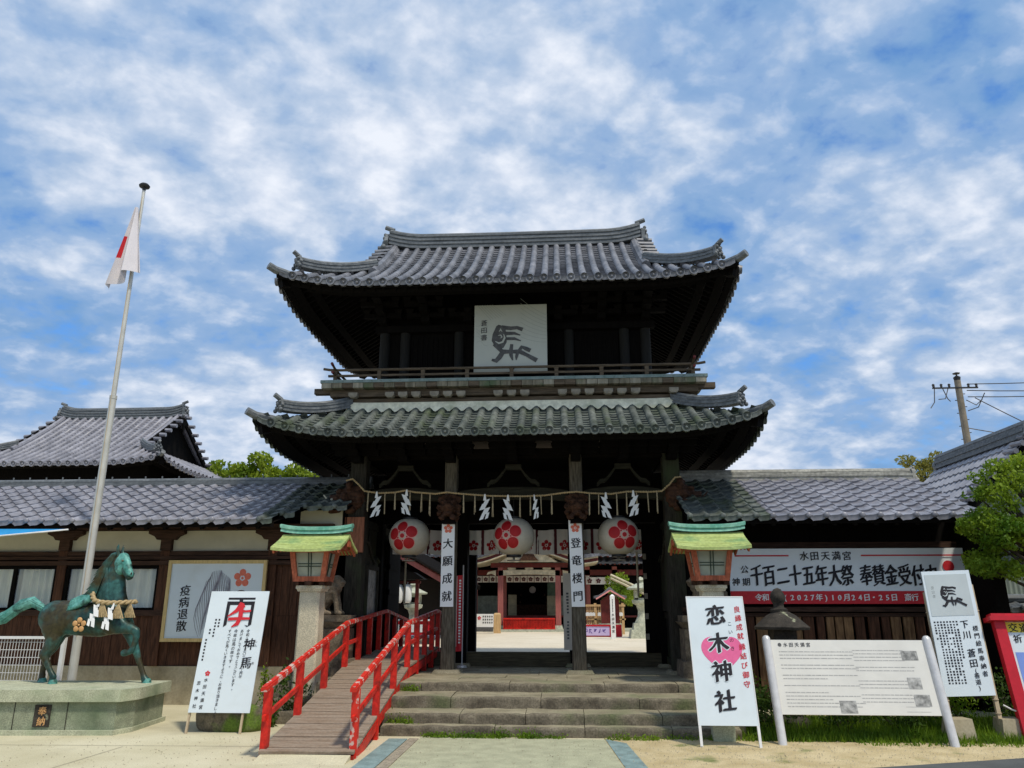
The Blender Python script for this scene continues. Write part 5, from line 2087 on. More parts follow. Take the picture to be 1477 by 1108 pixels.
m.xform(f).build('red_strokes', m_redink, t)

# love shrine sign
t = thing('heart_sign', 'white standing sign with a pink heart behind four large black characters', 'sign', (2.95, 10.6, 0))
f = frame((2.555, 10.50, 0), (1, 0, 0), (-0.01, 0.42, 1.86))
KW, KH, K0 = 0.755, 1.60, 0.25
m = M().box(0, KW, K0, K0 + KH, -0.02, 0).xform(f)
m.build('panel', m_sign, t)
for x in (0.018, KW - 0.018):
    m = legs(M(), f, (x,), -0.01, K0 - 0.001, 0.032, -0.026, 0.004)
    m.build('leg', m_fence, t)
m = M()
for x in (0.006, KW - 0.006):
    m.box(x - 0.006, x + 0.006, K0, K0 + KH, 0.0005, 0.004)
m.box(0.012, KW - 0.012, K0 + KH - 0.012, K0 + KH, 0.0005, 0.004)
m.xform(f).build('rim', m_fence, t)
kx, ky = 0.40, 1.135
m = M()
pts = []
for i in range(60):
    a = 2 * pi * i / 60
    x = 16 * sin(a) ** 3
    y = 13 * cos(a) - 5 * cos(2 * a) - 2 * cos(3 * a) - cos(4 * a)
    pts.append((kx + x * 0.0165, ky + y * 0.0175 - 0.02, 0.0025))
m.add(pts, [tuple(range(60))])
m.xform(f).build('heart', m_pink, t)
m = M()
for i, ch in enumerate('恋木神社'):
    yy = 1.60 - i * 0.355
    if 0 < i < 3:
        for dx, dy in ((-0.014, 0), (0.014, 0), (0, 0.014), (0, -0.014)):
            glyph(m, ch, 0.365 + dx, yy + dy, 0.27, 0.0040 + (dx + 2 * dy) * 0.01, bold=0.04)
m.xform(f).build('white_outline', m_sign, t)
m = M()
for i, ch in enumerate('恋木神社'):
    glyph(m, ch, 0.365, 1.60 - i * 0.355, 0.27, 0.0075, bold=0.038)
column(m, 'こいのき', 0.54, 1.52, 0.06, 0.105, bold=0)
m.xform(f).build('lettering', m_ink, t)
m = M()
column(m, '良縁成就', 0.66, 1.72, 0.088, 0.115)
column(m, '縁結び御守', 0.665, 1.24, 0.088, 0.115)
m.xform(f).build('red_lettering', m_redink, t)

# small granite block behind the sign foot
m = M()
stone_block(m, 2.80, 3.08, 10.92, 11.1, 0, 0.27, 3.0, 0.012)
tag(m.build('granite_block', [m_granite_top, m_granite_top], smooth=45), 'small granite block standing behind the legs of the pink heart sign', 'stone block')

# steel-posted information board
t = thing('information_board', 'low faded information board with fine print between two round steel posts', 'information board', (4.65, 10.8, 0))
f = frame((3.62, 10.74, 0), (1, 0, 0), (0, 0.40, 1.28))
m = M().box(0.05, 2.05, 0.36, 1.30, -0.02, 0.0).xform(f)
m.build('panel', m_ivory, t)
m = M()
for i in range(17):
    y = 1.14 - i * 0.043
    if i in (3, 6, 9, 11):
        continue
    L = 0.93 if i not in (8, 12, 14) else 0.55
    x = 0.14
    while x < 0.14 + L:
        w = RND.uniform(0.02, 0.09)
        m.add([(x, y, 0.002), (x + w, y, 0.002), (x + w, y + 0.010, 0.002), (x, y + 0.010, 0.002)], [(0, 1, 2, 3)])
        x += w + 0.008
for i in range(16):
    y = 1.16 - i * 0.043
    if i in (4, 7, 8, 12):
        continue
    L = 0.62 if i < 4 else (0.72 if i < 12 else 0.62)
    x = 1.10
    while x < 1.10 + L:
        w = RND.uniform(0.02, 0.09)
        m.add([(x, y, 0.002), (x + w, y, 0.002), (x + w, y + 0.009, 0.002), (x, y + 0.009, 0.002)], [(0, 1, 2, 3)])
        x += w + 0.008
for a, b, w, h in ((1.62, 0.40, 0.30, 0.004), (1.62, 0.46, 0.30, 0.004)):
    m.add([(a, b, 0.002), (a + w, b, 0.002), (a + w, b + h, 0.002), (a, b + h, 0.002)], [(0, 1, 2, 3)])
m.xform(f).build('fine_print', m_pale_ink, t)
m = M()
for i, ch in enumerate('水田天満宮'):
    glyph(m, ch, 0.24 + i * 0.075, 1.235, 0.06)
m.disc((0.165, 1.235, 0.003), (1, 0, 0), (0, 1, 0), 0.025, 12)
m.xform(f).build('heading', m_grey_ink, t)
gp = mat('grey_photo_print', (0.15, 0.15, 0.14), 0.5, 0.5, 14, col2=(0.5, 0.49, 0.46))
for a, b, w, h in ((1.72, 1.04, 0.21, 0.12), (1.72, 0.68, 0.17, 0.14), (1.75, 0.47, 0.20, 0.14), (0.80, 0.38, 0.21, 0.15)):
    m = M()
    m.add([(a, b, 0.003), (a + w, b, 0.003), (a + w, b + h, 0.003), (a, b + h, 0.003)], [(0, 1, 2, 3)])
    m.xform(f).build('photo_print', gp, t)
for x in (0.0, 2.10):
    m = M()
    m.tube([(x, -0.02, 0), (x, 1.29, 0), (x, 1.33, 0), (x, 1.352, 0), (x, 1.36, 0)], [0.055, 0.055, 0.05, 0.032, 0.006], 16)
    m.xform(f).build('post', m_metal, t, smooth=50)

# painter sign
t = thing('painter_sign', 'tall white sign roped to two stakes, brush-drawn figure at its top', 'sign', (6.35, 11.5, 0))
f = frame((5.96, 11.30, 0), (1, -0.02, 0.035), (0.05, 0.36, 2.15))
SW, SH, S0 = 0.655, 1.66, 0.52
m = M().box(0, SW, S0, S0 + SH, -0.02, 0).xform(f)
m.build('panel', m_sign, t)
m = M()
m.box(0.03, SW - 0.05, S0 + SH - 0.62, S0 + SH - 0.05, 0.0005, 0.004)
m.xform(f).build('picture_field', mat('grey_picture_field', (0.50, 0.55, 0.55), 0.6, 0.04, 3), t)
m = M()
horse_brush(m, 0.20, S0 + SH - 0.50, 0.33, 0.006)
column(m, '蒼田書', 0.11, S0 + SH - 0.21, 0.045, 0.06, bold=0)
for ch, yy in zip('下川', (1.44, 1.30)):
    glyph(m, ch, 0.44, yy, 0.115)
for ch, yy in zip('蒼田', (1.06, 0.93)):
    glyph(m, ch, 0.455, yy, 0.115)
for ch, yy in zip('(善道)', (0.84, 0.77, 0.69, 0.62)):
    glyph(m, ch, 0.465, yy, 0.075)
column(m, '楼門絵馬奉納者', 0.575, 1.42, 0.078, 0.098)
m.xform(f).build('lettering', [m_ink, MATS['grey_picture_field']], t)
m = M()
for c_ in range(8):
    a = 0.05 + c_ * 0.042
    m.add([(a - 0.012, 1.47, 0.003), (a + 0.012, 1.47, 0.003), (a + 0.012, 1.49, 0.003), (a - 0.012, 1.49, 0.003)], [(0, 1, 2, 3)])
    for r_ in range(22):
        if (c_ == 0 and r_ > 5) or (c_ == 7 and r_ > 12) or RND.random() < 0.06:
            continue
        y = 1.43 - r_ * 0.036
        s = 0.009 + RND.random() * 0.004
        m.add([(a - s, y, 0.003), (a + s, y, 0.003), (a + s, y + 2 * s, 0.003), (a - s, y + 2 * s, 0.003)], [(0, 1, 2, 3)])
m.xform(f).build('small_print', m_ink, t)
for x, h in ((0.02, 1.9), (SW - 0.0, 1.98)):
    m = legs(M(), f, (x,), -0.0, h, 0.05, -0.07, -0.0215)
    m.build('stake', m_stick, t)
m = M()
for y in (0.47, 0.30, 1.62):
    for x in (0.02, SW):
        pts = [(x + 0.036 * cos(a * pi / 6), y, -0.045 + 0.036 * sin(a * pi / 6)) for a in range(13)]
        m.tube(pts, 0.007, 6, caps=False)
m.xform(f).build('rope_lashing', m_stick, t, smooth=60)
for i, (x, y) in enumerate(((6.03, 11.28), (6.74, 11.38))):
    m = M()
    m.frustum((x, y, 0), (0.34, 0.30), (x, y, 0.26), (0.27, 0.24))
    m.xform(lambda p: (p[0] + NZ(p, 5, 0.02), p[1], p[2] + NZ(p, 4, 0.015)))
    tag(m.build('stone_footing', m_conc), ('stone footing at the left stake of the sign with columns of small print', 'stone footing at the right stake of the painter sign, beside the red notice board')[i], 'footing', 'stone footings of the painter sign')

# red notice board
t = thing('notice_board', 'crimson framed notice board with a yellow and blue poster at the right edge', 'notice board', (7.6, 11.2, 0))
f = frame((6.80, 11.20, 0), (1, -0.05, 0), (0, 0.32, 1.55))
for x in (0.07, 1.75):
    m = M().box(x - 0.07, x + 0.07, -0.02, 1.50, -0.05, 0.05).xform(f)
    m.build('post', m_crim, t)
m = M().box(0.141, 1.679, 0.55, 1.50, -0.03, 0.0).xform(f)
m.build('backing', m_sign, t)
m = M()
m.box(0.141, 1.679, 0.47, 0.548, -0.035, 0.035)
m.box(-0.07, 1.9, 1.502, 1.56, -0.10, 0.12)
m.box(-0.03, 1.86, 1.561, 1.60, -0.07, 0.08)
m.xform(f).build('crosspiece', m_crim, t)
m = M()
m.add([(0.155, 1.36, 0.003), (1.3, 1.36, 0.003), (1.3, 1.495, 0.003), (0.155, 1.495, 0.003)], [(0, 1, 2, 3)])
m.xform(f).build('yellow_strip', m_yellow, t)
m = M()
for a in range(3):
    glyph(m, '交通安'[a], 0.245 + a * 0.14, 1.42, 0.125, 0.006)
glyph(m, '祈', 0.265, 1.275, 0.115, 0.006)
m.xform(f).build('lettering', m_ink, t)
m = M()
for a, b, c_, d in ((0.19, 0.62, 0.30, 1.10), (0.30, 1.04, 1.2, 1.10), (0.30, 0.62, 1.2, 0.68)):
    m.add([(a, b, 0.003), (c_, b, 0.003), (c_, d, 0.003), (a, d, 0.003)], [(0, 1, 2, 3)])
m.xform(f).build('blue_border', m_bluep, t)
# a slack white cord from the painter sign to the notice board
m = M()
m.tube([(6.68, 11.34, 0.42), (6.76, 11.30, 0.37), (6.85, 11.26, 0.34), (6.96, 11.25, 0.33), (7.1, 11.24, 0.35)], 0.011, 6)
tag(m.build('slack_cord', m_fence, smooth=60), 'slack white cord between the painter sign and the red notice board', 'cord')

# framed painted panel on the left wing
t = thing('painted_panel', 'pale panel in a yellow wooden frame with four black characters on the left wing wall', 'painted panel', (-5.4, 14.05, 1.07))
f = frame((-6.31, 14.06, 1.06), (1, 0, 0), (0, -0.0, 1))
AW, AH = 1.84, 1.42
m = M().box(0.05, AW - 0.05, 0.05, AH - 0.05, -0.02, 0.0).xform(f)
m.build('panel', m_sign, t)
m = M()
m.box(0, AW, AH - 0.06, AH, -0.03, 0.025)
m.box(0, AW, 0, 0.06, -0.03, 0.025)
m.box(0, 0.06, 0.061, AH - 0.061, -0.03, 0.024)
m.box(AW - 0.06, AW, 0.061, AH - 0.061, -0.03, 0.024)
m.xform(f).build('frame', m_yellowf, t)
m = M()
for i, ch in enumerate('疫病退散'):
    glyph(m, ch, 0.36, 0.88 - i * 0.205, 0.20, 0.004)
m.xform(f).build('lettering', m_ink, t)
m = M()
plum(m, 1.40, 1.10, 0.165, 0.003)
m.xform(f).build('plum_crest', m_coral, t)
m = M()
m.disc((1.40, 0.72, 0.003), (1, 0, 0), (0, 1, 0), 0.17, 24)
m.xform(f).build('brown_disc', m_brown, t)
m = M()
rr = random.Random(3)
for i in range(26):      # plain grey brush strokes, a stand-in for the drawing on the panel
    x0 = 0.74 + 0.42 * i / 25
    e = abs(i - 12.5) / 12.5
    pts = [(x0 + 0.03 * sin(1.2 * j + i * 0.6) + (0.10 * (i - 12.5) / 12.5) * (1 - (j - 3) ** 2 / 9) - 0.012 * j, 1.24 - 0.18 * e ** 2 - j * 0.165) for j in range(7)]
    stroke(m, pts, [0.006, 0.012, 0.014, 0.012, 0.010, 0.008, 0.004], 0.003 + 0.0002 * i)
m.xform(f).build('grey_brushwork', mat('lilac_grey_ink', (0.24, 0.23, 0.27), 0.7, 0.3, 8), t)

# ------------------------------------------------------------------ bronze horse on its pedestal
ped = thing('statue_pedestal', 'low green-grey granite pedestal with a dark name plate under the bronze horse', 'pedestal', (-6.4, 11.5, 0))
PT = 0.575
rot = radians(-4)
cpx, cpy = -4.93, 10.98


def pf(p):
    x, y = p[0] - cpx, p[1] - cpy
    return Vector((cpx + x * cos(-rot) - y * sin(-rot), cpy + x * sin(-rot) + y * cos(-rot), p[2]))


def slab_with_chamfer(m, x0, x1, y0, y1, z0, z1, ch):
    poly = [(x0, y0, z0), (x1 - ch * 0.0, y0, z0), (x1 + 0.12, y0 + ch, z0), (x1 + 0.12, y1, z0), (x0, y1, z0)]
    m.prism(poly, (0, 0, z1 - z0))


m = M()
slab_with_chamfer(m, -8.1, -5.24, 11.0, 12.25, 0.0, 0.415, 0.30)
m.xform(pf).build('base', m_granite, ped)
m = M()
slab_with_chamfer(m, -8.15, -5.17, 10.94, 12.30, 0.42, PT, 0.32)
m.xform(pf).build('top_slab', m_granite_top, ped)
m = M()
slab_with_chamfer(m, -8.2, -5.21, 10.93, 12.32, 0.0, 0.06, 0.30)
m.xform(pf).build('footing', m_granite_top, ped)
m = M()
for x in (-6.62, -5.90):
    m.box(x - 0.004, x + 0.004, 10.993, 11.0, 0.06, 0.415)
m.xform(pf).build('stone_joint', m_toro, ped)
m = M()
m.box(-6.34, -6.12, 10.985, 11.0, 0.10, 0.38)
pl_ = m.xform(pf).build('name_plate', m_toro, ped)
m = M()
fpl = frame(pf((-6.34, 10.984, 0.10)), (cos(rot), sin(-rot), 0), (0, 0, 1))
glyph(m, '奉', 0.11, 0.20, 0.12, 0.003)
glyph(m, '納', 0.11, 0.07, 0.12, 0.003)
m.xform(fpl).build('plate_lettering', m_salmon, pl_)

HX, HY, HZ = -6.17, 11.80, PT - 0.005
HK = 1.04


def hp(x, z, y=0.0):
    return (x * HK, y, (z - 0.125) * HK)


body = [
    [(hp(-0.64, 1.03), (0.25, 0.22, 0.255)), (hp(-0.45, 1.03), (0.25, 0.225, 0.25)), (hp(-0.20, 1.00), (0.23, 0.225, 0.245)), (hp(0.05, 1.01), (0.24, 0.225, 0.265)), (hp(0.24, 1.05), (0.22, 0.215, 0.27))],
    [(hp(0.30, 0.99), (0.15, 0.16, 0.20)), (hp(0.38, 1.02), (0.10, 0.13, 0.14))],
    # neck (arched, upright) and head, turned towards the viewer
    [(hp(0.17, 1.20), (0.27, 0.17, 0.22)), (hp(0.17, 1.38, -0.01), (0.22, 0.135, 0.16)), (hp(0.18, 1.56, -0.02), (0.175, 0.112, 0.14)), (hp(0.21, 1.72, -0.03), (0.145, 0.10, 0.12)), (hp(0.24, 1.83, -0.04), (0.115, 0.09, 0.09))],
    [(hp(0.28, 1.83, -0.05), (0.105, 0.088, 0.105)), (hp(0.345, 1.75, -0.08), (0.092, 0.078, 0.105)), (hp(0.415, 1.67, -0.11), (0.068, 0.060, 0.074)), (hp(0.465, 1.61, -0.13), (0.062, 0.060, 0.060))],
    (hp(0.285, 1.72, -0.055), (0.085, 0.078, 0.095)), (hp(0.45, 1.575, -0.125), (0.045, 0.045, 0.032)),
]
for s in (-1, 1):
    body += [(hp(0.305, 1.825, -0.065 + s * 0.055), (0.026, 0.018, 0.020)), (hp(0.455, 1.63, -0.13 + s * 0.028), (0.014, 0.012, 0.014)),
             (hp(-0.52, 0.96, s * 0.10), (0.20, 0.13, 0.23)), (hp(0.26, 0.98, s * 0.09), (0.15, 0.11, 0.20))]
    body += [[(hp(0.235, 1.91, -0.04 + s * 0.055), (0.034, 0.022, 0.03)), (hp(0.215, 2.00, -0.04 + s * 0.072), (0.032, 0.018, 0.04)), (hp(0.225, 2.085, -0.04 + s * 0.076), 0.010)]]
# hind legs (hock backwards), near side stepping, far side behind
body += [[(hp(-0.60, 0.92, -0.12), (0.17, 0.10, 0.20)), (hp(-0.54, 0.76, -0.12), (0.12, 0.085, 0.13)), (hp(-0.585, 0.63, -0.12), (0.102, 0.074, 0.102)), (hp(-0.655, 0.52, -0.12), (0.072, 0.058, 0.074)), (hp(-0.60, 0.42, -0.12), (0.048, 0.043, 0.054)), (hp(-0.505, 0.27, -0.12), (0.043, 0.041, 0.046)), (hp(-0.465, 0.22, -0.12), (0.053, 0.048, 0.050)), (hp(-0.485, 0.17, -0.12), (0.050, 0.048, 0.048)), (hp(-0.465, 0.14, -0.12), (0.074, 0.062, 0.036))],
         [(hp(-0.66, 0.92, 0.12), (0.16, 0.10, 0.20)), (hp(-0.64, 0.76, 0.12), (0.12, 0.085, 0.13)), (hp(-0.69, 0.63, 0.12), (0.096, 0.074, 0.102)), (hp(-0.765, 0.52, 0.12), (0.070, 0.058, 0.074)), (hp(-0.775, 0.40, 0.12), (0.048, 0.043, 0.054)), (hp(-0.79, 0.26, 0.12), (0.043, 0.041, 0.046)), (hp(-0.785, 0.21, 0.12), (0.053, 0.048, 0.050)), (hp(-0.79, 0.17, 0.12), (0.050, 0.048, 0.048)), (hp(-0.775, 0.14, 0.12), (0.074, 0.062, 0.036))],
         # standing foreleg (far), stretched forward
         [(hp(0.36, 0.98, 0.10), (0.11, 0.085, 0.17)), (hp(0.47, 0.80, 0.10), (0.084, 0.074, 0.120)), (hp(0.555, 0.62, 0.10), (0.062, 0.058, 0.078)), (hp(0.60, 0.53, 0.10), (0.054, 0.050, 0.060)), (hp(0.66, 0.40, 0.10), (0.041, 0.040, 0.048)), (hp(0.74, 0.24, 0.10), (0.043, 0.041, 0.046)), (hp(0.755, 0.20, 0.10), (0.050, 0.048, 0.048)), (hp(0.80, 0.145, 0.10), (0.078, 0.062, 0.038))],
         # raised foreleg (near), knee high, hoof tucked back
         [(hp(0.34, 0.96, -0.11), (0.11, 0.085, 0.16)), (hp(0.45, 0.90, -0.11), (0.102, 0.078, 0.102)), (hp(0.58, 0.875, -0.11), (0.074, 0.066, 0.070)), (hp(0.66, 0.845, -0.11), (0.060, 0.058, 0.060)), (hp(0.675, 0.76, -0.11), (0.048, 0.046, 0.054)), (hp(0.65, 0.63, -0.11), (0.043, 0.041, 0.046)), (hp(0.625, 0.575, -0.11), (0.050, 0.048, 0.048)), (hp(0.575, 0.55, -0.11), (0.048, 0.046, 0.043)), (hp(0.525, 0.545, -0.11), (0.058, 0.055, 0.054))]]


def bulge(p):
    return 0.004 * mnoise.noise(p * 7) + 0.0025 * mnoise.noise(p * 22)


hb = blob(body, 0.019, 4, disp=bulge)
toW = lambda p: (HX + p[0], HY + p[1], HZ + p[2])
horse = thing('bronze_horse', 'green bronze horse statue striding right with one foreleg raised on the granite pedestal', 'horse statue', (HX, HY, HZ))
hb.xform(toW).build('body', m_bronze, horse, smooth=70)
face = [(hp(0.285, 1.80, -0.075), (0.105, 0.086, 0.125)), (hp(0.30, 1.73, -0.085), (0.098, 0.080, 0.105)), [(hp(0.305, 1.895, -0.075), (0.084, 0.066, 0.058)), (hp(0.385, 1.785, -0.115), (0.074, 0.062, 0.076)), (hp(0.445, 1.69, -0.14), (0.058, 0.055, 0.056)), (hp(0.485, 1.63, -0.152), (0.056, 0.056, 0.054))]]
m = blob(face, 0.011, 3, disp=bulge)
fc = m.xform(toW).build('muzzle', m_bronze2, horse, smooth=70)
m = M()
for s in (-1, 1):
    m.sphere(toW(hp(0.522, 1.645, -0.165 + s * 0.035)), (0.014, 0.011, 0.018), 8, 6)
m.sphere(toW(hp(0.345, 1.83, -0.165)), (0.022, 0.012, 0.016), 10, 6)
m.tube([toW(hp(0.52, 1.592, -0.15)), toW(hp(0.49, 1.578, -0.205)), toW(hp(0.44, 1.60, -0.20))], 0.006, 5)
m.build('nostril', m_toro, fc, smooth=50)
# mane of pointed locks down the crest
m = M()
for i in range(46):
    t_ = i / 45
    z = 1.93 - 0.60 * t_
    x = 0.135 - 0.235 * t_ ** 0.85 - 0.02 * sin(t_ * 3.1)
    for k in range(3):
        yy = -0.03 + 0.04 * (k - 1)
        L = RND.uniform(0.10, 0.21)
        b0 = Vector(toW(hp(x + 0.05, z, yy)))
        b1 = b0 + Vector((-0.045, yy * 0.4, -0.01))
        b2 = b0 + Vector((-L * 0.95, yy * 0.6, -L * 0.72))
        m.tube([b0, b1, b2], [0.034, 0.024, 0.003], 6)
for k in range(7):
    b0 = Vector(toW(hp(0.24 + 0.015 * k, 1.92 - 0.012 * k, -0.05)))
    m.tube([b0, b0 + Vector((0.02, -0.03, -0.05)), b0 + Vector((0.03, -0.045, -0.11))], [0.02, 0.016, 0.004], 6)
m.build('mane', m_bronze, horse, smooth=50)
# side locks falling over the neck (near side)
m = M()
for k in range(9):
    b0 = Vector(toW(hp(0.07 + 0.012 * k, 1.75 - 0.045 * k, -0.085 - 0.006 * k)))
    m.tube([b0, b0 + Vector((0.03, -0.02, -0.10)), b0 + Vector((0.0, -0.03, -0.22)), b0 + Vector((-0.03, -0.03, -0.31))], [0.012, 0.02, 0.016, 0.004], 6)
m.build('neck_locks', m_bronze, horse, smooth=50)
# gathered mane cloth over the withers
m = M()
for k in range(7):
    o_ = 0.022 * (k - 3)
    m.tube([toW(hp(-0.06, 1.33 + o_ * 0.5, -0.09 + o_)), toW(hp(-0.12, 1.31 + o_ * 0.8, -0.10 + o_)), toW(hp(-0.24, 1.25 + o_, -0.135 + o_ * 0.6)), toW(hp(-0.38, 1.20 + o_ * 1.1, -0.150 + o_ * 0.5))], [0.045, 0.048, 0.032, 0.012], 8)
m.build('withers_tassel', m_bronze2, horse, smooth=50)
# streaming tail
m = M()
tl = [(-0.84, 1.15), (-1.02, 1.25), (-1.20, 1.19), (-1.40, 1.04), (-1.62, 0.96), (-1.74, 0.97)]
for k in range(16):
    a = 2 * pi * k / 16
    pts = []
    for i, (x, z) in enumerate(tl):
        s_ = (0.028, 0.050, 0.065, 0.07, 0.055, 0.04)[i]
        pts.append(toW(hp(x + 0.01 * sin(k + i), z + s_ * sin(a + i * 0.25) + 0.008 * sin(k * 2.1 + i), s_ * 0.8 * cos(a + i * 0.25))))
    m.tube(pts, [0.022, 0.024, 0.022, 0.02, 0.014, 0.003], 6)
m.build('tail', m_bronze2, horse, smooth=50)
m = M()
for k in range(5):
    t_ = pi / 2 + 2 * pi * k / 5
    c = Vector(toW(hp(-0.13 + 0.066 * cos(t_), 0.93 + 0.066 * sin(t_), -0.238)))
    m.sphere(c, (0.041, 0.014, 0.041), 14, 8)
m.sphere(toW(hp(-0.13, 0.93, -0.245)), (0.018, 0.014, 0.018), 10, 6)
m.build('plum_crest', m_salmon, horse, smooth=50)
for x, z, y in ((-0.462, 0.128, -0.12), (-0.772, 0.128, 0.12), (0.805, 0.130, 0.10)):
    m = M()
    c = toW(hp(x, z, y))
    m.lathe((c[0], c[1], HZ + 0.004), [(0.066, 0), (0.062, 0.02), (0.05, 0.055), (0.03, 0.065)], 16)
    m.build('hoof', m_bronze2, horse, smooth=50)

# straw rope with paper streamers round the horse's chest
hr = thing('neck_rope', 'straw rope with white paper and straw tassels tied round the bronze horse', 'shrine rope', (HX, HY, HZ + 1.2))
loop = []
for (x, z, y) in ((-0.08, 1.40, 0.0), (-0.05, 1.35, -0.15), (0.02, 1.28, -0.22), (0.12, 1.245, -0.25), (0.24, 1.235, -0.25), (0.38, 1.235, -0.21), (0.48, 1.245, -0.11), (0.505, 1.25, 0.0), (0.47, 1.25, 0.13), (0.30, 1.24, 0.23), (0.12, 1.26, 0.24), (-0.03, 1.34, 0.16), (-0.08, 1.40, 0.0)):
    loop.append(Vector(toW(hp(x, z, y))))
m = M()
twisted(m, loop, 0.034, 6, 8)
m.build('cord', m_straw, hr, smooth=50)
for x, z, y in ((0.19, 1.23, -0.25), (0.40, 1.21, -0.21), (0.50, 1.22, -0.07)):
    m = M()
    b = Vector(toW(hp(x, z, y)))
    for k in range(7):
        d = 0.010 * (k - 3)
        m.tube([b, b + Vector((d, -0.008, -0.05)), b + Vector((d * 3.0 + 0.012, -0.014, -0.20))], [0.010, 0.011, 0.010], 5)
    m.build('straw_tassel', m_straw, hr)
m = M()
for x, z, y, sg in ((0.14, 1.26, -0.26, -1), (0.35, 1.22, -0.245, -1)):
    q = M()
    p0 = Vector(toW(hp(x, z, y)))
    shide(q, p0, 0.82, sg)
    q.xform(lambda p: (p[0] - (p0.z - p[2]) * 0.22, p[1], p[2]))
    m.add(q.v, q.f)
m.build('paper_streamer', m_paper, hr)

# ------------------------------------------------------------------ flagpole, mesh fence, awning
t = thing('flagpole', 'tall pale metal flagpole rising behind the bronze horse', 'flagpole', (-6.94, 12.6, 0))
m = M()
m.tube([(-6.94, 12.6, 0), (-6.94, 12.6, 3.5), (-6.94, 12.6, 5.2)], [0.068, 0.062, 0.058], 20)
m.tube([(-6.94, 12.6, 5.2), (-6.94, 12.6, 9.25), (-6.94, 12.6, 9.28)], [0.042, 0.030, 0.025], 20)
m.tube([(-6.94, 12.6, 5.17), (-6.94, 12.6, 5.23)], 0.063, 20)
m.build('pole', m_polep, t, smooth=50)
m = M()
m.lathe((-6.94, 12.6, 9.28), [(0.03, 0), (0.035, 0.05), (0.09, 0.07), (0.10, 0.10), (0.07, 0.135), (0.01, 0.145)], 18)
m.build('finial', m_black, t, smooth=50)
m = M()
m.tube([(-6.90, 12.52, 9.1), (-6.92, 12.50, 6), (-6.91, 12.51, 1.2)], 0.006, 5)
m.build('halyard', m_stick, t)
fl = M()
rows = []
NF = 40
for i in range(NF + 1):      # limp flag: one cloth gathered at the pole in deep folds
    a = i / NF
    r = []
    for j in range(19):
        b = j / 18
        spread = 0.10 + 0.90 * b ** 1.1
        x = -6.94 + 0.21 * spread - (0.58 * a) * spread + 0.045 * sin(a * 15) * b
        y = 12.47 - 0.06 * spread + 0.09 * sin(a * 13 + 0.6) * (0.25 + b)
        z = 8.85 - 1.32 * b - 0.30 * a * b + 0.06 * b * sin(a * 6)
        r.append((x, y, z))
    rows.append(r)
fl.grid(rows)
for p0 in range(len(fl.f)):
    fc_ = [fl.v[i] for i in fl.f[p0]]
    cx_, cz_ = sum(p[0] for p in fc_) / 4, sum(p[2] for p in fc_) / 4
    if 0.66 < (p0 // 18) / NF < 0.98 and 0.38 < (p0 % 18) / 18 < 0.62:
        fl.mi[p0] = 1
flo = fl.build('flag', [m_flag, m_redink], smooth=80)
tag(flo, 'white flag with a red patch hanging limp round the top of the flagpole', 'flag')

t = thing('mesh_fence', 'low white wire-mesh fence panel behind the horse pedestal at the left edge', 'fence', (-8.5, 12.45, 0))
for x in (-7.30, -7.06):
    m = M()
    m.box(x - 0.03, x + 0.03, 12.42, 12.48, 0.0, 1.22)
    m.build('post', m_fence, t)
m = M()
m.box(-11, -7.33, 12.42, 12.48, 1.17, 1.21)
m.box(-11, -7.33, 12.43, 12.47, 0.12, 0.15)
m.build('rail', m_fence, t)
m = M()
x = -11.0
while x < -7.33:
    m.box(x - 0.003, x + 0.003, 12.444, 12.45, 0.15, 1.17)
    x += 0.05
for k in range(9):
    z = 0.20 + 0.115 * k
    m.box(-11, -7.33, 12.451, 12.459, z - 0.004, z + 0.004)
m.build('mesh', m_fence, t)

t = thing('awning', 'bright blue tarpaulin awning under the eaves at the left edge', 'awning', (-9.5, 12.6, 2.6))
m = M()
P4 = [Vector((-12.6, 12.96, 2.99)), Vector((-7.65, 12.96, 2.965)), Vector((-12.6, 11.55, 2.33)), ]
rows = []
for i in range(16):
    a = i / 15
    top = Vector((-12.6, 12.97, 2.99)).lerp(Vector((-7.62, 12.97, 2.955)), a)
    bot = Vector((-12.6, 11.5, 2.30)).lerp(Vector((-7.58, 12.90, 2.94)), a)
    rows.append([top.lerp(bot, j / 6) + Vector((0, 0, -0.02 * sin(pi * j / 6))) for j in range(7)])
m.grid(rows)
m.build('sheet', m_awn, t, smooth=60)
m = M()
m.tube([r[-1] for r in rows], 0.014, 6)
m.build('hem_rope', m_fence, t, smooth=60)

# ------------------------------------------------------------------ rock, stone lantern, plants
m = M()
m.sphere((0, 0, 0), 1, 40, 24)
m.xform(lambda p: (-3.80 + 0.50 * p[0] * (abs(p[0]) + 0.001) ** -0.25, 11.48 + 0.24 * p[1], max(-0.02, 0.14 + 0.21 * p[2] * (abs(p[2]) + 0.001) ** -0.35)))
m.xform(lambda p: Vector(p) + Vector((NZ(p, 4, 0.05), NZ(p, 5, 0.04), NZ(Vector(p) + Vector((5, 5, 5)), 4, 0.05) + NZ(p, 14, 0.015))) if p[2] > 0.0 else p)
rk = mat('mossy_rock', (0.07, 0.06, 0.04), 0.95, 0.4, 6, col2=(0.19, 0.16, 0.11), bump=0.7, fine=(40, 0.3), third=((0.10, 0.16, 0.02), 2.6, 0.50, 0.62))
tag(m.build('mossy_rock', rk, smooth=60), 'low brown rock with moss behind the stakes of the sacred horse sign', 'rock')

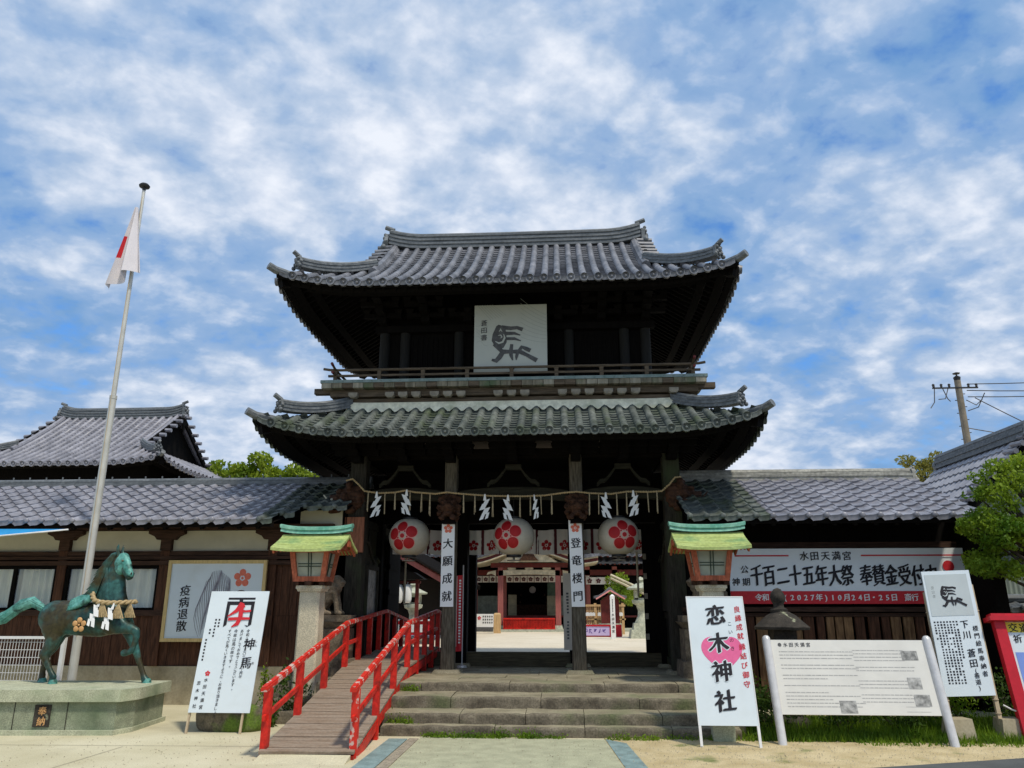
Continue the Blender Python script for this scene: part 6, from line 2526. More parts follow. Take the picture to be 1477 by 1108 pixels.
t = thing('stone_lantern', 'dark mossy stone lantern with a domed cap and onion finial behind the information board', 'stone lantern', (4.12, 12.1, 0))
LX, LY = 4.10, 12.1
m = M()
m.lathe((LX, LY, 0), [(0.32, 0), (0.30, 0.12), (0.17, 0.18), (0.15, 0.72), (0.20, 0.84), (0.26, 0.94), (0.22, 0.98)], 20)
m.build('shaft', m_toro, t, smooth=40)
m = M()
m.frustum((LX, LY, 0.98), (0.34, 0.34), (LX, LY, 1.37), (0.32, 0.32))
m.build('fire_box', m_toro, t)
m = M()
rows = []
for i in range(25):
    a = 2 * pi * i / 24
    q = (abs(cos(a)) ** 4 + abs(sin(a)) ** 4) ** -0.25
    q = 0.5 + 0.5 * q
    rows.append([(LX + r * q * cos(a), LY + r * q * sin(a), z + (0.03 if r > 0.35 else 0) * (q - 1)) for r, z in ((0.20, 1.34), (0.37, 1.35), (0.38, 1.385), (0.30, 1.455), (0.21, 1.54), (0.13, 1.59), (0.08, 1.60), (0.01, 1.605))])
m.grid(rows)
m.xform(lambda p: Vector(p) + Vector((NZ(p, 6, 0.02), NZ(p, 7, 0.02), NZ(p, 9, 0.015))))
m.build('cap', m_toro, t, smooth=60)
m = M()
m.lathe((LX - 0.02, LY, 1.59), [(0.12, 0), (0.125, 0.04), (0.075, 0.07), (0.07, 0.11), (0.095, 0.15), (0.115, 0.21), (0.10, 0.27), (0.05, 0.33), (0.01, 0.345)], 18)
m.xform(lambda p: Vector(p) + Vector((NZ(p, 9, 0.012), 0, NZ(p, 9, 0.01))))
m.build('finial', m_toro, t, smooth=60)


def shrub(x, y, z, rx, ry, rz, n, s, mt, label, name='shrub', grp=None, stems=5):
    t = thing(name, label, 'shrub', (x, y, z), grp)
    m = M()
    cl = [(RND.gauss(0, 0.42), RND.gauss(0, 0.42), RND.uniform(0.15, 0.95)) for _ in range(max(4, n // 90))]
    for i in range(n):
        c = RND.choice(cl)
        p = Vector((x + (c[0] + RND.gauss(0, 0.22)) * rx, y + (c[1] + RND.gauss(0, 0.22)) * ry, z + max(0.02, c[2] + RND.gauss(0, 0.14)) * rz))
        leaf(m, p, s * RND.uniform(0.6, 1.3))
    m.build('foliage', mt, t)
    m = M()
    for c in cl[:stems]:
        m.tube([(x + c[0] * rx * 0.2, y + c[1] * ry * 0.2, z), (x + c[0] * rx * 0.6, y + c[1] * ry * 0.6, z + c[2] * rz * 0.6), (x + c[0] * rx, y + c[1] * ry, z + c[2] * rz)], [0.012, 0.009, 0.004], 5)
    m.build('stem', m_bark, t)


shrub(-3.42, 12.0, 0, 0.20, 0.18, 0.75, 420, 0.034, m_leaf3, 'small leafy shrub between the horse sign and the ramp rail')
shrub(-3.12, 12.15, 0.1, 0.30, 0.14, 0.42, 300, 0.030, m_leaf3, 'low dark plant at the foot of the left lantern post')
shrub(-3.62, 12.2, 0.3, 0.12, 0.12, 0.45, 160, 0.028, m_leaf2, 'sprig of bright yellow-green leaves right of the horse sign')
shrub(3.75, 11.75, 0, 0.45, 0.35, 0.62, 900, 0.032, m_leaf3, 'dark green shrub behind the left post of the information board')
shrub(4.7, 11.75, 0, 0.55, 0.35, 0.42, 1000, 0.030, m_leaf3, 'spreading dark shrub under the middle of the information board')
shrub(5.6, 11.9, 0, 0.5, 0.35, 0.50, 900, 0.030, m_leaf3, 'dark green shrub below the right half of the information board')
shrub(3.35, 12.6, 0.25, 0.35, 0.3, 0.45, 500, 0.03, m_leaf, 'bright green shrub beside the right edge of the pink heart sign')
shrub(6.5, 12.1, 0, 0.6, 0.35, 0.62, 1000, 0.030, m_leaf, 'bright grassy shrub behind the painter sign')
shrub(7.3, 12.2, 0, 0.5, 0.35, 0.65, 800, 0.030, m_leaf3, 'dark shrub behind the crimson notice board')
m = M()
for _ in range(9000):
    x = RND.uniform(3.2, 8.6)
    y = 10.95 + RND.random() ** 1.3 * 1.7
    tuft(m, x, y, 0.0, 1, 0.05, 0.10 + 0.13 * min(1, (y - 10.9)))
for _ in range(900):
    x = RND.uniform(4.6, 7.8)
    tuft(m, x, RND.uniform(10.7, 11.2) - 0.0, 0, 1, 0.05, 0.07)
tag(m.build('grass_bank', m_grass), 'green grass growing round the feet of the signs on the right', 'grass', kind='stuff')
sheet('grassy_ground', [(3.2, 11.1), (4.5, 10.98), (6, 11.0), (9, 11.1), (9, 13.4), (3.2, 13.4)], 0.009, m_soil)

# ------------------------------------------------------------------ trees
def tree(name, label, base, trunk_top, clumps, n, s, mt, r0=0.12, grp=None, flat=0.7):
    t = thing(name, label, 'tree', base, grp)
    m = M()
    for c, r in clumps:
        k = int(n * r ** 2 / sum(q ** 2 for _, q in clumps))
        for _ in range(k):
            d = Vector((RND.gauss(0, 1), RND.gauss(0, 1), RND.gauss(0, 1))).normalized() * (r * RND.random() ** 0.35)
            p = Vector(c) + Vector((d.x, d.y, d.z * flat))
            if mnoise.noise(p * (1.6 / max(r, 0.3))) < -0.22:
                continue
            leaf(m, p, s * RND.uniform(0.6, 1.3))
    m.build('crown', mt, t)
    m = M()
    b, tt = Vector(base), Vector(trunk_top)
    m.tube([b, b.lerp(tt, 0.35) + Vector((0.04, 0.03, 0)), b.lerp(tt, 0.7) + Vector((-0.04, 0, 0)), tt], [r0, r0 * 0.8, r0 * 0.65, r0 * 0.45], 10)
    for c, r in clumps:
        st = b.lerp(tt, RND.uniform(0.55, 1.0))
        m.tube([st, st.lerp(Vector(c), 0.5) + Vector((0, 0, -0.05 * r)), Vector(c)], [r0 * 0.4, r0 * 0.25, r0 * 0.06], 6)
    m.build('trunk', m_bark, t, smooth=50)


cl = []
rt_ = random.Random(11)
for _ in range(34):
    u = rt_.random()
    cl.append(((7.35 + 2.3 * u + rt_.uniform(-0.1, 0.1), 12.5 + rt_.uniform(-0.45, 0.6), 2.55 + rt_.uniform(-0.35, 0.55) + 0.75 * u * rt_.random()), rt_.uniform(0.20, 0.42)))
cl += [((7.3, 12.35, 3.35), 0.2), ((7.45, 12.35, 3.62), 0.22), ((7.65, 12.3, 3.78), 0.2), ((7.55, 12.3, 3.35), 0.28), ((7.85, 12.3, 3.55), 0.28), ((7.35, 12.4, 3.02), 0.24), ((7.15, 12.4, 2.92), 0.18), ((7.62, 12.4, 3.45), 0.22), ((8.2, 12.4, 3.85), 0.3), ((7.9, 12.4, 3.75), 0.22), ((8.7, 12.4, 3.9), 0.35), ((7.75, 12.35, 2.15), 0.24), ((8.0, 12.3, 1.95), 0.22), ((7.5, 12.4, 2.6), 0.25), ((7.72, 12.4, 3.2), 0.3), ((8.1, 12.4, 3.5), 0.35)]
tree('maple_tree', 'bright green maple with layered leafy branches at the right edge', (8.9, 12.7, 0), (8.6, 12.6, 2.7), cl, 26000, 0.034, m_leaf, 0.11, flat=0.55)
cl = []
for _ in range(26):
    cl.append(((-11.2 + rt_.gauss(0, 1.35), 31 + rt_.uniform(-1.4, 1.4), 6.1 + rt_.uniform(-1.6, 0.75)), rt_.uniform(0.5, 0.95)))
cl += [((-13.3, 30.5, 6.7), 0.45), ((-13.4, 30.5, 6.1), 0.6), ((-11.2, 30, 7.3), 0.5), ((-9.6, 30, 6.8), 0.6), ((-11.9, 30, 6.8), 0.6), ((-8.8, 30, 6.4), 0.6)]
tree('broadleaf_tree', 'sunlit yellow-green tree showing above the left wing roof', (-11.3, 31, 0.55), (-11.2, 31, 5), cl, 26000, 0.10, m_leaf2, 0.28)
cl = [((13.2 + rt_.gauss(0, 0.5), 26.5, 6.1 + rt_.uniform(-0.9, 0.35)), rt_.uniform(0.3, 0.55)) for _ in range(10)]
tree('autumn_tree', 'small yellowing treetop above the right end of the right wing ridge', (13.3, 26.5, 0), (13.2, 26.5, 5.3), cl, 3000, 0.07, m_leaf4, 0.14)

# ------------------------------------------------------------------ buildings behind
t = thing('temple_hall', 'hall with a steep grey tiled hip-and-gable roof rising behind the left wing', 'building', (-15.4, 27, 0.55))
m = M()
m.box(-18.0, -12.8, 24.6, 29.4, 0.55, 6.6)
m.build('wall', m_dark, t)
hip_gable_roof(t, -15.4, 27.0, 3.75, 3.8, 2.35, 6.02, 0.46, 0.80, 0.22, 2.0, m_tile3, m_ridge, spacing=0.30, r=0.085, ridge_h=0.34, name='roof', raf_v=1.2)
t = thing('distant_roof', 'grey tiled roof slope of a farther building at the left edge', 'building', (-24, 33, 0.55))
m = M()
S = Slope((-24.5, 30.4, 5.3), (1, 0, 0), (0, 1, 0), 4.2, 0.6, 0.6, 2.6)
round_tiles(m, S, lambda s: 2.6, 0.32, 0.085, smin=-4.2, smax=4.2)
S = Slope((-24.5, 35.6, 5.3), (-1, 0, 0), (0, -1, 0), 4.2, 0.6, 0.6, 2.6)
round_tiles(m, S, lambda s: 2.6, 0.32, 0.085, smin=-4.2, smax=4.2)
rf = m.build('roof', m_tile3, t, smooth=40)
m = M()
stack_ridge(m, [(-28.7, 33, 6.85), (-20.3, 33, 6.85)], 0.34, 0.3, 5, 0.08)
m.build('ridge', m_ridge, rf, smooth=40)
m = M()
m.box(-28, -21, 31, 35, 0.55, 6.2)
m.build('wall', m_plaster, t)

t = thing('tiled_house', 'house with a grey tiled gable roof behind the right wing and the maple', 'house', (11.6, 19, 0))
m = M()
SL = Slope((8.75, 18.55, 3.20), (0, -1, 0), (1, 0, 0), 2.1, 0.95, 0.95, 2.05)
wave_tiles(m, SL, lambda s: 0.0, lambda s: 2.05, -2.1, 2.1, 0.24, 0.26, 0.014)
SR = Slope((12.85, 18.55, 3.20), (0, 1, 0), (-1, 0, 0), 2.1, 0.95, 0.95, 2.05)
wave_tiles(m, SR, lambda s: 0.0, lambda s: 2.05, -2.1, 2.1, 0.24, 0.26, 0.022)
rf = m.build('roof', mat('smooth_pale_tile', (0.24, 0.24, 0.27), 0.4, 0.2, 1.5, col2=(0.36, 0.36, 0.39)), t, smooth=50)
m = M()
stack_ridge(m, [(10.8, 16.55 + 4.05 * i / 10, 5.10) for i in range(11)], 0.30, 0.26, 4, 0.10)
ridge_ornament(m, (10.8, 16.53, 5.1), (0, -1), 0.95)
m.tube([(10.8, 20.55, 5.2), (10.8, 20.72, 5.2)], 0.14, 12)
m.build('ridge', m_ridge, rf, smooth=40)
m = M()
for S, sg in ((SL, 1), (SR, -1)):
    for i in range(12):
        v = 0.08 + 1.9 * i / 11
        p = S.P(sg * 2.05, v, 0.04)
        m.tube([p + Vector((0, 0.30, 0.03)), p + Vector((0, -0.12, -0.01))], 0.058, 8)
m.build('verge_tiles', m_tile3, rf, smooth=40)
m = M()
m.prism([(9.2, 17.0, 0), (12.4, 17.0, 0), (12.4, 17.0, 3.5), (10.8, 17.0, 4.95), (9.2, 17.0, 3.5)], (0, 3.4, 0))
m.build('wall', m_siding, t)
m = M()
for sg in (-1, 1):
    m.bar((10.8 + sg * 2.05, 16.55, 3.08), (10.8, 16.55, 5.03), 0.05, 0.20)
m.build('barge_board', m_dark, t)

t = thing('siding_shed', 'grey-green corrugated shed behind the tile-topped wall under the maple', 'shed', (10, 16, 0))
m = M()
rows = []
for i in range(200):
    x = 8.35 + 4.0 * i / 199
    rows.append([(x, 15.4 + 0.012 * sin(x * 70), 0.0), (x, 15.4 + 0.012 * sin(x * 70), 2.75)])
m.grid(rows)
m.build('wall', m_siding, t, smooth=60)
m = M()
m.box(8.25, 12.5, 15.2, 16.6, 2.752, 2.83)
m.build('roof', m_ridge, t)
t = thing('block_wall', 'tan block wall with a grey tile coping beside the right wing', 'wall', (10, 13.95, 0))
m = M()
for r_ in range(8):
    z = 0.02 + r_ * 0.20
    x = 7.98 - 0.2 * (r_ % 2)
    while x < 12.4:
        m.box(max(x, 7.985) + 0.004, x + 0.396, 13.88, 14.02, z + 0.004, z + 0.196)
        x += 0.4
m.build('blocks', m_block, t)
m = M()
SC_ = Slope((0, 13.74, 1.63), (1, 0, 0), (0, 1, 0), 40, 0.45, 0.45, 0.24)
wave_tiles(m, SC_, lambda s: 0.0, lambda s: 0.24, 8.0, 12.4, 0.22, 0.24, 0.02)
m.tube([(8.0, 13.98, 1.80), (12.4, 13.98, 1.80)], 0.07, 8)
m.box(8.0, 12.4, 13.86, 14.06, 1.62, 1.70)
m.build('tile_coping', m_ridge, t, smooth=40)

# utility pole and cables
t = thing('utility_pole', 'leaning grey concrete utility pole with wires behind the tiled house', 'utility pole', (19.1, 35, 0))
m = M()
m.tube([(19.1, 35, 0), (19.1, 35, 11.55)], [0.20, 0.135], 16)
m.build('pole', m_cpole, t, smooth=50)
m = M()
m.tube([(19.1, 35, 11.55), (19.1, 35, 11.70), (19.1, 35, 11.78)], [0.13, 0.16, 0.05], 12)
m.lathe((19.1, 35, 11.85), [(0.03, -0.1), (0.03, 0), (0.14, 0.01), (0.16, 0.05), (0.05, 0.09)], 12)
m.build('pole_cap', m_black, t, smooth=50)
m = M()
m.box(17.9, 19.9, 34.86, 34.94, 11.15, 11.21)
m.build('crossarm', m_black, t)
m = M()
for x in (17.95, 18.3, 18.65, 19.5, 19.85):
    m.lathe((x, 34.9, 11.22), [(0.03, 0), (0.06, 0.03), (0.04, 0.07), (0.07, 0.11), (0.03, 0.16)], 10)
for k in range(14):
    m.box(19.1 + (0.16 if k % 2 else -0.24), 19.1 + (0.24 if k % 2 else -0.16), 34.98, 35.02, 7.0 + 0.3 * k, 7.03 + 0.3 * k)
m.build('insulator', m_black, t, smooth=40)
m = M()
for a, b in (((18.0, 34.9, 11.3), (17.6, 34.7, 10.2)), ((18.3, 34.9, 11.3), (18.5, 34.7, 10.5)), ((18.6, 34.9, 11.2), (18.0, 34.7, 10.6)), ((19.3, 34.9, 10.6), (19.95, 34.8, 10.6)), ((19.3, 34.9, 10.1), (20.1, 34.8, 10.9))):
    a, b = Vector(a), Vector(b)
    m.tube([a, a.lerp(b, 0.5) + Vector((0.05, 0, -0.25)), b], 0.022, 5)
m.build('dropper_wire', m_black, t, smooth=50)
for k, (a, b, sag, lab) in enumerate((((19.5, 34.9, 11.35), (42, 40, 14.6), 0.5, 'topmost of the power cables running right from the utility pole'),
                                      ((19.4, 34.9, 11.05), (42, 40, 14.0), 0.6, 'second power cable from the top running right from the utility pole'),
                                      ((19.4, 34.9, 10.75), (42, 40, 13.6), 0.5, 'third power cable running right from the utility pole, lowest of the level ones'),
                                      ((19.7, 34.9, 10.7), (23.2, 30, 6.0), 0.1, 'cable slanting steeply down right from the utility pole to the house roof'),
                                      ((19.2, 34.9, 9.3), (27, 33, 8.2), 0.3, 'thin cable sloping gently down right from the middle of the utility pole'),
                                      ((18.9, 34.9, 10.1), (17.6, 32, 6.3), 0.05, 'thin stay wire going down left from the utility pole'))):
    a, b = Vector(a), Vector(b)
    m = M()
    m.tube([a.lerp(b, i / 14) + Vector((0, 0, -sag * 4 * (i / 14) * (1 - i / 14))) for i in range(15)], 0.022 if k != 5 else 0.012, 5)
    tag(m.build('power_cable', m_black, smooth=60), lab, 'cable', 'cables on the utility pole')

# ------------------------------------------------------------------ courtyard behind the gate
CZ = 0.552
hall = thing('main_hall', 'red-pillared main hall with a curved cream gable across the courtyard', 'building', (-0.6, 38, CZ))
m = M()
m.box(-6.5, 5.3, 35.6, 44, CZ, 0.64)
m.box(-2.6, 1.4, 35.0, 35.6, CZ, 0.59)
m.build('stone_base', m_toro_pale, hall)
for x, y in ((-1.90, 36.0), (0.70, 36.0), (-4.6, 38.2), (-3.3, 38.2), (-1.9, 38.2), (0.7, 38.2), (2.1, 38.2), (3.4, 38.2)):
    m = M()
    m.box(x - 0.12, x + 0.12, y - 0.12, y + 0.12, 0.80, 3.45)
    p = m.build('pillar', m_pinkred, hall)
    m = M()
    m.frustum((x, y, 0.64), (0.40, 0.40), (x, y, 0.80), (0.30, 0.30))
    m.build('pillar_base', m_toro_pale, p)
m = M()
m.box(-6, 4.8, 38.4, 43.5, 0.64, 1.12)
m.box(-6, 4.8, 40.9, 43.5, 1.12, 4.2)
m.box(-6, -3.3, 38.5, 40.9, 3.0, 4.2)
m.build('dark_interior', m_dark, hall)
m = M()
m.box(-2.35, 1.15, 35.86, 36.14, 3.32, 3.52)
m.box(-6, 4.8, 38.08, 38.32, 3.05, 3.3)
m.box(-6, 4.8, 38.1, 38.3, 1.12, 1.20)
m.build('red_beam', m_deepred, hall)
m = M()
rows = []
for i in range(21):
    t_ = i / 20
    x = -2.0 + 2.8 * t_
    a = 0.06 * (1 - (2 * t_ - 1) ** 2)
    rows.append([(x, 35.88, 2.95 + a), (x, 36.12, 2.95 + a), (x, 36.12, 3.19 + a * 0.4), (x, 35.88, 3.19 + a * 0.4), (x, 35.88, 2.95 + a)])
m.grid(rows)
for sg in (-1, 1):
    cx_ = -0.6 + sg * 1.52
    m.prism([(cx_, 35.9, 3.2), (cx_ + sg * 0.35, 35.9, 3.12), (cx_ + sg * 0.42, 35.9, 3.0), (cx_ + sg * 0.2, 35.9, 3.05), (cx_, 35.9, 2.95)], (0, 0.16, 0))
for x in (-1.4, -0.6, 0.2):
    m.frustum((x, 36, 3.195), (0.20, 0.2), (x, 36, 3.26), (0.42, 0.2))
    m.box(x - 0.18, x + 0.18, 35.9, 36.1, 3.26, 3.315)
m.build('cream_beam', m_cream, hall, smooth=40)
m = M()
cl = []
for i in range(33):
    t_ = -1 + i / 16
    x = -0.6 + 3.1 * t_
    z = 3.42 + 0.62 * (0.5 + 0.5 * cos(pi * min(1, abs(t_) * 1.15))) + 0.10 * max(0, abs(t_) - 0.8) / 0.2
    cl.append((x, z))
for (h0, h1, y0_, mi) in ((0.0, 0.05, 35.2, 0), (0.05, 0.19, 35.26, 1), (0.19, 0.25, 35.18, 0), (0.25, 0.40, 35.1, 2)):
    rows = [[(x, y0_, z + h0), (x, 38.2, z + h0), (x, 38.2, z + h1), (x, y0_, z + h1), (x, y0_, z + h0)] for x, z in cl]
    m.grid(rows, mi)
m.build('curved_gable', [m_cream, m_deepred, m_tile], hall, smooth=40)
m = M()
m.prism([(-1.05, 35.3, 3.60), (-0.15, 35.3, 3.60), (-0.30, 35.3, 3.75), (-0.38, 35.3, 3.9), (-0.6, 35.3, 3.96), (-0.82, 35.3, 3.9), (-0.90, 35.3, 3.75)], (0, 0.1, 0))
m.build('gable_carving', m_carve, hall)
m = M()
SF = Slope((-0.6, 36.8, 3.95), (1, 0, 0), (0, 1, 0), 7.2, 0.55, 0.95, 4.4)
round_tiles(m, SF, lambda s: 4.4, 0.34, 0.09, smin=-7.2, smax=7.2)
SB_ = Slope((-0.6, 45.6, 3.95), (-1, 0, 0), (0, -1, 0), 7.2, 0.55, 0.95, 4.4)
round_tiles(m, SB_, lambda s: 4.4, 0.34, 0.09, smin=-7.2, smax=7.2)
rf = m.build('roof', m_tile, hall, smooth=40)
m = M()
soffit(m, SF, 0.05, 2.6, -0.1, lambda s: 9)
rafters(m, SF, 0.1, 2.4, -0.16, 0.3, -7, 7, 0.09, 0.1)
m.build('eave_rafters', m_deepred, rf)
m = M()
stack_ridge(m, [(-7.7, 41.2, 7.15), (6.5, 41.2, 7.15)], 0.4, 0.4, 5, 0.1)
m.build('ridge', m_ridge, rf, smooth=40)
for x0, n, y, z, nm in ((-3.28, 4, 38.05, 2.72, 0), (-1.78, 7, 37.9, 2.72, 1), (0.85, 4, 38.05, 2.72, 2)):
    m = M()
    m.grid([[(x0 + 0.335 * n * i / 40, y + 0.015 * sin(i * 1.1), z), (x0 + 0.335 * n * i / 40, y + 0.015 * sin(i * 1.1), z + 0.30)] for i in range(41)])
    c_ = m.build('small_curtain', m_noren, hall, smooth=60)
    m = M()
    for k in range(n):
        q = M()
        plum(q, 0, 0, 0.105, 0, n=10)
        cx_ = x0 + 0.335 * (k + 0.5)
        q.xform(lambda p: (cx_ + p[0], y - 0.022 - p[2], z + 0.14 + p[1]))
        m.add(q.v, q.f)
        if k:
            m.box(x0 + 0.335 * k - 0.012, x0 + 0.335 * k + 0.012, y - 0.026, y - 0.020, z, z + 0.3)
    m.build('plum_crest', m_maroon, c_)
for x0, x1 in ((-3.15, -2.05), (0.85, 1.95)):
    m = M()
    m.box(x0, x1, 38.2, 38.28, 1.2, 1.42)
    m.box(x0, x1, 38.2, 38.26, 1.42, 2.1)
    for i in range(9):
        z = 1.24 + 0.1 * i
        m.box(x0, x1, 38.17, 38.2, z - 0.012, z + 0.012)
    for i in range(6):
        x = x0 + (x1 - x0) * i / 5
        m.box(x - 0.02, x + 0.02, 38.16, 38.2, 1.2, 2.1)
    m.build('lattice_panel', mat('grey_green_lattice', (0.17, 0.19, 0.16), 0.7, 0.3, 5) if 'grey_green_lattice' not in MATS else MATS['grey_green_lattice'], hall)
m = M()
m.box(0.18, 0.56, 38.1, 38.16, 1.35, 2.7)
m.build('green_hanging', m_greenp, hall)
m = M()
m.box(-1.70, -1.30, 38.1, 38.16, 1.2, 2.15)
m.box(0.16, 0.58, 38.06, 38.10, 1.2, 2.1)
m.build('pale_door', mat('pale_door_panel', (0.22, 0.20, 0.13), 0.7, 0.3, 3), hall)
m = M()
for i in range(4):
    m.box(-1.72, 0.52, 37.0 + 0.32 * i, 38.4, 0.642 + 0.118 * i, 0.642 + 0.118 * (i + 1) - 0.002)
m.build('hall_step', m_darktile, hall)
m = M()
m.prism([(-1.9, 35.4, 3.53), (0.7, 35.4, 3.53), (0.35, 35.4, 3.75), (-0.1, 35.4, 3.98), (-0.6, 35.4, 4.04), (-1.1, 35.4, 3.98), (-1.55, 35.4, 3.75)], (0, 0.05, 0))
m.build('gable_board', m_cream, hall)
m = M()
m.lathe((0, 0, 0), [(0.17, 0), (0.17, 0.03), (0.13, 0.035), (0.12, 0.04)], 24)
m.xform(lambda p: (-0.62 + p[0], 40.5 - p[2], 2.42 + p[1]))
tag(m.build('round_mirror', m_metal, smooth=40), 'round bright mirror in the dark interior of the main hall', 'mirror')
m = M()
for x, z in ((-1.2, 2.1), (0.0, 2.1), (-1.25, 1.75), (0.05, 1.75)):
    m.tube([(x, 40.5, z), (x, 40.5, z + 0.12)], [0.05, 0.03], 8)
m.box(-1.9, 0.7, 40.2, 40.7, 1.125, 1.5)
m.box(-1.6, 0.4, 40.3, 40.7, 1.5, 1.7)
m.build('altar', m_carve, hall)
t = thing('offering_box', 'long red slatted offering barrier in front of the main hall', 'offering box', (-0.55, 35.75, 0.64))
m = M()
m.box(-1.75, 0.55, 35.62, 35.95, 0.643, 0.70)
m.box(-1.75, 0.55, 35.64, 35.93, 1.06, 1.12)
m.build('rail', m_red, t)
m = M()
for i in range(34):
    x = -1.73 + 2.26 * i / 33
    m.box(x - 0.018, x + 0.018, 35.66, 35.70, 0.70, 1.06)
m.box(-1.74, 0.54, 35.74, 35.9, 0.70, 1.04)
m.build('slat', m_red, t)


def pale_lantern(x, y, s, label):
    t = thing('stone_lantern', label, 'stone lantern', (x, y, CZ), 'pale stone lanterns in the courtyard')
    P = lambda pr: [(r * s, z * s) for r, z in pr]
    m = M()
    m.frustum((x, y, CZ), (0.95 * s, 0.95 * s), (x, y, CZ + 0.30 * s), (0.85 * s, 0.85 * s))
    m.frustum((x, y, CZ + 0.30 * s), (0.70 * s, 0.70 * s), (x, y, CZ + 0.52 * s), (0.62 * s, 0.62 * s))
    m.build('base', m_toro_pale, t)
    m = M()
    m.lathe((x, y, CZ + 0.52 * s), P([(0.27, 0), (0.24, 0.08), (0.15, 0.25), (0.14, 0.45), (0.2, 0.62), (0.33, 0.70), (0.35, 0.80), (0.3, 0.82)]), 18)
    m.build('shaft', m_toro_pale, t, smooth=40)
    m = M()
    z0_ = CZ + 1.34 * s
    for a in (-1, 1):
        for b in (-1, 1):
            m.box(x + a * 0.19 * s - 0.06 * s, x + a * 0.19 * s + 0.06 * s, y + b * 0.19 * s - 0.06 * s, y + b * 0.19 * s + 0.06 * s, z0_, z0_ + 0.32 * s)
    m.box(x - 0.25 * s, x + 0.25 * s, y - 0.25 * s, y + 0.25 * s, z0_ - 0.03, z0_ + 0.06 * s)
    m.box(x - 0.24 * s, x + 0.24 * s, y - 0.24 * s, y + 0.24 * s, z0_ + 0.26 * s, z0_ + 0.34 * s)
    m.build('fire_box', m_toro_pale, t)
    m = M()
    m.lathe((x, y, z0_ + 0.34 * s), P([(0.2, 0), (0.50, 0.02), (0.52, 0.07), (0.36, 0.14), (0.2, 0.22), (0.1, 0.26), (0.1, 0.30), (0.15, 0.36), (0.10, 0.44), (0.01, 0.48)]), 12)
    m.build('cap', m_toro_pale, t, smooth=40)


pale_lantern(-3.85, 25.2, 0.86, 'pale stone lantern on the left side of the courtyard beside the white paper lanterns')
pale_lantern(3.72, 29.0, 0.98, 'pale stone lantern on the right side of the courtyard by the green bush')

# white paper lanterns on a dark rack
t = thing('lantern_rack', 'dark little-roofed rack carrying two white paper lanterns left in the courtyard', 'rack', (-4.0, 23.6, CZ))
m = M()
for x in (-4.4, -3.45):
    m.box(x - 0.05, x + 0.05, 23.55, 23.65, CZ, 2.5)
m.box(-4.5, -3.35, 23.56, 23.64, 2.30, 2.38)
m.build('post', m_deepred, t)
m = M()
m.prism([(-4.7, 23.3, 2.42), (-3.2, 23.3, 2.42), (-3.5, 23.3, 2.62), (-4.4, 23.3, 2.62)], (0, 0.6, 0))
m.build('roof', m_dark, t)
for k, x in enumerate((-3.98, -3.72)):
    m = M()
    m.lathe((x, 23.5, 1.74), [(0.06, 0), (0.10, 0.03), (0.125, 0.10), (0.13, 0.28), (0.125, 0.44), (0.10, 0.51), (0.06, 0.54)], 16)
    m.tube([(x, 23.5, 2.28), (x, 23.5, 2.34)], 0.01, 5)
    for i in range(4):
        m.tube([(x - 0.13 + 0.0, 23.5, 1.85 + i * 0.1), (x - 0.129, 23.5, 1.855 + i * 0.1)], 0.004, 4)
    tag(m.build('long_lantern', m_paper, smooth=50), ('left of the two long white paper lanterns on the dark courtyard rack', 'right of the two long white paper lanterns on the dark courtyard rack')[k], 'paper lantern', 'long paper lanterns on the courtyard rack')
t = thing('fortune_stand', 'pink and red stand with a white top below the paper lanterns in the courtyard', 'stand', (-3.7, 24.2, CZ))
m = M()
m.box(-4.3, -3.1, 24.0, 24.5, 0.75, 1.22)
m.build('red_panel', m_crim, t)
m = M()
m.box(-4.2, -3.2, 23.985, 24.0, 0.90, 1.12)
m.box(-4.35, -3.05, 23.95, 24.55, 1.222, 1.26)
m.build('white_panel', m_sign, t)
m = M()
for x in (-4.25, -3.15):
    m.box(x - 0.04, x + 0.04, 24.02, 24.48, CZ, 0.75)
m.build('leg', m_black, t)
t = thing('white_bench', 'low white-topped bench on black legs behind the ramp in the courtyard', 'bench', (-2.9, 20.2, CZ))
m = M()
m.box(-3.6, -2.3, 20.0, 20.4, 0.90, 0.95)
m.build('seat', m_sign, t)
for x in (-3.5, -2.95, -2.4):
    m = M()
    m.box(x - 0.03, x + 0.03, 20.05, 20.35, CZ, 0.90)
    m.build('leg', m_black, t)

# left hall gable
t = thing('side_hall', 'dark side hall with slanting eaves on the left side of the courtyard', 'building', (-7.5, 30, CZ))
m = M()
m.box(-11, -3.9, 26.6, 34, CZ, 2.6)
m.prism([(-11, 26.65, 2.6), (-3.9, 26.65, 2.6), (-7.5, 26.65, 4.6)], (0, 7.3, 0))
m.build('wall', m_dark, t)
m = M()
for y in (26.1, 26.35):
    m.bar((-2.75, y, 2.28), (-7.5, y, 4.93), 0.08, 0.16 if y < 26.2 else 0.1)
    m.bar((-12.2, y, 2.28), (-7.5, y, 4.93), 0.08, 0.16)
m.build('barge_board', m_pinkred, t)
m = M()
S = Slope((-2.75, 30.2, 2.42), (0, 1, 0), (-1, 0, 0), 4.2, 0.55, 0.55, 4.75)
round_tiles(m, S, lambda s: 4.75, 0.32, 0.085)
S2 = Slope((-12.2, 30.2, 2.42), (0, -1, 0), (1, 0, 0), 4.2, 0.55, 0.55, 4.75)
round_tiles(m, S2, lambda s: 4.75, 0.32, 0.085)
rf = m.build('roof', m_darkx, t, smooth=40)
m = M()
rafters(m, S, 0.05, 2.0, -0.12, 0.3, -4.1, 4.1, 0.07, 0.08)
m.build('eave_rafters', m_pinkred, rf)

